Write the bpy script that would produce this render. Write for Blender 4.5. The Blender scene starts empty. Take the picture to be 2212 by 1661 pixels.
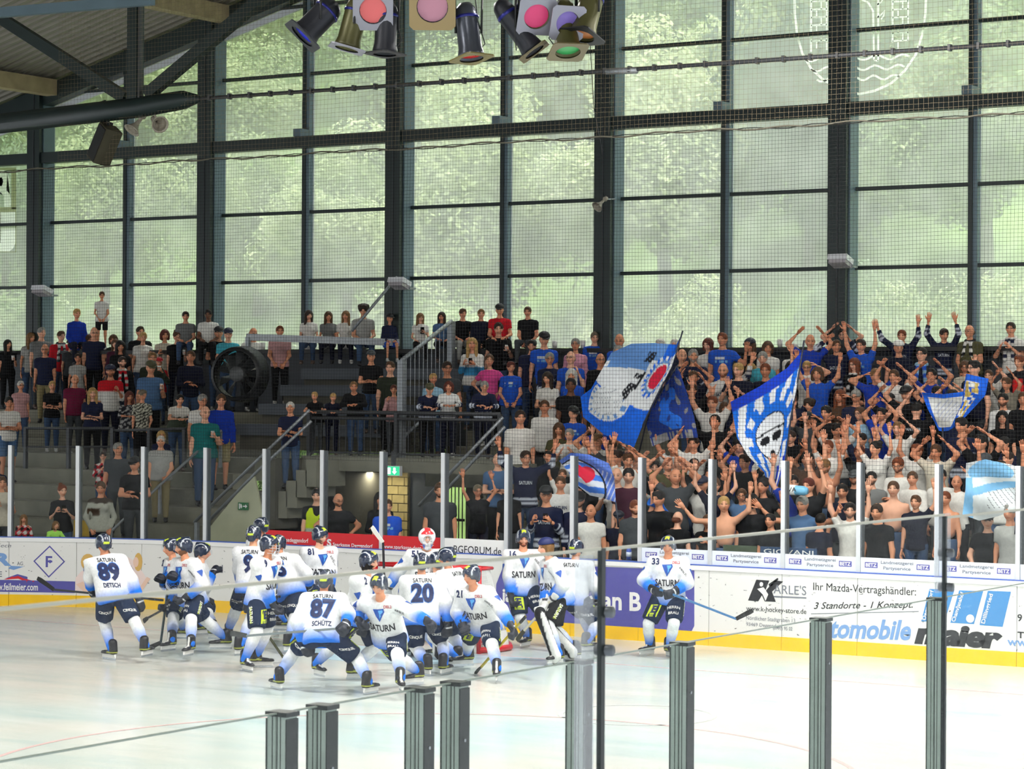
import bpy, bmesh, math, random
import numpy as np
from mathutils import Vector, Matrix
from mathutils.bvhtree import BVHTree
random.seed(7); RNG=np.random.default_rng(11)
SC=bpy.context.scene; COL=SC.collection
# ---------------------------------------------------------------- camera (world: x along the end boards, y towards them, z up, ice at z=0)
F,TH,PT,RO,H=5321.55,0.5648,-0.0025,0.0062,3.7923
CX,CY=1106.0,830.5
_xh=np.array([math.cos(TH),math.sin(TH),0]); _f0=np.array([-math.sin(TH),math.cos(TH),0]); _zz=np.array([0,0,1.0])
_fw=_f0*math.cos(PT)-_zz*math.sin(PT); _up=_f0*math.sin(PT)+_zz*math.cos(PT)
_r=math.cos(RO)*_xh+math.sin(RO)*_up; _u=-math.sin(RO)*_xh+math.cos(RO)*_up
cam=bpy.data.cameras.new('camera'); camo=bpy.data.objects.new('camera',cam); COL.objects.link(camo)
camo.matrix_world=Matrix(((_r[0],_u[0],-_fw[0],0),(_r[1],_u[1],-_fw[1],0),(_r[2],_u[2],-_fw[2],H),(0,0,0,1)))
cam.sensor_width=36; cam.lens=F/2212*36; cam.clip_start=.1; cam.clip_end=400
cam.dof.use_dof=True; cam.dof.focus_distance=36; cam.dof.aperture_fstop=13
SC.camera=camo
SC.view_settings.view_transform='Standard'; SC.view_settings.look='None'; SC.view_settings.exposure=.1; SC.view_settings.gamma=1
SC.view_settings.use_curve_mapping=False
try:
    SC.cycles.transparent_max_bounces=40; SC.cycles.max_bounces=4; SC.cycles.diffuse_bounces=2; SC.cycles.glossy_bounces=2; SC.cycles.transmission_bounces=2; SC.cycles.use_adaptive_sampling=True; SC.cycles.adaptive_threshold=.1; SC.cycles.adaptive_min_samples=14; SC.cycles.use_denoising=True
    SC.cycles.sample_clamp_indirect=6; SC.cycles.caustics_reflective=False; SC.cycles.caustics_refractive=False
except Exception: pass
# world: bright overcast daylight sky
W=bpy.data.worlds.new('sky'); SC.world=W; W.use_nodes=True
_nt=W.node_tree; _bg=_nt.nodes['Background']; _sky=_nt.nodes.new('ShaderNodeTexSky'); _sky.sky_type='HOSEK_WILKIE'; _sky.turbidity=8; _sky.ground_albedo=.5
_sky.sun_direction=(-.1,.15,.98)
_mx=_nt.nodes.new('ShaderNodeMix'); _mx.data_type='RGBA'; _mx.inputs[0].default_value=.75
_nt.links.new(_sky.outputs[0],_mx.inputs[6]); _mx.inputs[7].default_value=(.92,.97,1,1)
_nt.links.new(_mx.outputs[2],_bg.inputs[0]); _bg.inputs[1].default_value=1.7
LAMP=620.
def light(name,kind,loc,energy,color=(1,1,1),size=1,size_y=None,rot=(0,0,0)):
    l=bpy.data.lights.new(name,kind); l.energy=energy; l.color=color
    if kind=='AREA':
        l.shape='RECTANGLE'; l.size=size; l.size_y=size_y or size
    o=bpy.data.objects.new(name,l); o.location=loc; o.rotation_euler=rot; COL.objects.link(o); return o
SUN=light('sun','SUN',(0,0,60),9.0,(1,.99,.97),rot=(math.radians(-8),0,math.radians(12))); SUN.data.angle=math.radians(55)
# the hall's own lamps under the roof, over the ice
for i,(x,y,w) in enumerate(((-17.5,23,1),(-11,23,.75),(-17,14,.55),(-10,13,.4),(-8.5,29,1),(-15,29.5,1),(-2,22,.7),(-24,4,.6),(-4,5,.6),(-24.5,14,1.1),(-27.5,6,1.0))):
    light('hall_lamp_light','AREA',(x,y,9.8),LAMP*w,(1,.97,.93),1.6,.5)
# ---------------------------------------------------------------- pixel helpers (measured photo points -> points on real planes)
def ray(px,py):
    a,b=px-CX,py-CY; c,s=math.cos(RO),math.sin(RO); x=c*a+s*b; y=-s*a+c*b
    X=x/F; Zc=-y/F; Y=math.cos(PT)+Zc*math.sin(PT); Z=-math.sin(PT)+Zc*math.cos(PT)
    return (X*math.cos(TH)-Y*math.sin(TH), X*math.sin(TH)+Y*math.cos(TH), Z)
def atV(px,py,v): d=ray(px,py); t=v/d[1]; return (d[0]*t,v,H+d[2]*t)
def atU(px,py,u): d=ray(px,py); t=u/d[0]; return (u,d[1]*t,H+d[2]*t)
def atZ(px,py,z): d=ray(px,py); t=(z-H)/d[2]; return (d[0]*t,d[1]*t,z)
def pscale(px,v): d=ray(px,800); return F/(v/d[1])
def proj(p):
    U,V,Z=p[0],p[1],p[2]-H; X=U*math.cos(TH)+V*math.sin(TH); Y=-U*math.sin(TH)+V*math.cos(TH)
    Yc=Y*math.cos(PT)-Z*math.sin(PT); Zc=Y*math.sin(PT)+Z*math.cos(PT); x=F*X/Yc; y=-F*Zc/Yc
    return CX+math.cos(RO)*x-math.sin(RO)*y, CY+math.sin(RO)*x+math.cos(RO)*y
# ---------------------------------------------------------------- materials
MATS={}
def mat(name,color=(.8,.8,.8),rough=.6,metal=0.,noise=0.,nscale=8.,bump=0.,emit=0.,attr=None,objcol=False,spec=.5,coat=0.):
    if name in MATS: return MATS[name]
    m=bpy.data.materials.new(name); m.use_nodes=True; nt=m.node_tree; b=nt.nodes['Principled BSDF']
    b.inputs['Roughness'].default_value=rough; b.inputs['Metallic'].default_value=metal; b.inputs['Specular IOR Level'].default_value=spec
    if coat: b.inputs['Coat Weight'].default_value=coat
    src=None
    if attr:
        a=nt.nodes.new('ShaderNodeAttribute'); a.attribute_name=attr; src=a.outputs['Color']
    elif objcol:
        a=nt.nodes.new('ShaderNodeObjectInfo'); src=a.outputs['Color']
    if noise or bump:
        tc=nt.nodes.new('ShaderNodeTexCoord'); n=nt.nodes.new('ShaderNodeTexNoise'); n.inputs['Scale'].default_value=nscale; n.inputs['Detail'].default_value=4
        nt.links.new(tc.outputs['Object'],n.inputs['Vector'])
        if noise:
            mx=nt.nodes.new('ShaderNodeMix'); mx.data_type='RGBA'; mx.blend_type='MULTIPLY'; mx.inputs[0].default_value=1
            r=nt.nodes.new('ShaderNodeMapRange'); r.inputs[1].default_value=.3; r.inputs[2].default_value=.7; r.inputs[3].default_value=1-noise; r.inputs[4].default_value=1+noise*.5
            nt.links.new(n.outputs[0],r.inputs[0]); nt.links.new(r.outputs[0],mx.inputs[7])
            if src: nt.links.new(src,mx.inputs[6])
            else: mx.inputs[6].default_value=(*color,1)
            src=mx.outputs[2]
        if bump:
            bp=nt.nodes.new('ShaderNodeBump'); bp.inputs['Strength'].default_value=bump; bp.inputs['Distance'].default_value=.02
            nt.links.new(n.outputs[0],bp.inputs['Height']); nt.links.new(bp.outputs[0],b.inputs['Normal'])
    if src: nt.links.new(src,b.inputs['Base Color'])
    else: b.inputs['Base Color'].default_value=(*color,1)
    if emit:
        b.inputs['Emission Color'].default_value=(*color,1); b.inputs['Emission Strength'].default_value=emit
    m.diffuse_color=(*color,1); MATS[name]=m; return m
def glassmat(name,tint=(.95,1,.97),refl=.06,veil=0.,veilcol=(.9,.95,.9)):
    """clear pane: see-through with a fresnel gloss, and an optional milky veil for dusty glass and outdoor haze put into the pane"""
    m=bpy.data.materials.new(name); m.use_nodes=True; nt=m.node_tree; nt.nodes.remove(nt.nodes['Principled BSDF']); out=nt.nodes['Material Output']
    t=nt.nodes.new('ShaderNodeBsdfTransparent'); t.inputs[0].default_value=(*tint,1)
    g=nt.nodes.new('ShaderNodeBsdfGlossy'); g.inputs['Roughness'].default_value=.02
    lw=nt.nodes.new('ShaderNodeLayerWeight'); lw.inputs[0].default_value=.35
    ml=nt.nodes.new('ShaderNodeMath'); ml.operation='MULTIPLY_ADD'; ml.inputs[1].default_value=.5; ml.inputs[2].default_value=refl; nt.links.new(lw.outputs['Fresnel'],ml.inputs[0])
    ml.inputs[1].default_value=refl*2
    mx=nt.nodes.new('ShaderNodeMixShader'); nt.links.new(ml.outputs[0],mx.inputs[0]); nt.links.new(t.outputs[0],mx.inputs[1]); nt.links.new(g.outputs[0],mx.inputs[2])
    last=mx
    if veil:
        tr=nt.nodes.new('ShaderNodeBsdfTranslucent'); tr.inputs[0].default_value=(*veilcol,1)
        tc=nt.nodes.new('ShaderNodeTexCoord'); n=nt.nodes.new('ShaderNodeTexNoise'); n.inputs['Scale'].default_value=1.3; nt.links.new(tc.outputs['Object'],n.inputs[0])
        r=nt.nodes.new('ShaderNodeMapRange'); r.inputs[1].default_value=.3; r.inputs[2].default_value=.75; r.inputs[3].default_value=veil*.85; r.inputs[4].default_value=veil*1.2; nt.links.new(n.outputs[0],r.inputs[0])
        m2=nt.nodes.new('ShaderNodeMixShader'); nt.links.new(r.outputs[0],m2.inputs[0]); nt.links.new(mx.outputs[0],m2.inputs[1]); nt.links.new(tr.outputs[0],m2.inputs[2]); last=m2
    nt.links.new(last.outputs[0],out.inputs[0]); MATS[name]=m; return m
def srgb(r,g,b):
    f=lambda c:(c/12.92 if c<=.04045 else ((c+.055)/1.055)**2.4); return (f(r/255),f(g/255),f(b/255))
# ---------------------------------------------------------------- mesh helpers
def tag(o,label=None,cat=None,group=None,kind=None):
    if label: o['label']=label
    if cat: o['category']=cat
    if group: o['group']=group
    if kind: o['kind']=kind
    return o
def empty(name,loc=(0,0,0),rz=0,parent=None):
    o=bpy.data.objects.new(name,None); o.location=loc; o.rotation_euler[2]=rz; o.empty_display_size=.1; COL.objects.link(o)
    if parent: o.parent=parent
    return o
def obj(name,me,parent=None,loc=None,rot=None,m=None):
    o=bpy.data.objects.new(name,me); COL.objects.link(o)
    if parent: o.parent=parent
    if loc is not None: o.location=loc
    if rot is not None: o.rotation_euler=rot
    if m is not None:
        if not me.materials: me.materials.append(None)
        o.material_slots[0].link='OBJECT'; o.material_slots[0].material=m
    return o
def mesh(name,vs,fs,m=None,smooth=False,col=None):
    me=bpy.data.meshes.new(name); me.from_pydata([tuple(map(float,v)) for v in vs],[],[tuple(map(int,f)) for f in fs])
    if m:
        for k in (m if isinstance(m,(list,tuple)) else [m]): me.materials.append(k)
    if smooth: me.polygons.foreach_set('use_smooth',[True]*len(me.polygons))
    if col is not None:
        a=me.color_attributes.new('Col','FLOAT_COLOR','POINT'); c=np.ones((len(vs),4),np.float32); c[:,:3]=col; a.data.foreach_set('color',c.ravel())
    me.update(); return me
class MB:
    def __init__(s): s.v=[]; s.f=[]; s.mi=[]
    def add(s,vs,fs,mi=0):
        n=len(s.v); s.v+=[tuple(map(float,q)) for q in vs]; s.f+=[tuple(int(i)+n for i in f) for f in fs]; s.mi+=[mi]*len(fs); return s
    def box(s,x0,x1,y0,y1,z0,z1,mi=0):
        return s.add([(x0,y0,z0),(x1,y0,z0),(x1,y1,z0),(x0,y1,z0),(x0,y0,z1),(x1,y0,z1),(x1,y1,z1),(x0,y1,z1)],[(0,3,2,1),(4,5,6,7),(0,1,5,4),(1,2,6,5),(2,3,7,6),(3,0,4,7)],mi)
    def beam(s,a,b,w,h,mi=0,up=(0,0,1)):
        a=Vector(a);b=Vector(b);d=(b-a).normalized();u=Vector(up)
        if abs(d.dot(u))>.98: u=Vector((0,1,0))
        x=d.cross(u).normalized()*w/2; y=x.cross(d).normalized()*h/2
        return s.add([a-x-y,a+x-y,a+x+y,a-x+y,b-x-y,b+x-y,b+x+y,b-x+y],[(0,3,2,1),(4,5,6,7),(0,1,5,4),(1,2,6,5),(2,3,7,6),(3,0,4,7)],mi)
    def tube(s,pts,r,n=8,mi=0,cap=True):
        pts=[Vector(p) for p in pts]; rs=r if isinstance(r,(list,tuple)) else [r]*len(pts); base=len(s.v); x=None
        for i,p in enumerate(pts):
            d=(pts[min(i+1,len(pts)-1)]-pts[max(i-1,0)]).normalized()
            if x is None: x=d.orthogonal().normalized()
            x=(x-d*x.dot(d)).normalized(); y=d.cross(x)
            for k in range(n):
                a=2*math.pi*k/n; s.v.append(tuple(p+(x*math.cos(a)+y*math.sin(a))*rs[i]))
        for i in range(len(pts)-1):
            for k in range(n):
                a=base+i*n+k;b=base+i*n+(k+1)%n; s.f.append((a,b,b+n,a+n)); s.mi.append(mi)
        if cap:
            s.f.append(tuple(base+k for k in reversed(range(n)))); s.f.append(tuple(base+(len(pts)-1)*n+k for k in range(n))); s.mi+=[mi,mi]
        return s
    def lathe(s,prof,n=16,M=None,mi=0):
        base=len(s.v); M=M or Matrix()
        for r,z in prof:
            for k in range(n):
                a=2*math.pi*k/n; s.v.append(tuple(M@Vector((r*math.cos(a),r*math.sin(a),z))))
        for i in range(len(prof)-1):
            for k in range(n):
                a=base+i*n+k;b=base+i*n+(k+1)%n; s.f.append((a,b,b+n,a+n)); s.mi.append(mi)
        return s
    def build(s,name,m,parent=None,smooth=False,loc=None,rot=None):
        ms=m if isinstance(m,(list,tuple)) else [m]; me=mesh(name,s.v,s.f,ms,smooth)
        if len(ms)>1: me.polygons.foreach_set('material_index',s.mi)
        return obj(name,me,parent,loc,rot)
def bx(name,m,x0,x1,y0,y1,z0,z1,parent=None): return MB().box(x0,x1,y0,y1,z0,z1).build(name,m,parent)
def copies(proto,locs,parent=None):
    """copies of a one-mesh piece that share its mesh; the first place is the piece itself"""
    out=[]
    for i,l in enumerate(locs):
        o=proto if i==0 else proto.copy()
        if i: COL.objects.link(o)
        o.location=l
        if parent: o.parent=parent
        out.append(o)
    return out
def text_mesh(s,size=1.,bold=0.,shear=0.,wide=1.,align='LEFT',cut=None):
    cu=bpy.data.curves.new('lettering','FONT'); cu.body=s; cu.size=size; cu.offset=bold*size; cu.shear=shear; cu.align_x=align; cu.resolution_u=3; cu.fill_mode='FRONT'
    o=bpy.data.objects.new('lettering',cu); COL.objects.link(o)
    me=bpy.data.meshes.new_from_object(o); COL.objects.unlink(o); bpy.data.objects.remove(o)
    bm=bmesh.new(); bm.from_mesh(me); bpy.data.meshes.remove(me)
    if cut:
        xs=[v.co.x for v in bm.verts]; ys=[v.co.y for v in bm.verts]
        if xs:
            for ax,lo,hi in ((0,min(xs),max(xs)),(1,min(ys),max(ys))):
                c=lo+cut
                while c<hi:
                    n=Vector((1,0,0)) if ax==0 else Vector((0,1,0)); bmesh.ops.bisect_plane(bm,geom=bm.verts[:]+bm.edges[:]+bm.faces[:],plane_co=n*c,plane_no=n); c+=cut
    vs=np.array([(v.co.x*wide,v.co.y) for v in bm.verts]) if bm.verts else np.zeros((0,2))
    bm.verts.index_update(); fs=[[v.index for v in f.verts] for f in bm.faces]; bm.free(); return vs,fs
# ================================================================ shared materials
M_ice=None
def scuffed(name,c):
    m=mat(name,c,.35); nt=m.node_tree; b=nt.nodes['Principled BSDF']; tc=nt.nodes.new('ShaderNodeTexCoord'); n=nt.nodes.new('ShaderNodeTexNoise'); n.inputs['Scale'].default_value=16; n.inputs['Detail'].default_value=3
    mp=nt.nodes.new('ShaderNodeMapping'); mp.inputs['Scale'].default_value=(.8,1,1.6); nt.links.new(tc.outputs['Object'],mp.inputs[0]); nt.links.new(mp.outputs[0],n.inputs[0])
    r=nt.nodes.new('ShaderNodeMapRange'); r.inputs[1].default_value=.69; r.inputs[2].default_value=.74; nt.links.new(n.outputs[0],r.inputs[0])
    mx=nt.nodes.new('ShaderNodeMix'); mx.data_type='RGBA'; mx.inputs[6].default_value=(*c,1); mx.inputs[7].default_value=(*srgb(90,90,92),1); nt.links.new(r.outputs[0],mx.inputs[0]); nt.links.new(mx.outputs[2],b.inputs['Base Color']); return m
M_white=scuffed('board_white',srgb(232,232,230))
M_yellow=mat('kick_yellow',srgb(255,204,0),.4,noise=.05,nscale=4)
M_blue=mat('line_blue',srgb(70,100,190),.4)
M_alu=mat('aluminium',srgb(215,218,222),.4,.3)
M_darkalu=mat('dark_aluminium',srgb(95,100,105),.45,.4)
M_steel=mat('dark_green_steel',srgb(22,38,38),.45,noise=.15,nscale=2)
M_steel2=mat('grey_blue_steel',srgb(92,112,124),.45,noise=.1,nscale=2)
M_galv=mat('galvanised',srgb(150,155,160),.45,.5,noise=.15,nscale=12)
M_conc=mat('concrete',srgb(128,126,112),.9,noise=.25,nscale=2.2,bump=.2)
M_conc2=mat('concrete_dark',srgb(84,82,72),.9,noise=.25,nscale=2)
M_black=mat('black_paint',srgb(22,23,26),.5)
M_rail=mat('rail_grey',srgb(62,64,68),.5,.2,noise=.1,nscale=6)
M_bench=mat('bench_grey',srgb(74,80,88),.6,noise=.15,nscale=3)
M_panel=mat('sill_panel',srgb(40,46,54),.5,noise=.1,nscale=2)
M_wood=mat('glulam_wood',srgb(176,158,122),.7,noise=.2,nscale=3)
M_deck=mat('roof_deck',srgb(142,136,124),.6,.1,noise=.12,nscale=1)
M_net=mat('net_black',srgb(20,20,20),.9)
M_net2=mat('net_beige',srgb(120,108,86),.9)
M_brick=mat('block_yellow',srgb(196,178,120),.9,noise=.18,nscale=7,bump=.2)
M_mortar=mat('mortar',srgb(150,135,95),.95)
M_txtblack=mat('print_black',srgb(35,36,40),.5); M_txtwhite=mat('print_white',srgb(240,240,240),.5)
M_purple=mat('print_purple',srgb(86,84,168),.4,noise=.05,nscale=4)
M_lblue=mat('print_pale_blue',srgb(120,160,215),.5); M_sky=mat('print_sky_blue',srgb(66,140,205),.5)
M_red=mat('print_red',srgb(214,28,40),.4); M_grey=mat('print_grey',srgb(120,124,135),.5)
M_skinprint=mat('print_skin',srgb(240,205,185),.5); M_hairprint=mat('print_blond',srgb(222,180,100),.5)
M_glassfar=glassmat('rink_glass',(.975,.99,.985),.007)
M_glassnear=glassmat('near_glass',(.985,.993,.988),.007)
M_win=glassmat('window_glass',(.97,1,.97),.012,.42,(.95,.97,.95))  # pale veil on the dusty panes also imitates the bright haze outside
M_winlet=glassmat('window_letter_white',(1,1,1),.0,.98,(1,1,1)); M_winpanel=mat('window_letter_panel',srgb(150,150,120),.7)
# ================================================================ ice
def icemat():
    m=bpy.data.materials.new('ice'); m.use_nodes=True; nt=m.node_tree; b=nt.nodes['Principled BSDF']; b.inputs['Roughness'].default_value=.22; b.inputs['Specular IOR Level'].default_value=.35
    tc=nt.nodes.new('ShaderNodeTexCoord'); mp=nt.nodes.new('ShaderNodeMapping'); mp.inputs['Scale'].default_value=(.35,1.6,1); mp.inputs['Rotation'].default_value=(0,0,.35)
    n=nt.nodes.new('ShaderNodeTexNoise'); n.inputs['Scale'].default_value=1.1; n.inputs['Detail'].default_value=8; n.inputs['Roughness'].default_value=.65
    nt.links.new(tc.outputs['Object'],mp.inputs[0]); nt.links.new(mp.outputs[0],n.inputs[0])
    cr=nt.nodes.new('ShaderNodeValToRGB'); e=cr.color_ramp.elements; e[0].position=.3; e[0].color=(*srgb(200,213,213),1); e[1].position=.68; e[1].color=(*srgb(230,231,228),1)
    x=cr.color_ramp.elements.new(.5); x.color=(*srgb(220,223,219),1); nt.links.new(n.outputs[0],cr.inputs[0])
    n2=nt.nodes.new('ShaderNodeTexNoise'); n2.inputs['Scale'].default_value=.25; n2.inputs['Detail'].default_value=2; nt.links.new(tc.outputs['Object'],n2.inputs[0])
    c2=nt.nodes.new('ShaderNodeValToRGB'); e=c2.color_ramp.elements; e[0].position=.35; e[0].color=(*srgb(228,246,248),1); e[1].position=.65; e[1].color=(*srgb(255,247,240),1); nt.links.new(n2.outputs[0],c2.inputs[0])
    mx=nt.nodes.new('ShaderNodeMix'); mx.data_type='RGBA'; mx.blend_type='MULTIPLY'; mx.inputs[0].default_value=1; nt.links.new(cr.outputs[0],mx.inputs[6]); nt.links.new(c2.outputs[0],mx.inputs[7])
    nt.links.new(mx.outputs[2],b.inputs['Base Color'])
    n3=nt.nodes.new('ShaderNodeTexNoise'); n3.inputs['Scale'].default_value=30; mp3=nt.nodes.new('ShaderNodeMapping'); mp3.inputs['Scale'].default_value=(.12,1,1); mp3.inputs['Rotation'].default_value=(0,0,.5); nt.links.new(tc.outputs['Object'],mp3.inputs[0]); nt.links.new(mp3.outputs[0],n3.inputs[0])
    bp=nt.nodes.new('ShaderNodeBump'); bp.inputs['Strength'].default_value=.12; bp.inputs['Distance'].default_value=.01; nt.links.new(n3.outputs[0],bp.inputs['Height']); nt.links.new(bp.outputs[0],b.inputs['Normal'])
    return m
M_ice=icemat()
ice=bx('floor',M_ice,-42,-6.4,2,33.2,-.1,0); tag(ice,'white ice sheet of the rink with skate scratches','ice',kind='structure')
def ring(name,cx,cy,r,w,m,z=.002,a0=0,a1=360,n=64):
    vs=[];fs=[]
    for i in range(n+1):
        a=math.radians(a0+(a1-a0)*i/n)
        for q in (r-w/2,r+w/2): vs.append((cx+q*math.cos(a),cy+q*math.sin(a),z))
    for i in range(n): fs.append((2*i,2*i+1,2*i+3,2*i+2))
    return obj(name,mesh(name,vs,fs,m),ice)
M_lred=mat('ice_line_red',srgb(226,190,188),.3); M_lblu=mat('ice_line_blue',srgb(190,222,236),.3); M_lgrey=mat('ice_line_grey',srgb(205,208,206),.3)
ring('face_off_circle',-26.6,20.2,4.4,.07,M_lgrey); ring('face_off_circle',-14.2,25.2,.9,.06,M_lgrey)
ring('face_off_circle',-13.9,20.2,4.4,.06,M_lred)
gl=MB(); gl.box(-33,-8,29.68,29.73,.001,.002); gl.build('goal_line',M_lred,ice)
cz=MB(); cv=[(-20.3+1.85*math.cos(a),29.68+1.85*math.sin(a),.0015) for a in np.linspace(math.pi,2*math.pi,24)]; cz.add(cv,[tuple(range(24))]); cz.build('goal_crease',M_lblu,ice)
# ================================================================ boards (dasher) along the end of the rink, curving at the left corner
S0,PW,RC,UC,VB=-22.04,1.206,9.5,-25.6,32.71
def bpt(s,z,off=0.):
    if s>=UC: return (s,VB-off,z)
    a=(UC-s)/RC; R=RC-off; return (UC-R*math.sin(a),VB-RC+R*math.cos(a),z)
def b_inv(px,py):
    """photo pixel -> (s,z) on the face of the boards"""
    u,v,z=atV(px,py,VB)
    if u>=UC: return u,z
    lo,hi=-36.,UC
    for _ in range(40):
        s=(lo+hi)/2
        if proj(bpt(s,1.))[0]<px-.0062*(py-1230): lo=s
        else: hi=s
    p=bpt(s,0); d=ray(px,py); t=p[1]/d[1]; return s,H+d[2]*t
def curved_box(s0,s1,o0,o1,z0,z1,n=4):
    vs=[];fs=[]
    for i in range(n+1):
        s=s0+(s1-s0)*i/n
        vs+=[bpt(s,z0,o0),bpt(s,z0,o1),bpt(s,z1,o1),bpt(s,z1,o0)]
    for i in range(n):
        a=4*i; fs+=[(a+1,a+5,a+6,a+2),(a+4,a,a+3,a+7),(a+2,a+6,a+7,a+3),(a,a+4,a+5,a+1)]
    fs+=[(0,1,2,3),(4*n+3,4*n+2,4*n+1,4*n)]
    return vs,fs
boards=tag(empty('dasher_boards',(-22,33,0)),'white rink boards with yellow kick plate and sponsor lettering','boards')
def kid(name,vs,fs,m,par,smooth=False): 
    o=obj(name,mesh(name,vs,fs,m,smooth),par); o.matrix_parent_inverse=Matrix.Translation(-Vector(par.location)); return o
I0,I1=-9,14
for i in range(I0,I1):
    s=S0+PW*i; n=4 if s<UC+1 else 1
    kid('board_panel',*curved_box(s+.004,s+PW-.004,-.08,0,.2,1.12,n),M_white,boards)
    kid('kick_plate',*curved_box(s+.003,s+PW-.003,-.08,.012,0,.2,n),M_yellow,boards)
kid('cap_rail',*curved_box(S0+PW*I0,S0+PW*I1,-.1,.015,1.12,1.19,40),mat('cap_white',srgb(240,240,240),.3),boards)
kid('blue_edge_strip',*curved_box(S0+PW*I0,S0+PW*I1,-.1,.018,1.19,1.205,40),M_blue,boards)
glass=tag(empty('glass_barrier',(-22,33,1.2)),'clear glass panes with white posts standing on the rink boards','glass barrier')
for i in range(I0,I1+1):
    s=S0+PW*i
    if i<I1: kid('glass_pane',*curved_box(s+.03,s+PW-.03,-.052,-.04,1.205,2.76,3 if s<UC+1 else 1),M_glassfar,glass)
    kid('post',*curved_box(s-.032,s+.032,-.03,-.01,1.205,2.79,1),M_alu,glass)
    kid('post_channel',*curved_box(s-.03,s+.055,-.12,-.03,1.205,2.78,1),M_darkalu,glass)
# ---- lettering and marks on the boards
def decal(pts_fs,par,m,name,bend=True,off=.004):
    vs,fs=pts_fs; return kid(name,[bpt(s,z,off) for s,z in vs],fs,m,par)
def btext(s,x0,yt,x1,yb,m,bold=.01,shear=0.,name='lettering',par=None,off=.004,rise=0.):
    par=par or boards; v,fs=text_mesh(s,1,bold,shear,cut=None)
    if len(v)==0: return
    a=b_inv(x0,yb); b=b_inv(x0,yt); c=b_inv(x1,yb)
    lo=v.min(0); hi=v.max(0); q=(v-lo)/(hi-lo)
    pts=[(a[0]+(c[0]-a[0])*p[0],a[1]+(b[1]-a[1])*p[1]+rise*p[0]) for p in q]
    return decal((pts,fs),par,m,name,off=off)
def bpoly(px,m,name='print_shape',par=None,off=.003,cut=False):
    par=par or boards; pts=[b_inv(*p) for p in px]
    bm=bmesh.new(); bm.faces.new([bm.verts.new((s,z,0)) for s,z in pts]); bmesh.ops.triangulate(bm,faces=bm.faces[:])
    if cut:
        xs=[p[0] for p in pts]; c=min(xs)+.12
        while c<max(xs): bmesh.ops.bisect_plane(bm,geom=bm.verts[:]+bm.edges[:]+bm.faces[:],plane_co=(c,0,0),plane_no=(1,0,0)); c+=.12
    bm.verts.index_update(); v=[(q.co.x,q.co.y) for q in bm.verts]; fs=[[w.index for w in f.verts][::-1] for f in bm.faces]; bm.free()
    fs2=[]
    for f in fs:
        a,b,c=[np.array(v[i]) for i in f[:3]]
        fs2.append(f if np.cross(b-a,c-a)>0 else f[::-1])
    return decal((v,fs2),par,m,name,off=off)
def outline(px,w,m,**k):
    n=len(px); 
    for i in range(n):
        (x0,y0),(x1,y1)=px[i],px[(i+1)%n]; d=math.hypot(x1-x0,y1-y0); nx,ny=-(y1-y0)/d*w/2,(x1-x0)/d*w/2; ex,ey=(x1-x0)/d*w/2,(y1-y0)/d*w/2
        bpoly([(x0-ex+nx,y0-ey+ny),(x1+ex+nx,y1+ey+ny),(x1+ex-nx,y1+ey-ny),(x0-ex-nx,y0-ey-ny)],m,'print_line',**k)
bpoly([(-30,1252),(163,1256),(163,1281),(-30,1278)],M_purple,'print_panel',cut=True)
btext('w.feilmeier.com',-4,1259,83,1275,M_txtwhite,.02,off=.006)
btext('Tech',-8,1174,24,1182,M_grey,0,.2); btext('R',-12,1194,25,1222,M_lblue,.06); btext('AG',37,1213,50,1221,M_grey,.01); btext('E',-3,1234,5,1246,M_grey,.02)
bpoly([(24,1222),(52,1224),(30,1231),(18,1228)],M_lblue)
outline([(107,1180),(139,1213),(106,1246),(74,1212)],2.6,M_purple)
btext('F',99,1201,113,1225,M_purple,.02); bpoly([(108,1209),(114,1213),(108,1217),(104,1213)],M_purple)
bpoly([(8,1252),(35,1242),(55,1250),(78,1256),(60,1258),(40,1250)],M_red,cut=True); bpoly([(10,1250),(38,1240),(60,1246),(60,1253),(40,1244)],M_purple,cut=True)
# printed photo of two fair-haired children on the boards
ell=lambda cx,cy,rx,ry,n=14:[(cx+rx*math.cos(a),cy+ry*math.sin(a)) for a in np.linspace(0,2*math.pi,n,endpoint=False)]
M_pinkp=mat('print_pink',srgb(243,222,218),.5)
bpoly([(164,1280),(164,1248),(176,1234),(196,1226),(212,1234),(222,1281)],M_pinkp,cut=True); bpoly(ell(190,1214,15,18),M_hairprint,off=.005,cut=True); bpoly(ell(193,1220,10,13),M_skinprint,off=.007,cut=True); bpoly([(165,1262),(180,1256),(196,1272),(184,1280)],M_skinprint,off=.006,cut=True)
bpoly([(225,1281),(228,1212),(262,1196),(292,1212),(318,1250),(300,1281)],M_pinkp,cut=True); bpoly(ell(229,1198,10,13),mat('print_brown',srgb(150,105,80),.5),off=.005,cut=True); bpoly(ell(231,1201,6,9),M_skinprint,off=.007,cut=True); bpoly(ell(299,1214,9,20),M_hairprint,off=.005,cut=True); bpoly(ell(294,1214,6,11),M_skinprint,off=.007,cut=True); bpoly([(318,1246),(326,1250),(306,1279),(298,1276)],M_skinprint,off=.006,cut=True)
btext('d',473,1220,482,1237,M_grey,.01)
bpoly([(1090,1216),(1500,1232),(1500,1352),(1481,1388),(1070,1362),(1072,1262)],M_purple,'print_panel')
btext('Stefan B',1232,1271,1385,1312,M_txtwhite,.03,off=.006); btext('r',1474,1288,1486,1316,M_txtwhite,.03,off=.006)
bpoly(ell(1101,1264,6,5),M_txtwhite,off=.006); btext('ian',1086,1272,1122,1300,M_txtwhite,.03,off=.006)
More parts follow.
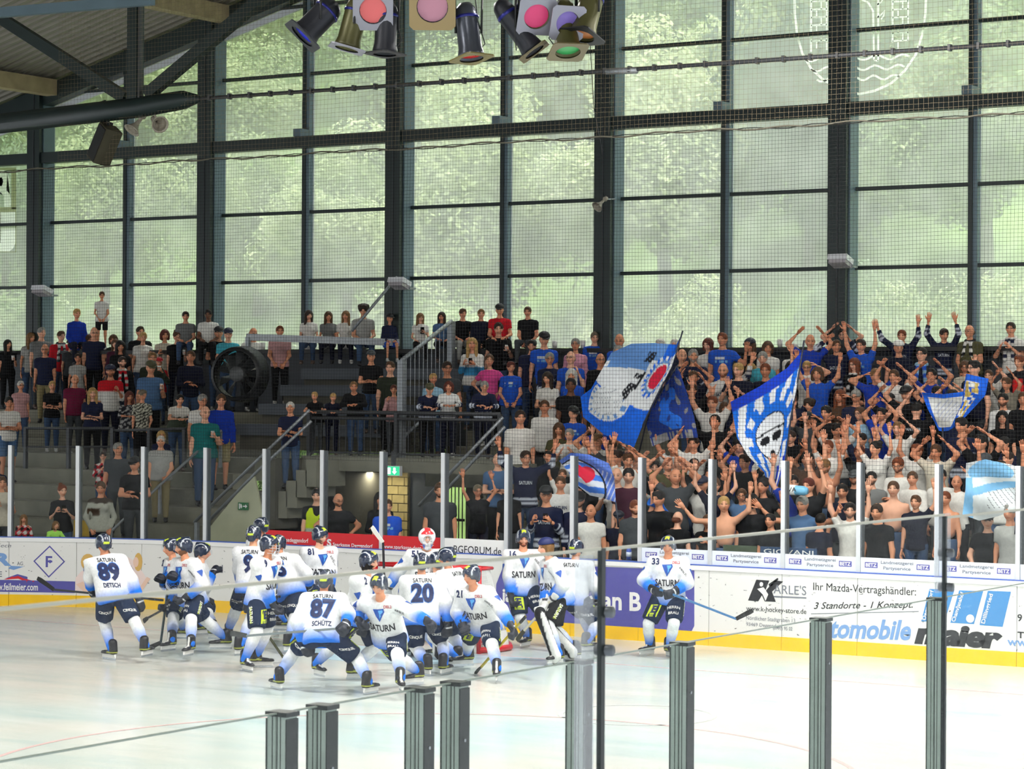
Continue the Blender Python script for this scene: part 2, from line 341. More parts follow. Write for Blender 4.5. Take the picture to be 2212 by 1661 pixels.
bpoly([(1634,1252),(1662,1254),(1652,1279),(1673,1253),(1692,1256),(1668,1278),(1676,1300),(1652,1299),(1646,1286),(1638,1299),(1616,1297)],M_txtblack,'print_logo'); bpoly([(1660,1262),(1680,1248),(1682,1251),(1664,1270)],M_txtblack); bpoly(ell(1645,1262,4,5),M_white,off=.006); bpoly([(1636,1272),(1650,1268),(1660,1284),(1654,1298),(1648,1284)],M_white,off=.006)
btext("ARLE'S",1671,1262,1742,1282,M_grey,.002); bpoly([(1671,1287),(1742,1290),(1742,1293),(1671,1290)],M_grey)
btext('www.k-hockey-store.de',1612,1308,1742,1322,M_txtblack,.002); btext('N\u00f6rdlicher Stadtgraben 13',1612,1330,1718,1341,M_grey,0); btext('93469 Deggendorf',1612,1344,1690,1354,M_grey,0); btext('(0991) 95 02',1670,1352,1712,1362,M_grey,.01)
btext('Ihr Mazda-Vertragsh\u00e4ndler:',1757,1258,1979,1280,M_txtblack,0); btext('3 Standorte - 1 Konzept.',1758,1301,1972,1320,M_txtblack,.006,.3,rise=.1)
bpoly([(1752,1325),(1985,1320),(1985,1321.5),(1752,1326.5)],M_grey)
btext('automobile',1748,1334,1968,1377,M_lblue,.03,.25,rise=.05); btext('maier',1975,1345,2166,1391,M_txtblack,.07,.2)
bpoly([(2008,1272),(2062,1274),(2040,1344),(1990,1342)],M_sky,'print_panel'); bpoly([(2072,1275),(2124,1277),(2104,1348),(2053,1345)],M_sky,'print_panel'); bpoly([(2134,1276),(2184,1278),(2166,1354),(2116,1350)],M_sky,'print_panel'); bpoly(ell(2096,1336,9,9),M_white,off=.006)
def vtext(s,x0,y0,x1,y1,m):  # upward-reading caption
    v,fs=text_mesh(s,1,.02); lo=v.min(0);hi=v.max(0);q=(v-lo)/(hi-lo); a=b_inv(x0,y0);b=b_inv(x1,y1)
    decal(([(a[0]+(b[0]-a[0])*p[0]-.075*(p[1]),a[1]+(b[1]-a[1])*p[0]+.012*p[1]) for p in q],fs),boards,m,'lettering',off=.007)
vtext('Deggendorf',2002,1340,2020,1276,M_txtwhite); vtext('Cham/Janahof',2066,1344,2086,1280,M_txtwhite); vtext('Dillingried',2130,1348,2148,1284,M_txtwhite)
btext('9',2198,1326,2208,1342,M_txtblack,.02); btext('T',2198,1364,2212,1378,M_txtblack,.03); btext('www',2176,1382,2240,1394,M_lblue,.02)
# ---- sponsor strips at the foot of the glass
def strip(i0,i1,z1,m): 
    kid('sponsor_strip',*curved_box(S0+PW*i0+.035,S0+PW*i1-.035,-.036,-.028,1.206,z1,1),m,glass)
M_strip=mat('strip_white',srgb(226,232,246),.4)
for i in (-3,-2,-1): strip(i,i+1,1.43,M_red)
strip(0,1,1.43,M_txtwhite)
for i in range(3,10): strip(i,i+1,1.42,M_strip)
gt=lambda *a,**k: btext(*a,par=glass,off=-.024,**k)
gt('sparkassedeggendorf',590,1160,664,1172,M_txtwhite,.01); gt('S',704,1164,714,1180,M_txtwhite,.04); gt('Sparkasse Deggendorf',717,1172,803,1182,M_txtwhite,.02); gt('www.sparkasse-degg',826,1176,908,1187,M_txtwhite,.01)
gt('BGFORUM.de',978,1178,1081,1194,M_txtblack,0)
for i in range(3,10):
    s=S0+PW*i
    for k,(a,w) in enumerate(((.1,.2),(.9,.2))):
        kid('logo_box',*curved_box(s+a,s+a+w,-.027,-.026,1.275,1.355,1),M_purple,glass)
        v,fs=text_mesh('BETZ',1,.03); lo=v.min(0);hi=v.max(0);q=(v-lo)/(hi-lo); decal(([(s+a+.015+(w-.03)*p[0],1.288+.054*p[1]) for p in q],fs),glass,M_txtwhite,'lettering',off=-.0245)
    for tx,z in (('Landmetzgerei',1.325),('Partyservice',1.245)):
        v,fs=text_mesh(tx,1,.015); lo=v.min(0);hi=v.max(0);q=(v-lo)/(hi-lo); w=.5 if tx[0]=='L' else .42; decal(([(s+.6-w/2+w*p[0],z+.06*p[1]) for p in q],fs),glass,M_grey,'lettering',off=-.025)
# ================================================================ stand
SILL=4.63
def trow(k): return (34.8+.7*k, .6+.3*k)     # front edge and height of tread k
uA=atV(652,900,37)[0]; uB=atV(1088,900,37)[0]; uL=atV(585,800,39.5)[0]; uM=(atV(868,778,37.2)[0]+atV(975,694,40.9)[0])/2
stand=tag(empty('floor_terrace',(-22,36,0)),'concrete standing terraces of the spectator stand','terrace',kind='structure')
def sk(name,m,x0,x1,y0,y1,z0,z1,par=None): 
    par=par or stand; o=bx(name,m,x0,x1,y0,y1,z0,z1,par); o.matrix_parent_inverse=Matrix.Translation(-Vector(par.location)); return o
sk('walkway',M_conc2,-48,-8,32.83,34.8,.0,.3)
M_edge=mat('step_edge_yellow',srgb(196,160,40),.8,noise=.35,nscale=5)
for k in range(10):
    v,z=trow(k); v1=v+.7 if k<9 else 41.62
    sk('terrace_step',M_conc,-48,uA if k<5 else uL,v,v1,z-.45,z); sk('terrace_step',M_conc,uB if k<6 else uM,-8,v,v1,z-.45,z)
    if k in (0,2): sk('painted_edge',M_edge,atV(40+60*k,1050,v)[0],atV(330-50*k,1050,v)[0],v-.004,v+.05,z-.3,z+.003)
# raised platform over the passage, with bench rows up to the windows
sk('platform_slab',M_conc,uA,uB,37,38.4,2.28,2.55)
for j,(v,z) in enumerate(((38.4,3.1),(39.1,3.5),(39.8,3.88),(40.5,4.22))):
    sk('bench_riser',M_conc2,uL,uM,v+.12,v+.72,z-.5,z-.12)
    for q in (0,1,2): sk('bench_plank',M_bench,uL,uM,v+.02+.13*q,v+.13+.13*q,z-.05,z)
    sk('bench_front',M_bench,uL,uM,v,v+.02,z-.22,z-.02)
sillw=sk('sill_panel',M_panel,-48,-8,41.62,42.1,2.6,SILL-.06); sk('sill_ledge',M_black,-48,-8,41.35,42.1,SILL-.08,SILL)
for n in range(40):
    if n%3==1: bxo=sk('sill_joint',M_black,-48+n,-47.985+n,41.612,41.62,2.7,SILL-.1)
# passage under the platform
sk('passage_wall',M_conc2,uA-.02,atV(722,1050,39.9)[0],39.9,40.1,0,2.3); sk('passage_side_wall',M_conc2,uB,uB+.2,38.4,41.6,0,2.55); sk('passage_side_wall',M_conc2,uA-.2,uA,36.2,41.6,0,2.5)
uG0=atV(957,1100,40)[0]; uG1=atV(1012,1100,40)[0]; uK0=atV(736,1100,39.9)[0]; uK1=atV(886,1100,39.9)[0]
sk('plaster_wall',mat('ochre_plaster',srgb(168,146,84),.9,noise=.2,nscale=3),atV(705,1050,39.8)[0],uK0,39.8,40.1,0,2.3)
bw=tag(empty('wall_passage',((uK0+uK1)/2,39.9,0)),'pale yellow concrete block wall in the passage below the platform','wall',kind='structure')
sk('mortar_bed',M_mortar,uK0,uK1,39.85,40.05,0,2.3,bw)
bl=MB().box(0,.28,0,.05,0,.155).build('block',M_brick,bw); _first=True
for r in range(13):
    u=uK0-(.15 if r%2 else 0); 
    while u<uK1-.02:
        o=bl if _first else bl.copy(); 
        if not _first: COL.objects.link(o)
        _first=False; o.parent=bw; a=max(u,uK0); b=min(u+.28,uK1); o.location=(a-bw.location.x,39.805-39.9+random.uniform(-.004,.004),.02+r*.172); o.scale=((b-a)/.28,1,1); u+=.295
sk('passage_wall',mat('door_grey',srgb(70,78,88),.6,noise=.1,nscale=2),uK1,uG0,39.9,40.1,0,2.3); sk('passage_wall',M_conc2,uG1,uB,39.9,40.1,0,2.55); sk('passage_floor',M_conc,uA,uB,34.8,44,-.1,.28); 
gate=tag(empty('barred_gate',(uG0,39.85,.3)),'dark steel gate of upright bars open to the green slope outside','gate')
g=[]
for i in range(7):
    u=(uG1-uG0)*(i+.5)/7; g.append((u,0,0))
copies(MB().box(-.008,.008,-.008,.008,0,1.98).build('gate_bar',M_black,gate),g,gate)
for z in (.0,.95,1.95): MB().box(0,uG1-uG0,-.02,.02,z,z+.05).build('gate_rail',M_black,gate)
# lamp added under the passage ceiling to brighten the block wall
pl=tag(empty('passage_fill_lamp',((uK0+uK1)/2+.3,39.2,2.2)),'flat ceiling lamp under the platform lighting the block wall','lamp'); MB().box(-.3,.3,-.1,.1,0,.06).build('housing',M_alu,pl)
light('passage_fill_light','AREA',((uK0+uK1)/2+.3,39.2,2.18),30,(1,.9,.7),.6,.2)
# railings
def rails(name,label,tubes,bars=(),m=M_rail,posts=(),group=None,pr=.035):
    p0=Vector(tubes[0][0][0]); t=tag(empty(name,(p0.x,p0.y,p0.z)),label,'railing',group)
    L=lambda p:tuple(Vector(p)-p0)
    for pts,r in tubes: MB().tube([L(p) for p in pts],r,8).build('handrail',m,t,True)
    for a,b in bars: MB().tube([L(a),L(b)],.009,5,cap=False).build('baluster',m,t,True)
    for a,b in posts: MB().box(-pr,pr,-pr,pr,0,1).build('post',m,t,loc=L(a)); t.children[-1].scale=(1,1,b[2]-a[2])
    return t
P=lambda x,y,v: atV(x,y,v)
zr=3.37
ua2,ub2=atV(668,893,37.05)[0],atV(1080,905,37.05)[0]
lr=lambda a,b,t:tuple(np.array(a)+(np.array(b)-np.array(a))*t)
br=[]
for i in range(31):
    u=ua2+(ub2-ua2)*i/30; br.append(((u,37.05,2.6),(u,37.05,zr-.1)))
rails('platform_railing','dark steel railing with upright bars along the platform over the passage',[([(ua2,37.05,zr),(ub2,37.05,zr)],.035),([(ua2,37.05,zr-.11),(ub2,37.05,zr-.11)],.028),([(ua2,37.05,2.62),(ub2,37.05,2.62)],.02)],br,posts=[((u,37.05,2.55),(u,37.05,zr)) for u in (ua2,ua2+(ub2-ua2)*.47,ub2)])
# flight of steps on each side of the passage, rising to the platform, with slanted handrails
va=36.1
a=P(440,1128,va); b=P(668,903,va)
st=tag(empty('stair_flight',(a[0],36.3,0)),'concrete stair flight left of the passage rising to the platform','stairs')
n=11
for i in range(n):
    t=(i+.5)/n; u=a[0]+(b[0]-a[0])*i/n; z=.3+(2.5-.3)*(i+1)/n
    MB().box(u-a[0],u-a[0]+(b[0]-a[0])/n+.02,0,.9,z-.5 if i>1 else 0,z).build('tread',M_conc,st)
rails('stair_railing','galvanised twin handrail slanting up the stair left of the passage',[([P(420,1128,va),P(560,990,va),P(668,886,va)],.03),([P(440,1136,va),P(560,1014,va),P(672,910,va)],.03)],m=M_galv,posts=[(P(425,1180,va),P(425,1128,va))])
pts=[P(452,1140,va),P(548,1022,va),P(556,1060,va),P(572,1140,va),P(572,1172,va),P(452,1172,va)]
mm=MB(); o0=Vector(pts[0]); q=[Vector(p)-o0 for p in pts]; k=len(q); mm.add([tuple(p) for p in q]+[tuple(p+Vector((0,.04,0))) for p in q],[tuple(range(k-1,-1,-1))[::-1],tuple(range(k,2*k))[::-1]]+[(i,i+k,(i+1)%k+k,(i+1)%k) for i in range(k)])
sp=mm.build('stair_side_panel',mat('pale_panel',srgb(188,190,160),.6,noise=.2,nscale=1.5),None,loc=o0); tag(sp,'pale triangular side panel under the left stair handrail','panel')
e0=Vector(P(515,1085,va-.02)); e1=Vector(P(537,1102,va-.02)); sg=tag(MB().box(0,e1.x-e0.x,-.012,0,e1.z-e0.z,0).build('exit_sign',mat('sign_green',srgb(30,110,60),.5),None,loc=e0),'green exit sign with arrow on the pale stair panel','sign'); w=e1.x-e0.x;h=e0.z-e1.z
ar=lambda s,w,h,y:MB().add([(w*.5,y,-h*.42),(w*.72,y,-h*.42),(w*.72,y,-h*.22),(w*.92,y,-h*.5),(w*.72,y,-h*.78),(w*.72,y,-h*.58),(w*.5,y,-h*.58)],[(0,1,2,3,4,5,6)]).build('arrow',M_txtwhite,s)
ar(sg,w,h,-.014); MB().box(w*.1,w*.2,-.014,-.013,-h*.85,-h*.15).build('door_symbol',M_txtwhite,sg); MB().add([(w*.25,-.014,-h*.2),(w*.33,-.014,-h*.2),(w*.42,-.014,-h*.5),(w*.36,-.014,-h*.85),(w*.28,-.014,-h*.6),(w*.22,-.014,-h*.85)],[(0,1,2,3,4,5)]).build('runner_symbol',M_txtwhite,sg)
# second slanted rail right of the passage
a=P(1020,980,va); b=P(1086,904,va)
rails('stair_railing','galvanised twin handrail slanting up the stair right of the passage',[([P(905,1092,va),P(1086,902,va)],.03),([P(935,1090,va),P(1090,922,va)],.03)],m=M_galv)
st=tag(empty('stair_flight',(a[0],36.3,0)),'concrete stair flight right of the passage rising to the platform','stairs')
for i in range(n):
    u=a[0]+(b[0]-a[0])*i/n; z=1.75+(2.5-1.75)*(i+1)/n
    MB().box(u-a[0],u-a[0]+(b[0]-a[0])/n+.02,0,.9,z-.12,z).build('tread',M_conc,st)
# barrier of upright bars climbing beside the platform benches
p0=P(868,778,37.2); p1=P(975,694,40.9); br=[]
for i in range(1,12):
    t=i/12; q=lr(p0,p1,t); br.append(((q[0],q[1],q[2]-1.45),q))
rails('bench_barrier','pale galvanised barrier of upright bars climbing beside the bench rows',[([p0,p1],.04),([(p0[0],p0[1],p0[2]-1.45),(p1[0],p1[1],p1[2]-1.45)],.03)],br,M_galv,posts=[((p0[0],p0[1],p0[2]-1.85),p0),((p1[0],p1[1],p1[2]-1.75),p1)],pr=.06)
# aisle handrails in the left block
rails('aisle_handrail','galvanised handrail slanting up the aisle behind the grey-shirted man',[([P(238,1150,35),P(345,1048,36.2),P(478,930,37.6)],.028)],m=M_galv,posts=[(P(240,1190,35),P(240,1148,35)),(P(345,1110,36.2),P(345,1048,36.2)),(P(476,1010,37.6),P(476,932,37.6))],pr=.025)
rails('crush_barrier','dark steel crush barrier in front of the left standing rows',[([P(52,925,37.35),P(245,925,37.35)],.03),([P(52,965,37.35),P(245,965,37.35)],.02)],posts=[(P(x,1012,37.35),P(x,925,37.35)) for x in (55,148,243)])
rails('crush_barrier','dark steel crush barrier before the woman in the zebra top',[([P(245,930,37.35),P(400,926,37.35)],.03)],posts=[(P(x,1010,37.35),P(x,928,37.35)) for x in (322,398)])
# exit box lamp over the passage
e=P(850,1017,36.6); ex=tag(empty('exit_lamp',e),'lit green emergency exit lamp hanging over the passage','sign')
M_exit=mat('exit_green_lit',srgb(40,200,140),.4,emit=.9); M_exitw=mat('exit_white_lit',(1,1,1),.4,emit=1.0)
MB().box(-.16,.16,-.03,.05,-.09,.09).build('housing',M_alu,ex); MB().box(-.15,.15,-.034,-.03,-.08,.08).build('lit_face',M_exit,ex)
MB().add([(.02,-.036,.06),(.07,-.036,.06),(.07,-.036,-.01),(.1,-.036,-.01),(.045,-.036,-.065),(-.01,-.036,-.01),(.02,-.036,-.01)],[(0,1,2,3,4,5,6)]).build('arrow',M_exitw,ex); MB().box(-.11,-.04,-.036,-.035,-.06,.06).build('door_symbol',M_exitw,ex); MB().box(-.05,.05,-.005,.005,.09,.35).build('hanger',M_rail,ex)
# ================================================================ window wall
VW=41.98
ww=tag(empty('window_1',(-25,42,4.6)),'tall wall of glazed panes in a dark green steel frame','window wall',kind='structure')
wk=lambda name,m,*b: sk(name,m,*b,par=ww)
ZR=[SILL,6.1,7.56,9.0,10.5,11.95,13.4]
UL=-44.43; cols_u=[UL+5*n for n in range(8)]
def zraft(u): return 9.98+(u+40.76)*.2605
for n,u in enumerate(cols_u):
    wk('column',M_steel,u,u+.37,41.5,41.62,SILL-.3,16); wk('column_web',M_steel2,u+.05,u+.40,41.62,42.0,SILL-.3,16)
    wk('cable_duct',M_rail,u+.2,u+.215,41.485,41.5,SILL,13)
for n in range(7):
    u0=cols_u[n]+.37; u1=cols_u[n+1]; um=(u0+u1)/2+.03
    wk('mullion',M_steel,um-.09,um-.0,41.8,41.92,SILL,16); wk('mullion_side',M_steel2,um-.0,um+.08,41.82,42.02,SILL,16)
    wk('cross_beam',M_steel,u0,u1,41.55,41.8,8.9,9.14); wk('beam_bracket',M_steel2,um-.1,um+.09,41.5,41.8,9.14,9.3)
    for z in ZR[1:]:
        if z!=9.0: wk('transom',M_steel,u0,u1,41.86,41.96,z-.035,z+.035)
    for (a,b) in ((u0,um-.01),(um+.07,u1)):
        for j in range(len(ZR)-1):
            pq=MB().add([(a,VW,ZR[j]+.02),(b,VW,ZR[j]+.02),(b,VW,ZR[j+1]-.02),(a,VW,ZR[j+1]-.02)],[(0,1,2,3)]).build('pane',M_win,ww); pq.matrix_parent_inverse=Matrix.Translation(-Vector(ww.location))
            wk('pane_bead',M_alu,a,a+.02,VW-.02,VW,ZR[j]+.04,ZR[j+1]-.04)
# big window letters at the left edge and the crest drawn in white on the panes
def wpoly(px,m,name='letter',v=41.9,th=.01):
    q=[Vector(atV(x,y,v)) for x,y in px]; o0=q[0]; q=[p-o0 for p in q]; k=len(q)
    bm=bmesh.new(); f=bm.faces.new([bm.verts.new(p) for p in q]); r=bmesh.ops.triangulate(bm,faces=bm.faces[:]); bm.verts.index_update(); vs=[tuple(x.co) for x in bm.verts]; fs=[[x.index for x in f.verts] for f in bm.faces]; bm.free()
    o=mesh(name,vs,fs,m); ob=obj(name,o,ww,loc=o0); ob.matrix_parent_inverse=Matrix.Translation(-Vector(ww.location)); return ob
M_winpanel=glassmat('window_letter_panel',(.8,.8,.7),.0,.9,(.42,.42,.28))
for q in ([(24.5,362),(35,362),(35,452),(24.5,452)],[(-20,362),(24.5,362),(24.5,368),(-20,368)],[(-20,447.5),(35,447.5),(35,458),(-20,458)],[(33.5,458),(35,458),(35,545),(33.5,545)],[(-20,543.5),(33.5,543.5),(33.5,545),(-20,545)],[(-20,458),(1,458),(1,512),(-20,512)]): wpoly(q,M_winpanel,'letter_panel',41.9)
wpoly([(-20,368),(8,368),(16,374),(22,388),(21,402),(14,411),(21,419),(24,432),(24,447),(9,447),(8,424),(3,417),(-20,417),(-20,402),(4,402),(7,392),(4,383),(-20,383)],M_winlet); wpoly([(1,458),(33,458),(33,525),(29,536),(20,543),(-20,543),(-20,527),(1,524)],M_winlet)
def wline(px,w,name='crest_line',closed=False):
    q=list(px)+([px[0]] if closed else [])
    pts=[Vector(atV(x,y,41.9)) for x,y in q]; o0=pts[0]; r=w/2/106.
    vs=[];fs=[]
    for i,p in enumerate(pts):
        d=(pts[min(i+1,len(pts)-1)]-pts[max(i-1,0)]).normalized(); nn=Vector((-d.z,0,d.x))*r
        vs+=[p-o0-nn,p-o0+nn]
    for i in range(len(pts)-1): fs.append((2*i,2*i+1,2*i+3,2*i+2))
    ob=obj(name,mesh(name,vs,fs,M_winlet),ww,loc=o0); ob.matrix_parent_inverse=Matrix.Translation(-Vector(ww.location))
cv=[(1716,-20),(1717,30),(1722,75),(1733,115),(1752,148),(1778,172),(1812,190),(1855,203),(1890,196),(1925,180),(1955,152),(1978,118),(1992,75),(1999,30),(2001,-20)]
wline(cv,5)
for x0 in (1752,1928):
    wline([(x0,-10),(x0,112 if x0<1800 else 92)],4); wline([(x0+34,-10),(x0+34,108 if x0<1800 else 88)],4)
    for r in range(6): wline([(x0,4+r*17),(x0+34,2+r*17)],3); wline([(x0+(12 if r%2 else 22),4+r*17),(x0+(12 if r%2 else 22),20+r*17)],3)
wline([(1786,-2),(1800,4),(1808,20),(1810,110)],4); wline([(1860,-2),(1876,6),(1886,24),(1888,130)],4); wline([(1897,-5),(1897,132)],4); wline([(1888,130),(1897,132)],3)
wline([(1895,38),(1905,30),(1911,22),(1909,34),(1903,42)],3); wline([(1895,10),(1904,4),(1908,-4)],3)
for dy in (0,22,44): 
    c=[(1738+dy*.6+i*(1965-1738-dy*1.1)/28,128+dy+ (-6*i/28) +5*math.sin(i*.9)) for i in range(29)]; wline(c,4,'crest_wave')
# ================================================================ roof
def uraft(z): return -40.76+(z-9.98)/.2605
RU0,RU1,RUP=-52.,11.5,-20.3
def zroof(u): return zraft(u)+.32 if u<=RUP else zraft(RUP)+.32-(u-RUP)*.2605
roof=tag(empty('ceiling',(-20,20,12)),'corrugated metal roof deck on timber purlins and steel rafters','roof',kind='structure')
vs=[];fs=[];prof=[];v=-28.
while v<43.2:
    prof+=[(v,0),(v+.08,0),(v+.12,.06),(v+.2,.06),(v+.24,0)]; v+=.28
for v,dz in prof:
    for u in (RU0,RUP,RU1): vs.append((u+20,v-20,zroof(u)+dz-12))
for i in range(len(prof)-1): fs+=[(3*i,3*i+1,3*i+4,3*i+3),(3*i+1,3*i+2,3*i+5,3*i+4)]
obj('roof_deck',mesh('roof_deck',vs,fs,M_deck),roof)
rk=lambda mb,name,m: mb.build(name,m,roof)
R0=Vector((-20,20,12)); T=lambda p:tuple(Vector(p)-R0)
rk(MB().beam(T((RU0,41.75,zraft(RU0))),T((RUP,41.75,zraft(RUP))),.3,.42),'rafter',M_steel); rk(MB().beam(T((RUP,41.75,zraft(RUP))),T((RU1,41.75,zroof(RU1)-.3)),.3,.42),'rafter',M_steel)
rk(MB().beam(T((RU0,33.2,zraft(RU0)+.05)),T((RUP,33.2,zraft(RUP)+.05)),.25,.4),'rafter',M_steel)
rk(MB().beam(T((RU0,41.95,zraft(RU0)-.3)),T((RUP,41.95,zraft(RUP)-.3)),.06,.14),'gable_trim',M_alu)
for px in ((112,188),(482,42)):
    u=atV(px[0],px[1],41.6)[0]
    for du in (0,):
        z=zroof(u)-.2; rk(MB().box(*[u-.16+20,u+.16+20,-10-20,41.6-20,z-.2-12,z+.16-12]),'purlin',M_wood)
for u in (-26.5,-21.5): 
    z=zroof(u)-.2; rk(MB().box(u-.1+20,u+.1+20,-30,21.6,z-.2-12,z+.16-12),'purlin',M_wood)
# roof truss over the boards, its bottom chord drawn out into the net rail
VT=33.0
c0=P(-60,274,VT); c1=P(395,216,VT); tip=P(432,213,VT)
tr=tag(empty('roof_truss',c0),'dark steel roof truss with tapering bottom chord at upper left','truss')
L=lambda p:tuple(Vector(p)-Vector(c0))
MB().tube([L(c0),L(P(300,232,VT)),L(c1),L(tip)],[.19,.19,.17,.06],10).build('bottom_chord',M_steel,tr,True)
a=P(292,215,VT); MB().box(-.11,.11,-.1,.1,0,zraft(a[0])+.1-a[2]).build('upright',M_steel,tr,loc=L(a)); MB().box(-.02,.02,-.04,.04,0,zraft(a[0])-a[2]).build('cable_duct',M_rail,tr,loc=L((a[0]+.16,a[1]-.06,a[2])))
MB().beam(L(P(-20,25,VT)),L(P(272,212,VT)),.16,.2).build('diagonal',M_steel,tr); MB().beam(L(P(318,205,VT)),L(P(585,-20,VT)),.16,.2).build('diagonal',M_steel,tr)
MB().tube([L(P(-20,268,VT)),L(P(215,222,VT)),L(P(228,218,VT))],.02,6).build('safety_line',M_black,tr,True)
b0=P(-30,30,30); b1=P(330,0,30); bb=tag(MB().beam((0,0,0),tuple(Vector(b1)-Vector(b0)),.12,.16).build('roof_tie',M_steel2,None,loc=b0),'blue-grey steel tie crossing below the roof at the top left corner','tie beam')
p0=P(432,213,VT); p1=P(2900,46,VT); npipe=tag(empty('net_rail',p0),'long grey pipe with clips carrying the safety net','pipe')
d=Vector(p1)-Vector(p0); MB().tube([(0,0,0),tuple(d)],.032,8).build('pipe',M_rail,npipe,True)
copies(MB().box(-.02,.02,-.045,.045,-.045,.05).build('clip',M_rail,npipe),[tuple(d*(i+.5)/44) for i in range(44)],npipe)
e=P(1340,152,VT); MB().tube([tuple(Vector(e)-Vector(p0)+Vector((-.25,0,0))),tuple(Vector(e)-Vector(p0)+Vector((.3,0,-.02)))],.05,8).build('pipe_sleeve',M_galv,npipe,True)
# ---- safety nets: fine black mesh over the glass, coarser sand-coloured mesh above the rope
def net(name,label,u0,u1,z0,z1,sp,th,m,v):
    vs=[];fs=[]
    def bar(a,b,n):
        k=len(vs); n=Vector(n)*th/2; w=Vector((0,1,0))*th*.5
        vs.extend([tuple(Vector(a)-n),tuple(Vector(a)+n),tuple(Vector(a)+w),tuple(Vector(b)-n),tuple(Vector(b)+n),tuple(Vector(b)+w)])
        fs.extend([(k,k+1,k+4,k+3),(k+1,k+2,k+5,k+4),(k+2,k,k+3,k+5)])
    nu=int((u1-u0)/sp); nz=int((z1-z0)/sp); zs=np.linspace(0,z1-z0,7)
    wob=lambda u,z: .012*math.sin(u*1.3+z*.7)+.006*math.sin(u*3.1-z*1.9)
    for i in range(nu+1):
        u=u0+i*sp+random.uniform(-.003,.003); 
        for a,b in zip(zs[:-1],zs[1:]): bar((u-u0+wob(u,a),.02*math.sin(u*.8+a),a),(u-u0+wob(u,b),.02*math.sin(u*.8+b),b),(1,0,0))
    us=np.linspace(0,u1-u0,25)
    for j in range(nz+1):
        z=j*sp+random.uniform(-.003,.003)
        for a,b in zip(us[:-1],us[1:]): bar((a,.02*math.sin((a+u0)*.8+z),z+wob(z,a)),(b,.02*math.sin((b+u0)*.8+z),z+wob(z,b)),(0,0,1))
    o=obj(name,mesh(name,vs,fs,m),None,loc=(u0,v,z0)); tag(o,label,'net',kind='stuff'); return o
ZROPE=7.72
net('safety_net','fine black safety net hanging from the rope down to the rink glass',-34.5,-6.5,2.62,ZROPE,.055,.0036,M_net,32.86)
net('safety_net','coarser sand-coloured safety net above the rope',-30.5,-6.5,ZROPE,11.4,.075,.0034,M_net2,32.9)
rp=MB(); n=150; pts=[(i*28/n,.012*math.sin(i*2.2),.018*math.sin(i*1.1)+.01*math.sin(i*.37)) for i in range(n+1)]; rp.tube(pts,.014,5)
rope=tag(empty('net_rope',(-34.5,32.87,ZROPE)),'laced rope seam joining the two safety nets','rope'); rp.build('rope',mat('rope',srgb(96,92,80),.9),rope,True)
MB().tube([(i*28/n,.012*math.sin(i*2.2+3.1),.018*math.sin(i*1.1+3.1)+.01*math.sin(i*.37)) for i in range(n+1)],.008,4).build('lacing',M_net,rope,True)
# ================================================================ outside: wooded hillside
def leafmat(name,c1,c2):
    m=bpy.data.materials.new(name); m.use_nodes=True; nt=m.node_tree; nt.nodes.remove(nt.nodes['Principled BSDF']); out=nt.nodes['Material Output']
    tc=nt.nodes.new('ShaderNodeTexCoord'); n=nt.nodes.new('ShaderNodeTexNoise'); n.inputs['Scale'].default_value=3.2; n.inputs['Detail'].default_value=5; nt.links.new(tc.outputs['Object'],n.inputs[0])
    oi=nt.nodes.new('ShaderNodeObjectInfo'); ad=nt.nodes.new('ShaderNodeMath'); ad.operation='MULTIPLY_ADD'; ad.inputs[1].default_value=.35; nt.links.new(oi.outputs['Random'],ad.inputs[0]); nt.links.new(n.outputs[0],ad.inputs[2])
    cr=nt.nodes.new('ShaderNodeValToRGB'); e=cr.color_ramp.elements; e[0].position=.45; e[0].color=(*c1,1); e[1].position=.9; e[1].color=(*c2,1); nt.links.new(ad.outputs[0],cr.inputs[0])
    d=nt.nodes.new('ShaderNodeBsdfDiffuse'); t=nt.nodes.new('ShaderNodeBsdfTranslucent'); mx=nt.nodes.new('ShaderNodeMixShader'); mx.inputs[0].default_value=.35
    for q in (d,t): nt.links.new(cr.outputs[0],q.inputs[0])
    nt.links.new(d.outputs[0],mx.inputs[1]); nt.links.new(t.outputs[0],mx.inputs[2]); nt.links.new(mx.outputs[0],out.inputs[0]); MATS[name]=m; return m
M_leaf=leafmat('leaf_green',srgb(74,108,66),srgb(200,212,160)); M_leafd=leafmat('leaf_blue_green',srgb(70,98,84),srgb(160,182,140)); M_leafy=leafmat('leaf_yellow_green',srgb(104,134,74),srgb(222,230,184))
M_bark=mat('bark',srgb(80,72,60),.9,noise=.3,nscale=4)
def crown(n,seed,lsz,blobs=16,sq=.8):
    g=np.random.default_rng(seed); c=g.normal(size=(blobs,3)); c/=np.linalg.norm(c,axis=1)[:,None]; c*=g.uniform(.15,.75,(blobs,1)); c[:,2]*=sq; r=g.uniform(.28,.48,blobs)
    k=g.integers(0,blobs,n); d=g.normal(size=(n,3)); d/=np.linalg.norm(d,axis=1)[:,None]; p=c[k]+d*(r[k]*g.uniform(.75,1.08,n))[:,None]
    nn=d+g.normal(size=(n,3))*.7; nn/=np.linalg.norm(nn,axis=1)[:,None]; a=np.cross(nn,g.normal(size=(n,3))); a/=np.linalg.norm(a,axis=1)[:,None]; b=np.cross(nn,a); s=(lsz*g.uniform(.6,1.3,n))[:,None]
    v=np.stack([p-a*s,p+b*s*.6,p+a*s,p-b*s*.6],1).reshape(-1,3); return mesh('foliage',v,np.arange(4*n).reshape(-1,4))
def hillz(u,v): return .1+max(0,v-44)*.5+(.8*math.sin(u*.21)+.5*math.sin(v*.3+u*.1))*min(1,max(0,(v-46)/6))
vs=[];fs=[];nu,nv=40,30
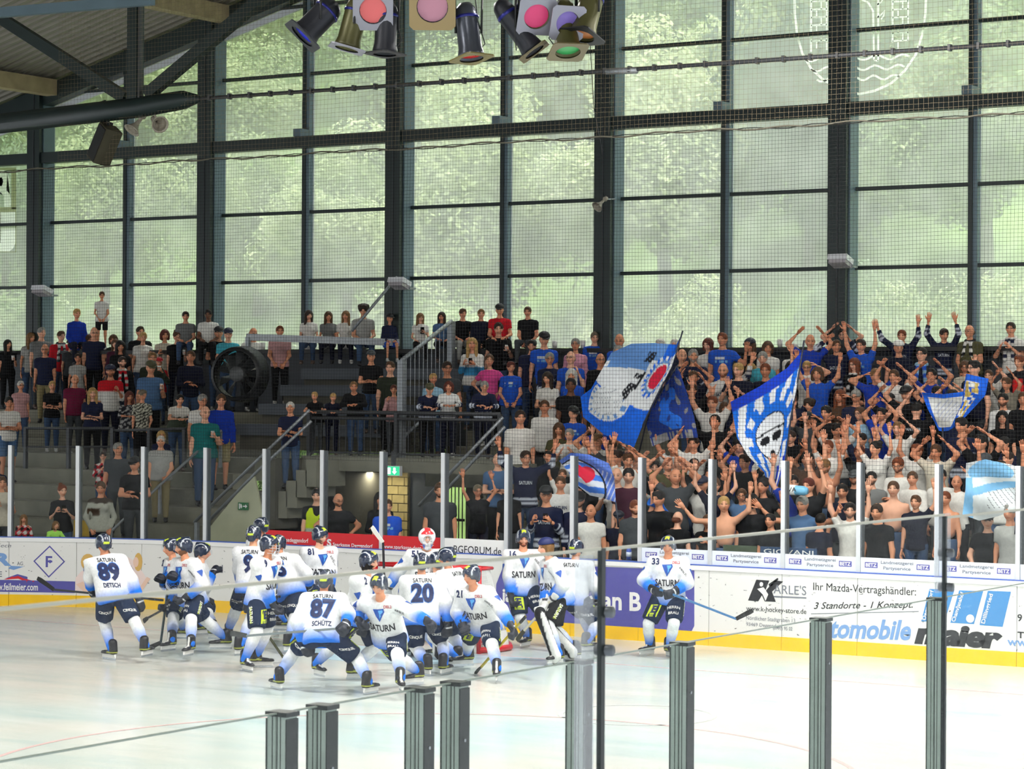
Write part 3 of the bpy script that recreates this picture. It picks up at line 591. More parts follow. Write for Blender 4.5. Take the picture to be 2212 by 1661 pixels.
for j in range(nv+1):
    for i in range(nu+1):
        u=-110+110*i/nu; v=42.5+75*j/nv; vs.append((u,v,hillz(u,v)))
for j in range(nv):
    for i in range(nu): a=j*(nu+1)+i; fs.append((a,a+1,a+nu+2,a+nu+1))
hill=obj('hillside',mesh('hillside',vs,fs,mat('grass_hill',srgb(112,140,70),.9,noise=.4,nscale=.8),True)); tag(hill,'grassy wooded hillside beyond the windows','hillside',kind='structure')
CR=[crown(17000,1,.025),crown(17000,2,.024,22,1.0),crown(16000,3,.027,13,1.1),crown(17000,4,.024,18,.7)]
_tk=MB().tube([(0,0,-2.2),(.03,0,-1),(0,.04,-.2),(.02,0,.3)],[.07,.055,.04,.02],7); TRUNK=mesh('trunk',_tk.v,_tk.f,M_bark,True)
def tree(name,label,loc,r,hz,m,k,group,cat='tree'):
    t=tag(empty(name,loc,random.uniform(0,6.28)),label,cat,group); t.scale=(r,r,r*hz)
    o=obj('foliage',CR[k],t,m=m); obj('trunk',TRUNK,t); return t
ords=['first','second','third','fourth','fifth','sixth','seventh','eighth','ninth','tenth','eleventh','twelfth','thirteenth','fourteenth','fifteenth','sixteenth','seventeenth','eighteenth','nineteenth','twentieth']
def nth(i):
    if i<20: return ords[i]
    return f'{i+1}th' if (i+1)%10 not in (1,2,3) else f"{i+1}{ {1:'st',2:'nd',3:'rd'}[(i+1)%10]}"
TG=random.Random(5)
for ri,(v,sp,r0,adj) in enumerate(((50,3.6,2.3,'leafy shrub-like'),(55,4.6,3.1,'broad-leaved'),(61,5.2,3.7,'tall broad-leaved'),(69,6,4.4,'rounded woodland'),(79,7,5.2,'hazy far woodland'))):
    ua,ub=atV(-120,300,v)[0],atV(2330,300,v)[0]; n=int((ub-ua)/sp)+1
    for i in range(n):
        u=ua+(ub-ua)*(i+.5)/n+TG.uniform(-.8,.8); vv=v+TG.uniform(-1.2,1.2); r=r0*TG.uniform(.8,1.2); m=(M_leaf,M_leafd,M_leafy)[TG.choice((0,0,1,2,2))]
        c={'leaf_green':'mid-green','leaf_blue_green':'blue-green','leaf_yellow_green':'yellow-green'}[m.name]
        tree('hillside_tree',f'{c} {adj} tree outside, {nth(i)} from the left in hillside row {["one","two","three","four","five"][ri]}',(u,vv,hillz(u,vv)+r*(1.05 if ri else .55)),r,TG.uniform(.9,1.25),m,TG.randrange(4),'trees on the hillside')
n=16; ua,ub=atV(-60,740,47)[0],atV(2280,740,47)[0]
for i in range(n):
    u=ua+(ub-ua)*(i+.5)/n+TG.uniform(-.5,.5); v=46.8+TG.uniform(-.6,.6); r=1.55*TG.uniform(.8,1.2)
    if abs(u-(uG0+uG1)/2*47/40)<2.2: continue
    tree('hillside_bush',f'bright green bush just outside the windows, {nth(i)} from the left',(u,v,3.1+TG.uniform(-.4,.9)),r,1.25,(M_leafy,M_leaf)[i%2],i%4,'bushes outside the windows','bush')
# ================================================================ things hung in the hall
M_can=mat('can_dark',srgb(34,36,44),.45,.3); M_cano=mat('can_olive',srgb(84,82,46),.4,.3,noise=.2,nscale=5); M_frame=mat('gel_frame',srgb(150,150,162),.4,.3); M_blk2=mat('black_plastic',srgb(26,27,30),.5,noise=.1,nscale=6)
def gel(c): return mat('gel_%d_%d_%d'%c,srgb(*c),.35)
DS=24.
def atD(px,py,D): d=Vector(ray(px,py)); k=D/d.dot(Vector(_fw)); return Vector((0,0,H))+d*k
bar0,bar1=atD(600,-38,DS),atD(1345,-46,DS)
lb=tag(MB().tube([(0,0,0),tuple(bar1-bar0)],.045,10).build('lighting_bar',M_rail,None,True,loc=bar0),'horizontal steel bar from which the stage spotlights hang','bar')
for k in (.1,.5,.9):
    q=(bar1-bar0)*k; MB().tube([tuple(q),tuple(q+Vector((0,0,5.6-q.z)))],.012,6).build('hanger_rod',M_rail,lb,True)
def spot(px,py,ang,tilt,L,R,body,gelc,frame,label,flap=True):
    """par can: px,py = centre of the can; ang = lean of the can in the picture, tilt = lean towards the viewer"""
    c=atD(px,py,DS); t=tag(empty('stage_spotlight',c),label,'spotlight','stage spotlights on the bar')
    ax=(Vector(_r)*math.sin(ang)-Vector(_u)*math.cos(ang))*math.cos(tilt)-Vector(_fw)*math.sin(tilt); ax.normalize(); M=ax.to_track_quat('Z','Y').to_matrix().to_4x4()
    MB().lathe([(.001,-L*.62),(R*.5,-L*.6),(R*.85,-L*.5),(R,-L*.36),(R,-L*.3),(R*.98,-L*.28),(R*1.0,L*.3),(R*1.12,L*.42),(R*1.14,L*.5),(R*1.05,L*.5),(R*.95,L*.4)],18,M).build('can',body,t,True)
    MB().lathe([(R*1.02,-L*.34),(R*1.06,-L*.33),(R*1.06,-L*.29),(R*1.02,-L*.28)],18,M).build('band',mat('can_blue_band',srgb(34,38,120),.3,.4),t,True)
    MB().lathe([(.001,L*.44),(R*1.0,L*.44)],18,M).build('lens',gel(gelc),t,True)
    s=R*1.5; q=MB(); N=32; vs=[]
    for z in (L*.5,L*.5+.012):
        for k in range(N):
            a=2*math.pi*(k+.5)/N; c_,s_=math.cos(a),math.sin(a); m_=s/max(abs(c_),abs(s_)); vs+=[M@Vector((c_*R*1.02,s_*R*1.02,z)),M@Vector((c_*m_,s_*m_,z))]
    fs=[]
    for k in range(N):
        a,b=2*k,2*((k+1)%N); fs+=[(a,b,b+1,a+1),(a+2*N,a+1+2*N,b+1+2*N,b+2*N),(a+1,b+1,b+1+2*N,a+1+2*N)]
    q.add(vs,fs)
    q.build('gel_frame',frame,t)
    top=Vector((0,0,0)); side=ax.cross(Vector((0,0,1))).normalized() if abs(ax.z)<.98 else Vector(_r)
    bz=bar0.z+(c-bar0).dot((bar1-bar0).normalized())*(bar1-bar0).normalized().z-c.z
    MB().tube([tuple(side*R*1.1),tuple(side*R*1.15+Vector((0,0,max(.1,bz-.12)))),tuple(-side*R*1.15+Vector((0,0,max(.1,bz-.12)))),tuple(-side*R*1.1)],.012,6).build('yoke',M_blk2,t,True)
    MB().tube([tuple(side*R*.5+Vector((0,0,max(.1,bz-.12)))),tuple(side*R*.8+Vector((0,0,.12))),tuple(side*R*1.4+Vector((0,0,-.1))),tuple(side*R*.6+Vector((0,0,-.22)))],.006,5).build('cable',M_blk2,t,True)
spot(686,45,-.75,.2,.42,.13,M_can,(40,48,190),mat('flap_dark',srgb(40,42,50),.4),'dark stage spotlight tilted left with blue lens and pale side')
spot(762,55,-.25,.05,.46,.115,M_cano,(90,90,120),M_frame,'olive stage spotlight pointing down with pale lavender frame')
spot(806,14,.1,1.15,.3,.13,M_can,(226,108,110),M_frame,'stage spotlight facing the viewer with round coral gel in white frame')
spot(834,65,-.05,.05,.46,.11,M_can,(60,60,70),M_blk2,'black stage spotlight hanging straight down behind the coral one')
spot(935,8,.0,1.2,.3,.15,M_can,(186,130,150),mat('frame_tan',srgb(150,130,90),.4),'stage spotlight at the top edge with dusty pink gel')
spot(1012,72,.12,.15,.5,.115,mat('can_grey',srgb(70,74,84),.3,.5),(200,40,40),mat('flap_olive',srgb(110,100,50),.4),'grey stage spotlight alone in the middle with domed back')
spot(1118,62,.62,.1,.55,.105,M_can,(205,30,50),mat('flap_olive2',srgb(100,90,60),.4),'blue-backed stage spotlight leaning right with red lens edge')
spot(1150,22,.45,1.0,.34,.125,M_cano,(236,70,130),M_frame,'stage spotlight facing the viewer with bright pink gel')
spot(1222,62,.08,.35,.5,.12,M_cano,(60,160,90),mat('flap_olive2',srgb(100,90,60),.4),'olive stage spotlight with green rim below the violet gel')
spot(1216,40,.6,1.05,.3,.115,M_cano,(136,116,200),M_frame,'stage spotlight facing the viewer with violet gel')
spot(1270,28,-.25,.3,.5,.12,M_cano,(210,130,70),M_blk2,'rightmost olive stage spotlight with orange rim')
# jet fan on its bracket arm
fc=Vector(P(517,808,38.6)); fan=tag(empty('ventilator',fc),'large black round ventilator fan mounted above the left stand','fan')
q=Matrix.Rotation(math.radians(14),4,'Z')@Matrix.Rotation(math.radians(90),4,'X')
MB().lathe([(.47,.22),(.53,.2),(.55,.1),(.55,-.12),(.57,-.2),(.55,-.21),(.5,-.15),(.48,.0),(.46,.2)],36,q).build('casing',M_blk2,fan,True)
MB().lathe([(.001,-.14),(.13,-.14),(.16,-.1),(.16,.13),(.14,.15),(.001,.15)],20,q).build('hub',mat('fan_hub',srgb(84,86,88),.5,.2,noise=.15,nscale=6),fan,True)
bld=MB(); rr=q.to_3x3()
me=None
for k in range(9):
    a=2*math.pi*k/9; R2=q@Matrix.Rotation(a,4,'Z')
    v=[R2@Vector(p) for p in ((.14,-.05,-.1),(.45,-.1,-.14),(.45,.1,.08),(.14,.05,.08),(.14,-.05,-.085),(.45,-.1,-.125),(.45,.1,.095),(.14,.05,.095))]
    MB().add(v,[(0,1,2,3),(7,6,5,4),(0,4,5,1),(1,5,6,2),(2,6,7,3)]).build('blade',mat('fan_blade',srgb(60,62,64),.4,.3),fan)
for k in range(3):
    a=2*math.pi*k/3+.5; R2=q@Matrix.Rotation(a,4,'Z'); MB().beam(R2@Vector((.1,0,-.15)),R2@Vector((.5,0,-.15)),.03,.03).build('strut',M_blk2,fan)
arm=tag(empty('fan_bracket',P(862,742,41.45)),'grey steel bracket arm and stay holding the fan off the window column','bracket')
e0=Vector(P(862,740,41.45)); L=lambda p:tuple(Vector(p)-Vector(P(862,742,41.45)))
MB().beam(L(e0),L(P(532,728,39.2)),.1,.14).build('arm',M_galv,arm); MB().tube([L(P(858,598,41.45)),L(P(760,715,40.7))],.03,8).build('stay',M_galv,arm,True); MB().box(-.04,.04,-.04,.04,-.35,0).build('drop_plate',M_galv,arm,loc=L(P(536,728,39.2)))
# loudspeakers, horns, floodlights
c=Vector(P(226,312,33)); sp=tag(empty('loudspeaker_box',c),'dark box loudspeaker tilted under the truss chord','loudspeaker'); Rm=Matrix.Rotation(math.radians(28),4,'Y')@Matrix.Rotation(math.radians(-25),4,'Z')
MB().box(-.19,.19,-.16,.16,-.33,.33).build('cabinet',mat('speaker_olive',srgb(58,54,36),.6,noise=.2,nscale=3),sp,rot=Rm.to_euler()); MB().box(-.17,.17,-.175,-.16,-.3,.3).build('grille',M_blk2,sp,rot=Rm.to_euler()); MB().box(-.23,-.2,-.1,.1,-.33,.36).build('bracket',M_blk2,sp,rot=Rm.to_euler()); MB().tube([(.06,0,.3),(.1,0,.56)],.03,8).build('hanger',M_blk2,sp,True)
M_horn=mat('horn_grey',srgb(168,160,146),.5,noise=.1,nscale=5)
def horn(name,loc,dirv,s,label,grp=None):
    t=tag(empty(name,loc),label,'horn speaker',grp); M=Vector(dirv).to_track_quat('Z','Y').to_matrix().to_4x4()
    MB().lathe([(.001,-.2*s),(.06*s,-.2*s),(.07*s,-.12*s),(.035*s,-.08*s),(.045*s,.05*s),(.09*s,.17*s),(.17*s,.25*s),(.16*s,.25*s),(.07*s,.12*s),(.02*s,0)],18,M).build('bell',M_horn,t,True); return t
horn('horn_speaker',P(300,262,33),(-.2,-.6,-.75),.9,'grey horn loudspeaker under the truss chord, mouth pointing down left'); MB().tube([(0,0,0),(.06,0,.3)],.02,6).build('hanger',M_horn,COL.objects[-1].parent if False else bpy.data.objects['horn_speaker'],True)
t=horn('horn_speaker',P(338,262,33),(.8,-.5,-.35),.9,'grey horn loudspeaker under the truss chord, mouth pointing right'); MB().tube([(0,0,0),(-.1,0,.3)],.02,6).build('hanger',M_horn,t,True)
t=horn('horn_speaker',P(1301,436,41.2),(-.25,-.7,-.6),.7,'pale horn loudspeaker on the window column above the flags'); MB().tube([(0,.05,.05),(.05,.4,.08)],.015,6).build('bracket',M_galv,t,True)
for (x,y,lb) in ((90,630,'at the far left window column'),(862,614,'on the column above the bench barrier'),(1815,566,'on the column right of the big flag')):
    t=tag(empty('floodlight',P(x,y,41.2)),'white rectangular floodlight '+lb,'floodlight','floodlights on the columns'); rt=Matrix.Rotation(math.radians(-18),4,'X').to_euler()
    MB().box(-.19,.19,-.16,.16,0,.1).build('housing',mat('flood_white',srgb(226,226,232),.4),t,rot=rt); MB().box(-.17,.17,-.14,.14,-.07,0).build('lens',mat('flood_lens',srgb(176,170,176),.25),t,rot=rt); MB().box(-.03,.2,.1,.32,-.1,-.06).build('bracket',M_galv,t)
p=P(1806,600,41.3); tag(MB().tube([(0,0,0),(0,0,4.7-p[2])],.012,6).build('cable',M_blk2,None,True,loc=p),'black cable running down from the floodlight on the right column','cable')
p=P(1275,95,33); tag(MB().tube([(0,0,0),(.06,.02,-1.0),(.2,.02,-1.6),(.23,0,-1.75)],.006,5).build('cord',M_blk2,None,True,loc=p),'thin dark cord hanging from the pipe to the rope','cord')
# ================================================================ near glass of the rink's side in the foreground
UN=-6.54
M_post=mat('near_post',srgb(150,164,156),.4,.3,noise=.12,nscale=6); M_postd=mat('near_post_dark',srgb(38,44,44),.4,.4)
near=tag(empty('glass_barrier',(UN,11,0)),'foreground glass barrier with dark green-grey posts along the near boards','glass barrier')
NV=[6.2,8.48,8.77,9.53,9.83,10.99,12.11,13.91,15.75,18.2]
for i,v in enumerate(NV[1:-1]):
    y=v-11
    MB().box(-.05,.05,y-.04,y+.04,0,2.38).build('post',M_post,near); MB().box(.05,.056,y-.042,y+.042,0,2.37).build('post_side',M_postd,near); MB().box(-.056,-.05,y-.044,y+.02,0,2.37).build('post_gasket',M_postd,near); MB().box(-.058,.06,y-.046,y+.046,2.38,2.4).build('post_cap',M_postd,near); MB().tube([(.056,y,2.12),(.06,y,2.12)],.008,8).build('bolt',M_galv,near)
    for q in (-.022,.004,.022): MB().box(q-.002,q+.002,y-.0415,y-.04,0,2.38).build('post_groove',M_postd,near)
for a,b in zip(NV[:-1],NV[1:]):
    MB().box(-.006,.006,a-11+.04,b-11-.04,0,2.395).build('glass_pane',M_glassnear,near); MB().box(-.007,.007,a-11+.04,b-11-.04,2.39,2.397).build('pane_edge',mat('glass_edge',srgb(130,142,132),.3),near)
UN2=-3.89
n2=tag(empty('glass_screen',(UN2,6.67,0)),'blurred glass screen close to the camera with steel clamps','glass barrier')
for a,b,z in ((3.2,6.655,3.3),(6.685,9.43,3.297),(9.46,12.5,3.285)):
    MB().box(-.006,.006,a-6.67,b-6.67,.4,z).build('glass_pane',M_glassnear,n2); MB().box(-.007,.007,a-6.67,b-6.67,z-.005,z+.004).build('pane_edge',mat('glass_edge2',srgb(176,176,160),.4),n2)
MB().box(-.008,.008,-.012,.012,.4,3.3).build('joint_profile',M_postd,n2); MB().box(-.008,.008,2.77,2.785,.4,3.29).build('joint_profile',M_postd,n2)
for v,z in ((0,3.1),(0,2.98),(2.775,3.14),(2.775,3.0)):
    MB().tube([(-.03,v+.02,z),(.03,v+.02,z)],.018,10).build('clamp',M_darkalu,n2,True)
M_clear=glassmat('clear_plate',(.9,.92,.95),.05,.12,(.9,.9,.95))
MB().box(-.02,-.008,2.72,2.86,2.98,3.3).build('clear_plate',M_clear,n2); MB().box(-.02,-.008,-.13,-.03,2.6,3.28).build('clear_plate',M_clear,n2)
# ================================================================ figure library: smooth bodies grown from limb segments
def smin(a,b,k):
    h=np.clip(.5+.5*(b-a)/k,0,1); return b*(1-h)+a*h-k*h*(1-h)
def sdf_mesh(prims,vox,k=.03,clips=(),sub=()):
    """prims: (a,b,ra,rb[,scale xyz[,clip]]) tapered segments joined smoothly -> one closed skin (surface nets)"""
    lo=np.array([1e9]*3);hi=-lo
    for p in prims:
        r=max(p[2],p[3])*1.02+2*vox; sc=np.array(p[4] if len(p)>4 and p[4] is not None else (1,1,1))
        for q in (p[0],p[1]): lo=np.minimum(lo,np.array(q)-r*sc); hi=np.maximum(hi,np.array(q)+r*sc)
    lo-=vox; n=np.ceil((hi-lo)/vox).astype(int)+2
    ax=[lo[i]+vox*np.arange(n[i]) for i in range(3)]
    D=np.full(n,.5,np.float32)
    for p in prims:
        a,b=np.array(p[0],float),np.array(p[1],float); ra,rb=p[2],p[3]; sc=np.array(p[4] if len(p)>4 and p[4] is not None else (1.,1.,1.)); cl=p[5] if len(p)>5 else None
        m=(max(ra,rb))*sc+k+2*vox; i0=np.maximum(0,np.floor((np.minimum(a,b)-m-lo)/vox).astype(int)); i1=np.minimum(n,np.ceil((np.maximum(a,b)+m-lo)/vox).astype(int)+1)
        X=((ax[0][i0[0]:i1[0]]-a[0])/sc[0])[:,None,None]; Y=((ax[1][i0[1]:i1[1]]-a[1])/sc[1])[None,:,None]; Z=((ax[2][i0[2]:i1[2]]-a[2])/sc[2])[None,None,:]
        d=(b-a)/sc; L=max(d@d,1e-9); t=np.clip((X*d[0]+Y*d[1]+Z*d[2])/L,0,1)
        dist=np.sqrt((X-d[0]*t)**2+(Y-d[1]*t)**2+(Z-d[2]*t)**2)-(ra+(rb-ra)*t)
        if cl:
            dn=d/math.sqrt(L); dist=np.maximum(dist,X*dn[0]+Y*dn[1]+Z*dn[2]-math.sqrt(L))
        s=tuple(slice(i0[i],i1[i]) for i in range(3)); D[s]=smin(D[s],dist.astype(np.float32),k)
    G=lambda i:ax[i].reshape([-1 if j==i else 1 for j in range(3)])
    for nrm,off in clips: D=np.maximum(D,(G(0)*nrm[0]+G(1)*nrm[1]+G(2)*nrm[2]-off).astype(np.float32))
    for c,r in sub: D=np.maximum(D,-((np.sqrt(((G(0)-c[0])/r[0])**2+((G(1)-c[1])/r[1])**2+((G(2)-c[2])/r[2])**2)-1)*min(r)).astype(np.float32))
    ins=D<0; c=np.zeros(tuple(q-1 for q in n),np.int8)
    for i in (0,1):
        for j in (0,1):
            for l in (0,1): c+=ins[i:n[0]-1+i,j:n[1]-1+j,l:n[2]-1+l]
    idx=np.argwhere((c>0)&(c<8))
    if len(idx)==0: return np.zeros((0,3)),np.zeros((0,4),int)
    acc=np.zeros((len(idx),3)); cnt=np.zeros(len(idx))
    cor=[(i,j,l) for i in (0,1) for j in (0,1) for l in (0,1)]; dv={q:D[idx[:,0]+q[0],idx[:,1]+q[1],idx[:,2]+q[2]] for q in cor}
    for q in cor:
        for e in range(3):
            if q[e]==0:
                w=list(q); w[e]=1; w=tuple(w); A=dv[q];B=dv[w]; cr=(A<0)!=(B<0); t=np.where(cr,A/np.where(cr,A-B,1),0)
                pt=np.tile(np.array(q,float),(len(idx),1)); pt[:,e]=t; acc[cr]+=pt[cr]; cnt[cr]+=1
    V=lo+(idx+acc/cnt[:,None])*vox
    vid=np.full(c.shape,-1,np.int32); vid[idx[:,0],idx[:,1],idx[:,2]]=np.arange(len(idx)); Fs=[]
    for e in range(3):
        o=[j for j in range(3) if j!=e]; sl0=[slice(None)]*3; sl1=[slice(None)]*3; sl0[e]=slice(0,-1); sl1[e]=slice(1,None)
        A=ins[tuple(sl0)];B=ins[tuple(sl1)]
        for flip,ee in ((False,np.argwhere(A&~B)),(True,np.argwhere(~A&B))):
            if len(ee)==0: continue
            ok=(ee[:,o[0]]>0)&(ee[:,o[1]]>0); ee=ee[ok]; q=[]
            for da,db in ((1,1),(0,1),(0,0),(1,0)):
                w=ee.copy(); w[:,o[0]]-=da; w[:,o[1]]-=db; w=np.minimum(w,np.array(c.shape)-1); q.append(vid[w[:,0],w[:,1],w[:,2]])
            q=np.stack(q,1); q=q[(q>=0).all(1)]
            if (e==1)!=flip: q=q[:,::-1]
            Fs.append(q)
    return V,np.concatenate(Fs)
# ---- head: one skin with brow, eye hollows, nose, lips, chin and ears (face towards -y)
HS=1.07
def make_head(nc,nr,female=False,child=False):
    lam=np.linspace(-1,1,nc,endpoint=False); lam=math.pi*(lam*.62+.38*lam**3); phi=np.linspace(0,math.pi,nr+1)[1:-1]
    P_=[];
    for ph in phi:
        for l in lam:
            d=np.array((math.sin(l)*math.sin(ph),-math.cos(l)*math.sin(ph),math.cos(ph)))
            p=d*np.array((.076,.097,.118))
            z=p[2]; 
            if z<-.01:
                t=min(1,(-z-.01)/.1); p[0]*=1-(.34 if female else .26)*t**1.4; p[1]*=1-.10*t if d[1]<0 else 1-.42*t
            if d[1]<0: p[1]*=1-.10*abs(d[0])
            x,y,z=p; fr=max(0,-d[1])
            g=lambda cx,cz,sx,sz:math.exp(-((x-cx)/sx)**2-((z-cz)/sz)**2)*(fr>.3)
            p[1]-=.024*g(0,-.026,.014,.020)+.010*g(0,.002,.011,.022)+.006*g(0,-.092,.022,.016)+.006*g(0,-.058,.026,.010)+.004*g(0,.04,.05,.012)
            p[1]+=.011*g(.031,.012,.016,.012)+.011*g(-.031,.012,.016,.012)+.004*g(0,-.074,.02,.006)
            e=math.exp(-((y-.012)/.017)**2-((z+.004)/.028)**2)*(abs(d[0])>.7); p[0]+=np.sign(x)*.016*e
            P_.append(p)
    P_=np.array([(0,0,.118)]+P_+[(0,-.02,-.112)]); nrr=len(phi); fs=[]
    for j in range(nc): fs.append((0,1+j,1+(j+1)%nc)); 
    for i in range(nrr-1):
        for j in range(nc): a=1+i*nc+j;b=1+i*nc+(j+1)%nc; fs.append((a,a+nc,b+nc,b))
    k=len(P_)-1
    for j in range(nc): fs.append((k,1+(nrr-1)*nc+(j+1)%nc,1+(nrr-1)*nc+j))
    return P_*HS*(.95 if child else (.97 if female else 1)),fs
HEADS={}
def head_tpl(kind,hi):
    if (kind,hi) not in HEADS: HEADS[(kind,hi)]=make_head(38 if hi else 28,36 if hi else 30,kind=='f',kind=='c')
    return HEADS[(kind,hi)]
def face_colors(Pv,skin,hairc,beard=0,hi=False):
    c=np.tile(np.array(skin),(len(Pv),1)); x,y,z=(Pv/HS).T; f=y<-.03
    eye=f&(((np.abs(x)-.031)/.015)**2+((z-.011)/.0095)**2<1); brow=f&(np.abs(np.abs(x)-.032)<.02)&(np.abs(z-.034)<.0072); lip=f&(np.abs(x)<.025)&(np.abs(z+.061)<.008)
    chk=f&(((np.abs(x)-.042)/.02)**2+((z+.03)/.02)**2<1); c[chk]=np.array(skin)*np.array((1.05,.92,.9))
    if beard:
        bd=(z<-.028-.1*np.maximum(0,.03-np.abs(x))*(beard<2))&(y<.035)&(z<-.04+(np.abs(x)>.04)*.03); bd&=~((z>-.05)&(np.abs(x)<.02)); c[bd]=np.array(hairc)*.8+np.array(skin)*.2*(beard<2)
    c[lip]=np.array(skin)*np.array((.85,.55,.52)); c[brow]=np.array(hairc)*.7+np.array(skin)*.3; c[eye]=np.array((.035,.03,.03)) if hi else np.array(skin)*.05
    return c
# ---- hand: palm, thumb from its side and four unequal jointed fingers (z towards the fingers, palm to -y, thumb to +x)
def make_hand(curl):
    vs=[];fs=[]
    def tube(pts,rs,n=5,flat=1.):
        base=len(vs); pts=[np.array(p,float) for p in pts]
        for i,p in enumerate(pts):
            d=pts[min(i+1,len(pts)-1)]-pts[max(i-1,0)]; d/=np.linalg.norm(d); x=np.cross(d,(0,1,0)); x/=np.linalg.norm(x)+1e-9; y=np.cross(x,d)
            for k in range(n): a=2*math.pi*k/n; vs.append(p+(x*math.cos(a)+y*math.sin(a)*flat)*rs[i])
        for i in range(len(pts)-1):
            for k in range(n): a=base+i*n+k;b=base+i*n+(k+1)%n; fs.append((a,b,b+n,a+n))
        fs.append(tuple(base+(len(pts)-1)*n+k for k in range(n))); fs.append(tuple(base+k for k in reversed(range(n))))
    tube([(0,0,-.03),(0,0,.015),(.002,0,.05),(0,0,.092)],[.026,.034,.043,.040],8,.42)
    for x,l,sp in ((.031,.072,.10),(.010,.080,.02),(-.011,.074,-.05),(-.031,.058,-.14)):
        p=np.array((x,0,.082)); pts=[p]; a=curl*.25
        for seg in (.45,.32,.26):
            p=p+l*seg*np.array((math.sin(sp)*math.cos(a),-math.sin(a),math.cos(a)*math.cos(sp))); pts.append(p); a+=curl*.75
        tube(pts,[.0105,.0098,.009,.0065])
    p=np.array((.030,-.004,.022)); pts=[p]; a=.75-curl*.2
    for seg in (.032,.03,.024): p=p+seg*np.array((math.sin(a),-.25-curl*.4,math.cos(a))); pts.append(p); a-=.25
    tube(pts,[.014,.0125,.011,.008])
    return np.array(vs),fs
HANDS={'open':make_hand(.12),'soft':make_hand(.55),'fist':make_hand(1.25)}
nrm=lambda v:np.array(v,float)/max(1e-9,np.linalg.norm(v))
# arm poses: upper-arm and forearm directions for the arm on +x (mirrored for the other), hand, palm normal
ARMS={'down':((.16,.02,-1),(.06,-.18,-1),'soft',(-1,-.2,0)),'pocket':((.35,.1,-1),(-.35,-.35,-.8),'fist',(0,-1,0)),'cross':((.22,-.22,-1),(-.93,-.42,.12),'soft',(0,-.4,-1)),
 'clapover':((.66,-.22,.75),(-.72,-.2,.72),'open',(-.8,-.5,0)),'up':((.5,-.2,.9),(-.1,-.12,1),'open',(0,-1,0)),'upV':((.82,-.2,.55),(.22,-.15,1),'open',(-.3,-1,0)),'wide':((.95,-.25,.1),(.62,-.4,.75),'open',(0,-1,.2)),
 'fwd':((.3,-.8,.35),(-.05,-.75,.7),'open',(0,-.5,-1)),'clap':((.3,-.5,-.85),(-.55,-.62,.62),'open',(-1,-.2,0)),'hold':((.2,-.12,-1),(-.25,-.75,.5),'fist',(-1,0,0)),'sip':((.35,-.5,-.75),(-.55,-.3,.85),'fist',(-1,0,0)),
 'rail':((.3,-.72,-.62),(-.62,-.78,-.02),'soft',(0,-.2,-1)),'hip':((.75,.18,-.68),(-.72,-.25,-.62),'fist',(0,0,-1)),'front':((.18,-.12,-1),(-.45,-.55,-.72),'soft',(0,-1,0)),'lap':((.2,-.18,-1),(-.4,-.88,-.25),'soft',(0,0,-1)),'chin':((.22,-.45,-.9),(-.3,-.25,.95),'fist',(-1,0,0)),
 'wave':((.7,-.25,-.55),(.12,-.35,1),'open',(0,-1,0)),'stickL':((.3,-.45,-.9),(-.25,-.7,-.55),'fist',(0,-1,0)),'back':((.3,.35,-.95),(.1,-.1,-1),'soft',(-1,0,0)),'phone':((.2,-.4,-.95),(-.4,-.75,.6),'fist',(-1,0,0)),'headup':((.85,-.1,.5),(-.85,-.1,.45),'soft',(-1,0,0))}
LEGS={'stand':((.1,0,.93),(.105,-.015,.49),(.11,.02,.08)),'wide':((.1,0,.9),(.2,-.02,.48),(.27,.02,.08)),'sit':((.1,.02,.12),(.13,-.40,.14),(.14,-.42,-.30))}
def body_joints(pose,lean=0.,legs='stand',kind='m',arms=('down','down'),turn=0.,tilt=0.,bulk=1.):
    """joint positions for a figure 1.75 m tall, facing -y, feet at z=0 (seated: seat at z=0)"""
    J={}; sw={'m':1.,'f':.9,'c':.88}[kind]
    pel=np.array((0,0,.95 if legs!='sit' else .14)); 
    if legs=='wide': pel=np.array((0,0,.92))
    tl=np.array((0,-math.sin(lean),math.cos(lean))); fwd=np.array((0,-math.cos(lean),-math.sin(lean)))
    J['pel']=pel; J['waist']=pel+tl*.17; J['chest']=pel+tl*.36; J['neck']=pel+tl*.535; J['head']=J['neck']+nrm(tl+np.array((0,-.12+.3*lean*.0,.35)))*.165+np.array((0,-.012,0))
    J['fwd']=fwd; J['tl']=tl
    for s,an in ((1,arms[0]),(-1,arms[1])):
        a=ARMS[an] if isinstance(an,str) else an; sh=pel+tl*.438+np.array((s*.176*sw,0,0)); u=nrm(a[0]); f=nrm(a[1])
        if u[2]>.2: sh=sh+np.array((0,0,.03))
        U=np.array((s*u[0],u[1],u[2])); Fm=np.array((s*f[0],f[1],f[2]))
        if lean>.2 and an not in ('up','clapover','upV'):
            R=lambda v:np.array((v[0],v[1]*math.cos(lean*.5)-v[2]*-math.sin(lean*.5)*0+v[1]*0,v[2]))
        el=sh+U*.285; wr=el+Fm*.25; J[('sh',s)]=sh;J[('el',s)]=el;J[('wr',s)]=wr;J[('hand',s)]=(a[2],np.array((s*a[3][0],a[3][1],a[3][2])),Fm)
        L=LEGS[legs] if isinstance(legs,str) else legs
        lg=L if not isinstance(L,dict) else L[s]
        hp,kn,an_=[np.array((s*q[0] if not isinstance(L,dict) else q[0],q[1],q[2])) for q in lg]
        J[('hip',s)]=hp;J[('kn',s)]=kn;J[('an',s)]=an_
    J['turn']=turn; J['tilt']=tilt; J['kind']=kind; J['bulk']=bulk; return J
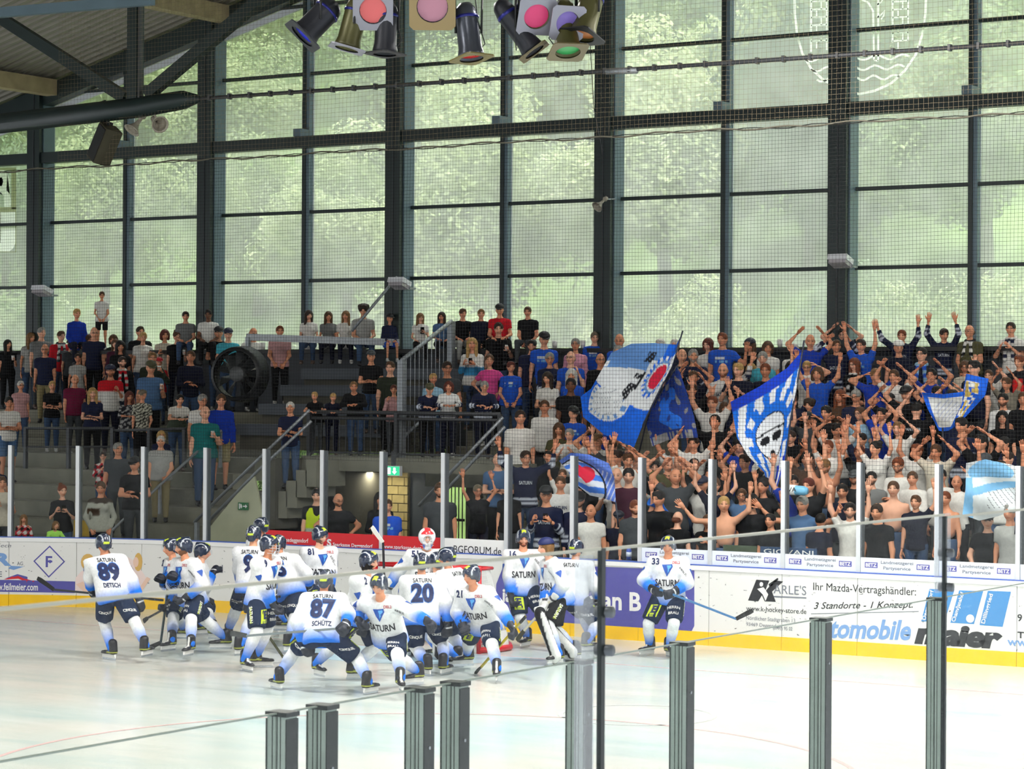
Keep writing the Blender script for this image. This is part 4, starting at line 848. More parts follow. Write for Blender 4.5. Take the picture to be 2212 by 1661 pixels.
def torso_prims(J,inf=0.):
    b=J['bulk']; k=J['kind']; w={'m':1.,'f':.88,'c':.84}[k]; d=J['bulk']
    pel,wa,ch,nk=J['pel'],J['waist'],J['chest'],J['neck']; sx=1.36
    P_=[(pel-np.array((0,0,.02)),wa,.118*b*(1.05 if k=='f' else 1)+inf,.108*b*w+inf,(sx,.98,1)),(wa,ch,.108*b*w+inf,.122*w*(.6+.4*b)+inf,(sx,.95,1)),(ch,nk-J['tl']*.06,.122*w*(.6+.4*b)+inf,.085*w+inf,(1.4,.85,1))]
    if k=='f': 
        for s in (-1,1): P_.append((ch+J['fwd']*.085+np.array((s*.07,0,.0)),ch+J['fwd']*.09+np.array((s*.07,0,-.01)),.058*b+inf,.058*b+inf))
    if b>1.12: P_.append((wa+J['fwd']*.05*b,wa+J['fwd']*.05*b-J['tl']*.04,.11*b+inf,.11*b+inf,(1.15,1,1)))
    for s in (-1,1): P_.append((ch+J['tl']*.07,J[('sh',s)],.072*w+inf,.06*w*(.7+.3*b)+inf))
    return P_
def arm_prims(J,inf=0.,upto=2.,cl=True):
    w={'m':1.,'f':.8,'c':.78}[J['kind']]*(.75+.25*J['bulk']); P_=[]
    for s in (-1,1):
        sh,el,wr=J[('sh',s)],J[('el',s)],J[('wr',s)]
        if upto<=1: P_.append((sh,sh+(el-sh)*upto,.056*w+inf,.046*w+inf+.004,None,True)); continue
        P_.append((sh,el,.055*w+inf,.042*w+inf)); t=upto-1; P_.append((el,el+(wr-el)*t,.043*w+inf,.028*w+(.014*w)*(1-t)+inf,None,cl))
    return P_
def leg_prims(J,inf=0.,upto=2.):
    w={'m':1.,'f':.97,'c':.82}[J['kind']]*(.7+.3*J['bulk']); P_=[]
    for s in (-1,1):
        hp,kn,an=J[('hip',s)],J[('kn',s)],J[('an',s)]
        if upto<=1: P_.append((hp,hp+(kn-hp)*upto,.088*w+inf,.066*w+inf+.01,None,True)); continue
        P_.append((hp,kn,.088*w+inf,.058*w+inf)); t=upto-1; P_.append((kn,kn+(an-kn)*t,.06*w+inf,.04*w+inf,None,t<.99))
    return P_
def frame_z(d,palm):
    z=nrm(d); y=-np.array(palm,float); y=y-z*(y@z); 
    if np.linalg.norm(y)<1e-3: y=np.array((0,1,0))-z*z[1]
    y=nrm(y); x=np.cross(y,z); return np.stack([x,y,z],1)
def head_rot(J): 
    t=J['turn'];q=J['tilt']; c,s=math.cos(t),math.sin(t); Rz=np.array(((c,-s,0),(s,c,0),(0,0,1))); c,s=math.cos(q),math.sin(q); return Rz@np.array(((1,0,0),(0,c,-s),(0,s,c)))
def skin_mesh(J,skin,hairc,vox=.032,beard=0,legs_bare=False,hands=True,hi=False,arms=True,torso_low=True):
    w={'m':1.,'f':.8,'c':.75}[J['kind']]
    pr=torso_prims(J,-.004)[1 if not legs_bare else 0:]+[(J['neck']-J['tl']*.03,J['head']-np.array((0,0,.03)),.052*w+.006,.048*w+.006)]
    if arms: pr+=arm_prims(J)
    if legs_bare: pr+=leg_prims(J,-.002)
    V,Fq=sdf_mesh(pr,vox,.028); vs=[V]; fs=[tuple(f) for f in Fq]; col=[np.tile(np.array(skin),(len(V),1))]
    hv,hf=head_tpl(J['kind'],hi); hc=face_colors(hv,skin,hairc,beard,hi); n=len(V); hw=hv@head_rot(J).T+J['head']; vs.append(hw); fs+=[tuple(i+n for i in f) for f in hf]; col.append(hc); n+=len(hv)
    if hands:
        for s in (-1,1):
            kind,palm,d=J[('hand',s)]; hv,hf=HANDS[kind]; hv=hv*(.92 if J['kind']!='m' else 1.02)*(.9 if J['kind']=='c' else 1)
            q=hv.copy(); flip=False
            if s<0: q[:,0]*=-1; flip=True
            R=frame_z(d,palm); q=q@R.T+J[('wr',s)]+nrm(d)*.012; vs.append(q); fs+=[tuple(i+n for i in (f[::-1] if flip else f)) for f in hf]; col.append(np.tile(np.array(skin)*np.array((1.02,.95,.93)),(len(q),1))); n+=len(q)
    return np.concatenate(vs),fs,np.concatenate(col)
# shared small meshes
M_skin=mat('skin',attr='Col',rough=.55,noise=.06,nscale=25,spec=.3); M_cloth=mat('cloth',attr='Col',rough=.85,noise=.12,nscale=30,bump=.12,spec=.2); M_hair=mat('hair',objcol=True,rough=.6,noise=.35,nscale=60,bump=.4,spec=.3); M_plain=mat('plain_obj',objcol=True,rough=.6,noise=.08,nscale=20); M_dgl=mat('spectacle_black',srgb(20,20,24),.4)
def hair_tpl(kind):
    e=lambda a,r,sc=(1,1,1):(a,a,r,r,sc); fc=[((0,-.125,-.03),(.068,.085,.082))]
    if kind=='short': p=[e((0,.008,.028),.084,(1.0,1.2,1.08)),e((0,-.05,.085),.045,(1.2,.9,.7))]; fc=[((0,-.12,-.035),(.085,.075,.095)),((0,0,-.12),(.12,.11,.085))]
    elif kind=='bald': p=[e((0,.03,-.01),.082,(1.0,1.05,.75))]; fc=[((0,-.12,0),(.12,.13,.2)),((0,.0,.1),(.1,.12,.105))]
    elif kind=='bob': p=[e((0,.012,.03),.09,(1.02,1.2,1.05)),((-.07,.0,.02),(-.072,.0,-.08),.04,.034),((.07,.0,.02),(.072,.0,-.08),.04,.034),((0,.07,.02),(0,.06,-.09),.06,.05,(1.3,.8,1))]
    elif kind=='long': p=[e((0,.012,.03),.09,(1.02,1.2,1.05)),((-.068,.0,.02),(-.08,-.015,-.24),.04,.03),((.068,.0,.02),(.08,-.015,-.24),.04,.03),((0,.07,.02),(0,.075,-.27),.06,.045,(1.5,.8,1))]
    elif kind=='bun': p=[e((0,.012,.03),.086,(1.,1.2,1.05)),e((0,.1,.09),.045)]; fc=[((0,-.12,-.035),(.085,.078,.1)),((0,0,-.13),(.12,.11,.085))]
    elif kind=='pony': p=[e((0,.012,.03),.087,(1.,1.2,1.05)),((0,.11,.04),(0,.13,-.2),.035,.02)]; fc=[((0,-.12,-.035),(.085,.078,.1)),((0,0,-.13),(.12,.11,.085))]
    elif kind=='curly': p=[e((0,.01,.05),.105,(1.05,1.15,.95))]+[e((.07*math.cos(a),.02+.075*math.sin(a),.08+.02*math.sin(3*a)),.05) for a in np.linspace(0,6.28,7)]; fc=[((0,-.13,-.035),(.08,.075,.095)),((0,0,-.13),(.13,.12,.085))]
    V,Fq=sdf_mesh(p,.0165,.015,sub=fc); return mesh('hair',V,Fq,M_hair,True)
HAIR={k:hair_tpl(k) for k in ('short','bald','bob','long','bun','pony','curly')}
def cap_tpl(back):
    V,Fq=sdf_mesh([((0,.005,.055),(0,.005,.055),.092,.092,(1.0,1.16,.92))],.0165,.01,clips=[((0,0,-1),-.045)]); mb=MB().add(V,Fq); s=1 if back else -1
    t=np.linspace(-1,1,9); top=[(.07*a,s*(.09+.075*(1-a*a)),.052-.02*(1-a*a)) for a in t]; inn=[(.08*a,s*.06,.055) for a in t]; n=9
    mb.add(top+inn+[(x,y,z-.008) for x,y,z in top]+[(x,y,z-.008) for x,y,z in inn],[(i,i+1,i+1+n,i+n) for i in range(8)]+[(i+2*n,i+3*n,i+1+3*n,i+1+2*n) for i in range(8)]+[(i,i+2*n,i+1+2*n,i+1) for i in range(8)]); return mesh('cap',mb.v,mb.f,M_plain,True)
CAP={False:cap_tpl(False),True:cap_tpl(True)}
_g=MB()
for s in (-1,1): _g.tube([(s*.033+.022*math.cos(a),-.108+.006*abs(math.cos(a)),.008+.016*math.sin(a)) for a in np.linspace(0,2*math.pi,11)],.0028,4,cap=False); _g.tube([(s*.055,-.1,.012),(s*.078,-.02,.012),(s*.08,.01,.008)],.0025,4)
_g.tube([(-.011,-.11,.01),(.011,-.11,.01)],.003,4); GLASSES=mesh('glasses',_g.v,_g.f,M_dgl)
_V,_F=sdf_mesh([((0,.035,.045),(0,-.09,.038),.04,.036,(1,1,.85)),((0,-.09,.035),(0,-.16,.03),.036,.03,(1.15,1,.8)),((0,.03,.05),(0,.02,.09),.042,.044)],.016,.02,clips=[((0,0,-1),0)]); SHOE=mesh('shoe',_V,_F,M_plain,True)
_V,_F=sdf_mesh([((0,0,0),(0,0,0),.04,.04)],.02,.01)
_c=MB().lathe([(.001,0),(.028,0),(.037,.11),(.034,.11),(.027,.008),(.001,.008)],12); CUP=mesh('cup',_c.v,_c.f,mat('cup_white',srgb(225,225,220),.4),True)
_c=MB().box(-.038,.038,-.005,.005,-.075,.075); PHONE=mesh('phone',_c.v,_c.f,mat('phone_black',srgb(18,18,20),.2))
C=dict(black=(17,18,21),navy=(28,34,62),dnavy=(18,22,42),blue=(30,84,196),rblue=(24,58,170),grey=(120,122,122),dgrey=(66,70,74),lgrey=(170,170,166),white=(226,224,218),cream=(206,198,180),taupe=(132,126,112),maroon=(112,22,58),dmar=(70,24,46),red=(200,26,40),pink=(214,150,170),hpink=(226,80,150),rose=(196,150,150),teal=(28,112,112),turq=(70,170,190),denim=(78,110,150),jeans=(62,84,116),olive=(78,76,48),dgreen=(42,48,36),khaki=(150,138,100),lime=(190,255,110),hivis=(208,236,30),orange=(190,110,60),brown=(84,60,44),skinless=None,lblue=(150,190,215))
HC=dict(k=(24,20,18),db=(52,36,26),b=(88,60,38),lb=(132,96,58),bl=(190,152,92),g=(150,148,142),w=(210,206,198),r=(120,62,34),rb=(98,44,32),gb=(116,104,86))
SKIN=[(232,168,134),(224,156,120),(238,180,150),(214,146,112),(228,160,126)]
def cloth(name,V,Fq,col,par,sm=True): return obj(name,mesh(name,V,Fq,M_cloth,sm,col),par)
def striped(V,base,spec,J,scale=1.):
    """garment colours: spec is a list of (test, colour)"""
    c=np.tile(np.array(base),(len(V),1))
    for f,cc in spec:
        m=f(V); c[m]=np.array(cc)
    return c
def arm_param(V,J):
    """arc position along the nearest arm (0 shoulder .. 1 elbow .. 2 wrist), and distance to it"""
    best=np.full(len(V),9.);par=np.zeros(len(V))
    for s in (-1,1):
        sh,el,wr=J[('sh',s)],J[('el',s)],J[('wr',s)]
        for k,(a,b) in enumerate(((sh,el),(el,wr))):
            d=b-a; t=np.clip((V-a)@d/(d@d),0,1); dist=np.linalg.norm(V-a-t[:,None]*d,axis=1); m=dist<best; best[m]=dist[m]; par[m]=k+t[m]
    return par,best
NPERS=[0]
def person(loc,rz,height,J,top,hair='short',hairc='b',skin=None,sleeve=.55,low='jeans',lowlen=2.,shoe=(40,40,44),cap=None,capback=False,glasses=False,beard=0,pattern=None,label='',group=None,vox=.034,hem=None,props=(),scarf=None,vest=None,legs=True,name='person',cat='person'):
    k=height/1.75; sk=np.array(srgb(*(SKIN[NPERS[0]%5] if skin is None else skin))); NPERS[0]+=1; hc=np.array(srgb(*HC[hairc])); sit=J[('hip',1)][2]<.5
    bare=lowlen<1.9 and legs
    V,fs,col=skin_mesh(J,sk,hc,vox,beard,bare)
    b=obj(name,mesh('person',V,fs,M_skin,True,col)); b.location=loc; b.rotation_euler[2]=rz; b.scale=(k,k,k); tag(b,label,cat,group)
    if top:
        base=np.array(srgb(*(C[top] if isinstance(top,str) else top))); pr=torso_prims(J,.014)+arm_prims(J,.013 if sleeve<=1 else .016,sleeve)
        hz=(J['pel'][2]-.1) if hem is None else hem; cl=[((0,0,-1),-hz)] if not sit else []
        nkp=J['neck']+J['tl']*.0; cl.append((tuple(J['tl']),float(J['tl']@nkp)-.005)) if all(J[('el',s)][2]<J[('sh',s)][2]+.02 for s in (-1,1)) else None
        if not sit: pr.append((J['pel']-np.array((0,0,.12)),J['pel'],.152*J['bulk'],.142*J['bulk'],(1.34,.98,1)))
        SV,SF=sdf_mesh(pr,vox,.03,[c for c in cl if c]); sc=np.tile(base,(len(SV),1))
        if pattern: sc=pattern(SV,sc,J)
        cloth('shirt' if sleeve<1 else 'jersey' if pattern and sleeve>1.5 else 'top',SV,SF,sc,b)
        if vest:
            pr=torso_prims(J,.028)[:3]+[(J['chest']+J['tl']*.06,J[('sh',s)]*.75+J['chest']*.25,.09,.08) for s in (-1,1)]; VV,VF=sdf_mesh(pr,vox,.03,[((0,0,-1),-hz+.06),(tuple(J['tl']),float(J['tl']@J['neck'])-.03)],sub=[(tuple(J['chest']+J['fwd']*.15+J['tl']*.13),(.075,.1,.13))]); vc=np.tile(np.array(srgb(*C[vest])),(len(VV),1)); z=VV[:,2]-hz; vc[(z>.16)&(z<.22)]=srgb(190,200,190); cloth('vest',VV,VF,vc,b)
    if legs and low:
        lc=np.array(srgb(*(C[low] if isinstance(low,str) else low))); pr=torso_prims(J,.006)[:1]+leg_prims(J,.014,min(lowlen,1.96)); LV,LF=sdf_mesh(pr,vox,.03,[((0,0,1),J['pel'][2]+.06)]); cloth('trousers' if lowlen>1.5 else 'shorts',LV,LF,np.tile(lc,(len(LV),1)),b)
        for s in (-1,1):
            o=obj('shoe',SHOE,b,loc=tuple(J[('an',s)]-np.array((0,.02,.075)))); o.color=(*srgb(*shoe),1)
    if hair and hair!='none':
        o=obj('hair',HAIR[hair],b,loc=tuple(J['head'])); o.rotation_euler=Matrix(head_rot(J).tolist()).to_euler(); o.color=(*hc,1); f=HS*(.95 if J['kind']=='c' else .98 if J['kind']=='f' else 1)*(.95 if cap else 1); o.scale=(f,f,f)
    if cap:
        o=obj('cap',CAP[capback],b,loc=tuple(J['head'])); o.scale=(1.16,1.13,1.1); o.rotation_euler=Matrix(head_rot(J).tolist()).to_euler(); o.color=(*srgb(*(C[cap] if isinstance(cap,str) else cap)),1)
    if glasses:
        o=obj('glasses',GLASSES,b,loc=tuple(J['head'])); o.scale=(HS,HS,HS); o.rotation_euler=Matrix(head_rot(J).tolist()).to_euler()
    if scarf:
        c1,c2=[np.array(srgb(*C[q])) for q in scarf]; nk=J['neck']; pr=[]
        ring_=[nk+np.array((.085*math.sin(a),.075*math.cos(a)-.01,.0+.02*math.cos(a))) for a in np.linspace(0,2*math.pi,9)]
        pr+=[(ring_[i],ring_[i+1],.03,.03) for i in range(8)]
        for s in (-1,1): 
            a=nk+J['fwd']*.09+np.array((s*.05,0,-.03)); m=J['chest']+J['fwd']*.135+np.array((s*.075,0,-.05)); z=J['waist']+J['fwd']*.135+np.array((s*.08,0,-.02)); pr+=[(a,m,.032,.034,(1.2,.7,1)),(m,z,.034,.036,(1.2,.7,1))]
        SV,SF=sdf_mesh(pr,.024,.012); q=(np.floor(SV[:,2]/.07).astype(int)%2==0); cloth('scarf',SV,SF,np.where(q[:,None],c1,c2),b)
    for p in props:
        s=1 if p[1]>0 else -1; kind,palm,d=J[('hand',s)]; c=J[('wr',s)]+nrm(d)*.085+nrm(palm)*.03; wp=Matrix.Translation(loc)@Matrix.Rotation(rz,4,'Z')@Matrix.Scale(k,4)@Vector(c)
        if p[0]=='cup': o=obj('drinking_cup',CUP,None,loc=tuple(wp-Vector((0,0,.05)))); tag(o,p[2],'cup','cups held by spectators')
        else: o=obj('phone',PHONE,None,loc=tuple(wp),rot=(.5,0,rz)); tag(o,p[2],'phone','phones held by spectators')
    return b
# ================================================================ spectators (x,y = top of head in the photo; arms; top; hair; options)
ZO={'A':(0,600,3.95),'B':(540,600,3.95),'C':(1060,640,3.687),'D':(1620,640,3.736),'E':(0,940,3.95),'F':(540,940,3.95),'G':(1060,940,3.687),'H':(1620,940,3.736)}
CROWD="""
A 165,535 hd black long-k f cupR
A 245,475 hd lgrey long-lb f
A 325,432 dd grey short-g
A 410,575 dd navy bald-g g low:khaki
A 625,255 ff rblue short-bl c slv2 sill
A 650,370 sd dgrey none-b c cap:dnavy cupR
A 870,120 ff white short-b c onsill low:black len.75
A 560,460 dd red short-b slv2 scarf:white,dgrey
A 620,600 dd lgrey short-db c
A 765,487 dd taupe bob-b f
A 885,432 dd navy bald-g g
A 940,490 cc dgreen bob-b f slv.2
A 1070,530 dd dmar long-b f slv2
A 1045,470 dd black long-k f
A 1125,420 dd black short-db
A 1185,470 hd white short-bl f
A 1350,447 hh cream bob-rb f slv2 cupR
A 1080,680 dd black short-db b slv2 scarf:red,white
A 895,755 hd white short-b b cap:navy slv1.2 cape
A 1240,640 sd dgreen short-lb slv2 cupR
A 1315,690 pd red none-b c cap:red
A 1320,725 hd denim none-b cap:olive fat cupR
A 1530,462 hd black bun-b f cupR
A 1645,630 cc dnavy short-b slv2
A 1560,280 ll grey short-db sill low:jeans
A 1755,265 ll white short-k sill dark
A 1840,430 cc black short-k cap:black
A 1995,445 dd turq short-k cap:navy
A 2110,435 dd white bald-g
A 200,885 dd rose short-w f g
A 398,885 cc black short-bl f
A 675,835 dd maroon bald-db fat
A 840,945 cc navy long-bl f
A 1080,975 fr floral long-rb f fat
A 1260,960 fd zebra short-gb f slv.7
A 1490,960 rr wdark short-k f fat
A 1700,1000 dd white short-g g
A 1740,1090 hd teal bald-b fat cupR
A 110,1020 cc white short-k low:denim len.9
A 1940,1000 df rblue short-b low:khaki len.95 slv2
A 1355,1355 fd lgrey short-w fat low:khaki
A 1385,1310 dd navy bob-bl f
A 935,1485 pp redjer short-db c g slv2
A 1055,1412 dd dgrey short-g
A 1090,1545 cc black none-b cap:black fat
A 20,1545 hd navy pony-db f
E 30,290 hh cream short-b f cupR
E 570,425 kk black bun-r f slv.9
E 880,400 bb jacket pony-b f slv2 pocket
E 220,680 nn redjer long-lb c f slv2 front
E 430,745 rr lime bob-lb c f slv2 front
B 290,418 ff rose short-r onbench low:black
B 480,270 ll white long-db f sill low:jeans
B 670,280 ll grey long-b f sill low:dnavy
B 795,275 ll white long-lb f sill low:dnavy
B 915,225 ll lgrey curly-db sill low:jeans
B 1165,320 ll navy none-k c sill cap:black low:blue len.9 slv2
B 1430,295 kl white long-lb f sill low:black
B 1610,285 ll denim long-db f sill low:black
B 1790,255 ll black short-b sill low:lgrey
B 1945,260 lf dnavy short-lb sill low:black slv2
B 2110,222 ll red none-k sill cap:black low:black
B 2140,390 hd black short-db cupR
B 1665,580 dd dgrey short-db g
B 1950,510 kk white long-bl f slv2 jackwb
B 2045,660 ii hpink bun-b f
B 1035,635 cc black none-g cap:dgrey at:38.3,2.95
B 1160,720 dd dgreen short-b at:38.0,2.55
B 950,855 rr black short-lb slv2 at:37.5,2.55
B 570,945 rr black short-bl c at:37.4,2.55
B 700,955 rr dnavy short-bl c at:37.4,2.55
B 1220,940 nn rose short-rb f slv2 at:37.5,2.55
B 1485,930 rr J none-g cap:olive at:37.5,2.55
B 1590,820 dd lblue short-bl c at:38.2,2.55 slv2
B 1690,850 rr W bob-rb f at:37.5,2.55
B 1990,850 rr J short-g g at:37.5,2.55
B 350,1065 cc navy short-w at:36.5,1.95
F 510,465 hd black short-k vest
F 790,505 ii black bald-k g b fat
F 1075,495 cc black long-k f slv2
F 1255,555 dd bluep short-b fat front
F 1495,305 dd dgrey short-b B fat
F 2085,165 cc denim bald-b
F 2040,425 uu black short-gb f g slv.2
C 280,75 ff black short-b sill low:dgrey
C 455,300 dd blue none-b cap:black
C 650,340 dd pink short-g f g slv2
C 810,290 ff blue short-gb
C 1050,310 dd blue bald-db
C 1025,390 dd navy short-g
C 290,350 dd navy short-k b fat
C 455,410 ff J short-g f g
C 680,450 nd blue bald-g g
C 865,465 nd black bald-k g slv2
C 195,525 ff blue short-rb f fat low:jeans
C 485,610 cc white long-db f
C 640,585 dd blue long-w f
C 680,660 dd black short-k dark
C 425,835 dd white short-b slv2
C 275,895 dd white short-db slv.8
C 670,890 dd blue none-b cap:black
C 545,1015 pp olive long-b f
C 735,1060 pp white short-g
C 760,970 dd rblue short-b
C 315,1235 vv J short-db g
C 490,1180 dd black short-k c slv2
C 515,1310 uu white short-b c
C 1030,1380 pp white bald-r
C 1340,345 dd white short-w
C 1465,350 dd navy short-w
C 1510,430 dd navy bald-b
C 1640,430 pp J short-g b
C 1700,340 dd white bob-rb f
C 1915,300 ad blue short-r
C 2070,350 ad black long-b f cap:dnavy
C 1855,545 vp W bald-r b
C 2060,540 dd black long-bl f
C 2105,540 pp dnavy short-bl
C 1640,600 oo dnavy short-b
C 1560,700 oo black short-db
C 1720,800 uu white short-r
C 1800,950 uv black short-k
C 1965,1145 oo rblue short-k
C 1480,1150 uu white short-k g
C 1700,1120 uo white short-db
C 1790,1220 oe black bun-k f g
C 1230,1250 ou white short-b
C 1330,1320 oo black short-k
C 1430,1350 oo dgrey bald-r
C 1520,1290 oo olive bald-r
C 1620,1300 uu black short-k
C 2010,1270 oo black short-db
C 1860,1430 uu dnavy bun-b f
C 2190,1450 ad black bun-k f
C 2080,1000 oo white short-b
C 1890,850 uu navy bob-b f
C 870,1100 uo white short-lb
C 960,1150 uu dgrey short-b
C 1080,1230 ov white short-db
C 900,1280 ud black none-k cap:black
D 10,360 dd black none-b cap:black
D 165,370 dd white bob-b f
D 185,400 pd turq short-g f
D 45,550 dd dnavy short-r
D 250,530 pd black long-k f
D 390,390 dd white short-w
D 490,320 oo rblue bald-k
D 715,265 oo dnavy short-k g
D 630,360 oo J short-b
D 945,355 uu blue short-db
D 510,530 eu white short-bl g
D 580,580 vu blue bob-b
D 830,505 dd black long-r f g scarf:black,white
D 810,760 dd navy short-g g
D 1165,370 dd dnavy none-b cap:white capback
D 1270,280 uv J short-r
D 1540,265 uu J short-db
D 1420,420 cc dnavy short-k g scarf:blue,lblue
D 1820,245 ff olive bald-db g fat scarf:white,black
D 2090,215 pp white short-db scarf:navy,white
D 2175,480 ud redblk short-r
D 1720,525 dd cream bob-b f g
D 1875,525 dd dnavy short-k g
D 2040,660 oo taupe short-b f
D 2060,790 dd W short-k b
D 2060,930 dd black long-k f
D 1765,985 nd J short-k
D 1310,870 oo black short-k back
D 1455,590 oo rblue short-k
D 1155,600 oo white short-b
D 1250,740 oo black none-k cap:black
D 1060,590 oe rblue short-lb
D 870,900 dd lblue pony-b f g
D 740,760 ed brown long-r f
D 640,890 dd black short-k
D 590,840 dd black curly-db f
D 450,950 ee dgrey none-k cap:black
D 385,1090 uo black short-db
D 660,1030 oo white short-k
D 720,1120 uu white pony-r f
D 930,1110 uu navy short-k
D 1090,905 oo rblue short-k
D 1170,970 oo white short-lb f
D 1340,1200 uu white short-r
D 820,1210 uu black short-rb
D 1060,1160 uu white bun-k f
D 1300,1310 cc white short-r B g fat
D 1050,1420 dd grey short-k b
D 1560,1200 oo cream short-b
D 1850,1120 oo black short-k
D 2030,1140 dd navy pony-k f g
D 1890,1250 pp dgrey none-k cap:dgrey
D 2120,1260 pp black short-db
D 2180,780 dd black short-b
D 1600,760 oo navy short-db
D 1480,730 oo black short-k
D 1110,800 eo black none-k cap:black
D 1950,600 ou white short-b
D 2000,1330 uu white short-db
D 1470,1420 cd white short-b slv2
D 560,1250 uu brown short-k
D 480,1290 oo dgrey bald-b
D 320,960 uo dgrey short-db
D 420,800 uu navy short-b
H 100,345 ad black bun-k f
H 30,480 dd black short-k B g fat
H 340,500 ww denim short-g
H 690,550 uu white short-k b
H 620,640 dd dnavy short-k back
H 950,470 dd black curly-db B
H 1370,490 ud dnavy short-b
H 1470,460 dd bare short-r
H 1180,380 dd bare short-b
H 600,200 uu bare short-lb b
H 820,300 dd black none-k cap:dgrey b
H 560,350 uu black short-rb
H 740,400 dd dnavy short-k
H 1930,640 bb black short-k cap:black fat
H 1650,330 od white bald-b
H 2150,250 ou white short-b
H 1530,280 dd white short-k slv2
H 1060,560 dd black short-db
H 420,330 uu rblue short-k
H 2090,560 dd lgrey short-g
H 240,640 dd black short-k
G 1800,490 vw bare short-bl
G 1910,430 uu denim short-b g
G 1450,615 sd black bald-r back
G 1345,450 dd black short-k
G 1590,345 vu white none-k cap:navy
G 1425,390 ou lgrey short-b
G 500,420 kk J none-k cap:black g
G 720,470 nd J none-k cap:black b
G 930,560 dd white bald-b
G 1090,520 ud dgrey short-r B fat
G 1040,620 dd dnavy none-k cap:dnavy
G 1620,640 pd black short-b
G 1215,250 dd dmar short-k
G 1690,260 uo black short-k
G 610,330 dd W short-b
G 100,390 dd black short-gb f
"""
def pat_jersey(base,st):
    b=np.array(srgb(*base)); w=np.array(srgb(*st))
    def f(V,c,J):
        c[:]=b; z=V[:,2]-J['pel'][2]; p,d=arm_param(V,J); arm=(d<.075)&(p>.35)
        for a,q in ((-.06,-.02),(.02,.05)): c[(z>a)&(z<q)&~arm]=w
        c[arm&(p>.95)&(p<1.15)]=w; c[arm&(p>1.3)&(p<1.42)]=w; return c
    return f
def pat_noise(c1,c2,f,th=0):
    a=np.array(srgb(*c1)); b=np.array(srgb(*c2))
    def g(V,c,J):
        q=np.sin(V[:,0]*f+3*np.sin(V[:,2]*f*.7))+np.sin(V[:,2]*f*1.3+2*np.sin(V[:,0]*f*.6)); c[:]=np.where((q>th)[:,None],a,b); return c
    return g
def pat_bands(fn): 
    def g(V,c,J): return fn(V,c,V[:,2]-J['pel'][2],J)
    return g
def _wd(V,c,z,J): c[(z<.22)&(V[:,1]<0)]=srgb(70,80,66); return c
def _rb(V,c,z,J): c[(z>.1)&(z<.4)&(V[:,1]<0)&(np.abs(V[:,0])<.1)]=srgb(230,40,40); return c
def _rj(V,c,z,J):
    q=np.sin(V[:,0]*38)+np.sin(V[:,2]*31); c[:]=srgb(190,30,44); c[q>.5]=srgb(230,225,222); c[q<-.8]=srgb(24,24,28); return c
def _jk(V,c,z,J): c[:]=srgb(172,172,160); c[z>.42]=srgb(70,60,52); c[(z>.2)&(z<.34)&(V[:,0]<-.03)&(V[:,1]<-.05)]=srgb(70,50,34); return c
def _wb(V,c,z,J): c[(z>.1)&(z<.26)]=srgb(60,150,200); return c
def _cp(V,c,z,J): c[z>.3]=srgb(200,24,36); return c
PATS={'J':('navy jersey',(24,30,58),pat_jersey((24,30,58),(205,212,226)),1.75),'W':('white jersey',(222,222,220),pat_jersey((222,222,220),(30,36,66)),1.75),'floral':('floral blouse',(60,60,66),pat_noise((190,188,186),(40,40,48),44,.6),1.2),'zebra':('zebra-striped top',(60,60,60),pat_noise((200,198,180),(34,34,34),70),.7),
 'wdark':('white top',(215,212,204),pat_bands(_wd),.6),'redjer':('red-black jersey',(190,30,44),pat_bands(_rj),1.8),'jacket':('grey jacket',(172,172,160),pat_bands(_jk),1.95),'redblk':('black-red jersey',(24,24,30),pat_bands(_rb),1.0),'bluep':('bright-blue shirt',(36,86,205),None,.7)}
CN=dict(black='black',navy='navy',dnavy='dark-navy',blue='blue',rblue='royal-blue',grey='grey',dgrey='dark-grey',lgrey='pale-grey',white='white',cream='cream',taupe='taupe',maroon='maroon',dmar='plum',red='red',pink='pink',hpink='bright-pink',rose='rose',teal='teal',turq='turquoise',denim='denim-blue',olive='olive',dgreen='dark-green',lime='lime',orange='orange',brown='brown',lblue='light-blue')
HN=dict(k='black',db='dark',b='brown',lb='light-brown',bl='blond',g='grey',w='white',r='red',rb='auburn',gb='grey-brown')
AC=dict(d='down',c='cross',o='clapover',u='up',v='upV',w='wide',p='clap',h='hold',s='sip',r='rail',i='hip',f='front',l='lap',n='chin',a='wave',k='phone',e='headup',b='pocket')
PN=dict(d='standing',c='arms crossed',o='hands joined overhead',u='arms raised',v='arms raised',w='arms flung wide',p='clapping',h='cup in hand',s='drinking',r='leaning on rail',i='hands on hips',f='hands in front',l='hands in lap',n='hand at chin',a='one hand raised',k='with phone',e='elbows raised',b='hands in pockets')
def jit(a,s=.12): return tuple(x+random.uniform(-s,s) for x in a)
rec=[]
for ln in CROWD.strip().split('\n'):
    t=ln.split(); z=ZO[t[0]]; x,y=[float(q) for q in t[1].split(',')]; px=z[0]+x/z[2]; py=z[1]+y/z[2]; rec.append(dict(px=px,py=py,arms=t[2],top=t[3],hair=t[4].split('-'),o=t[5:]))
placed=[]
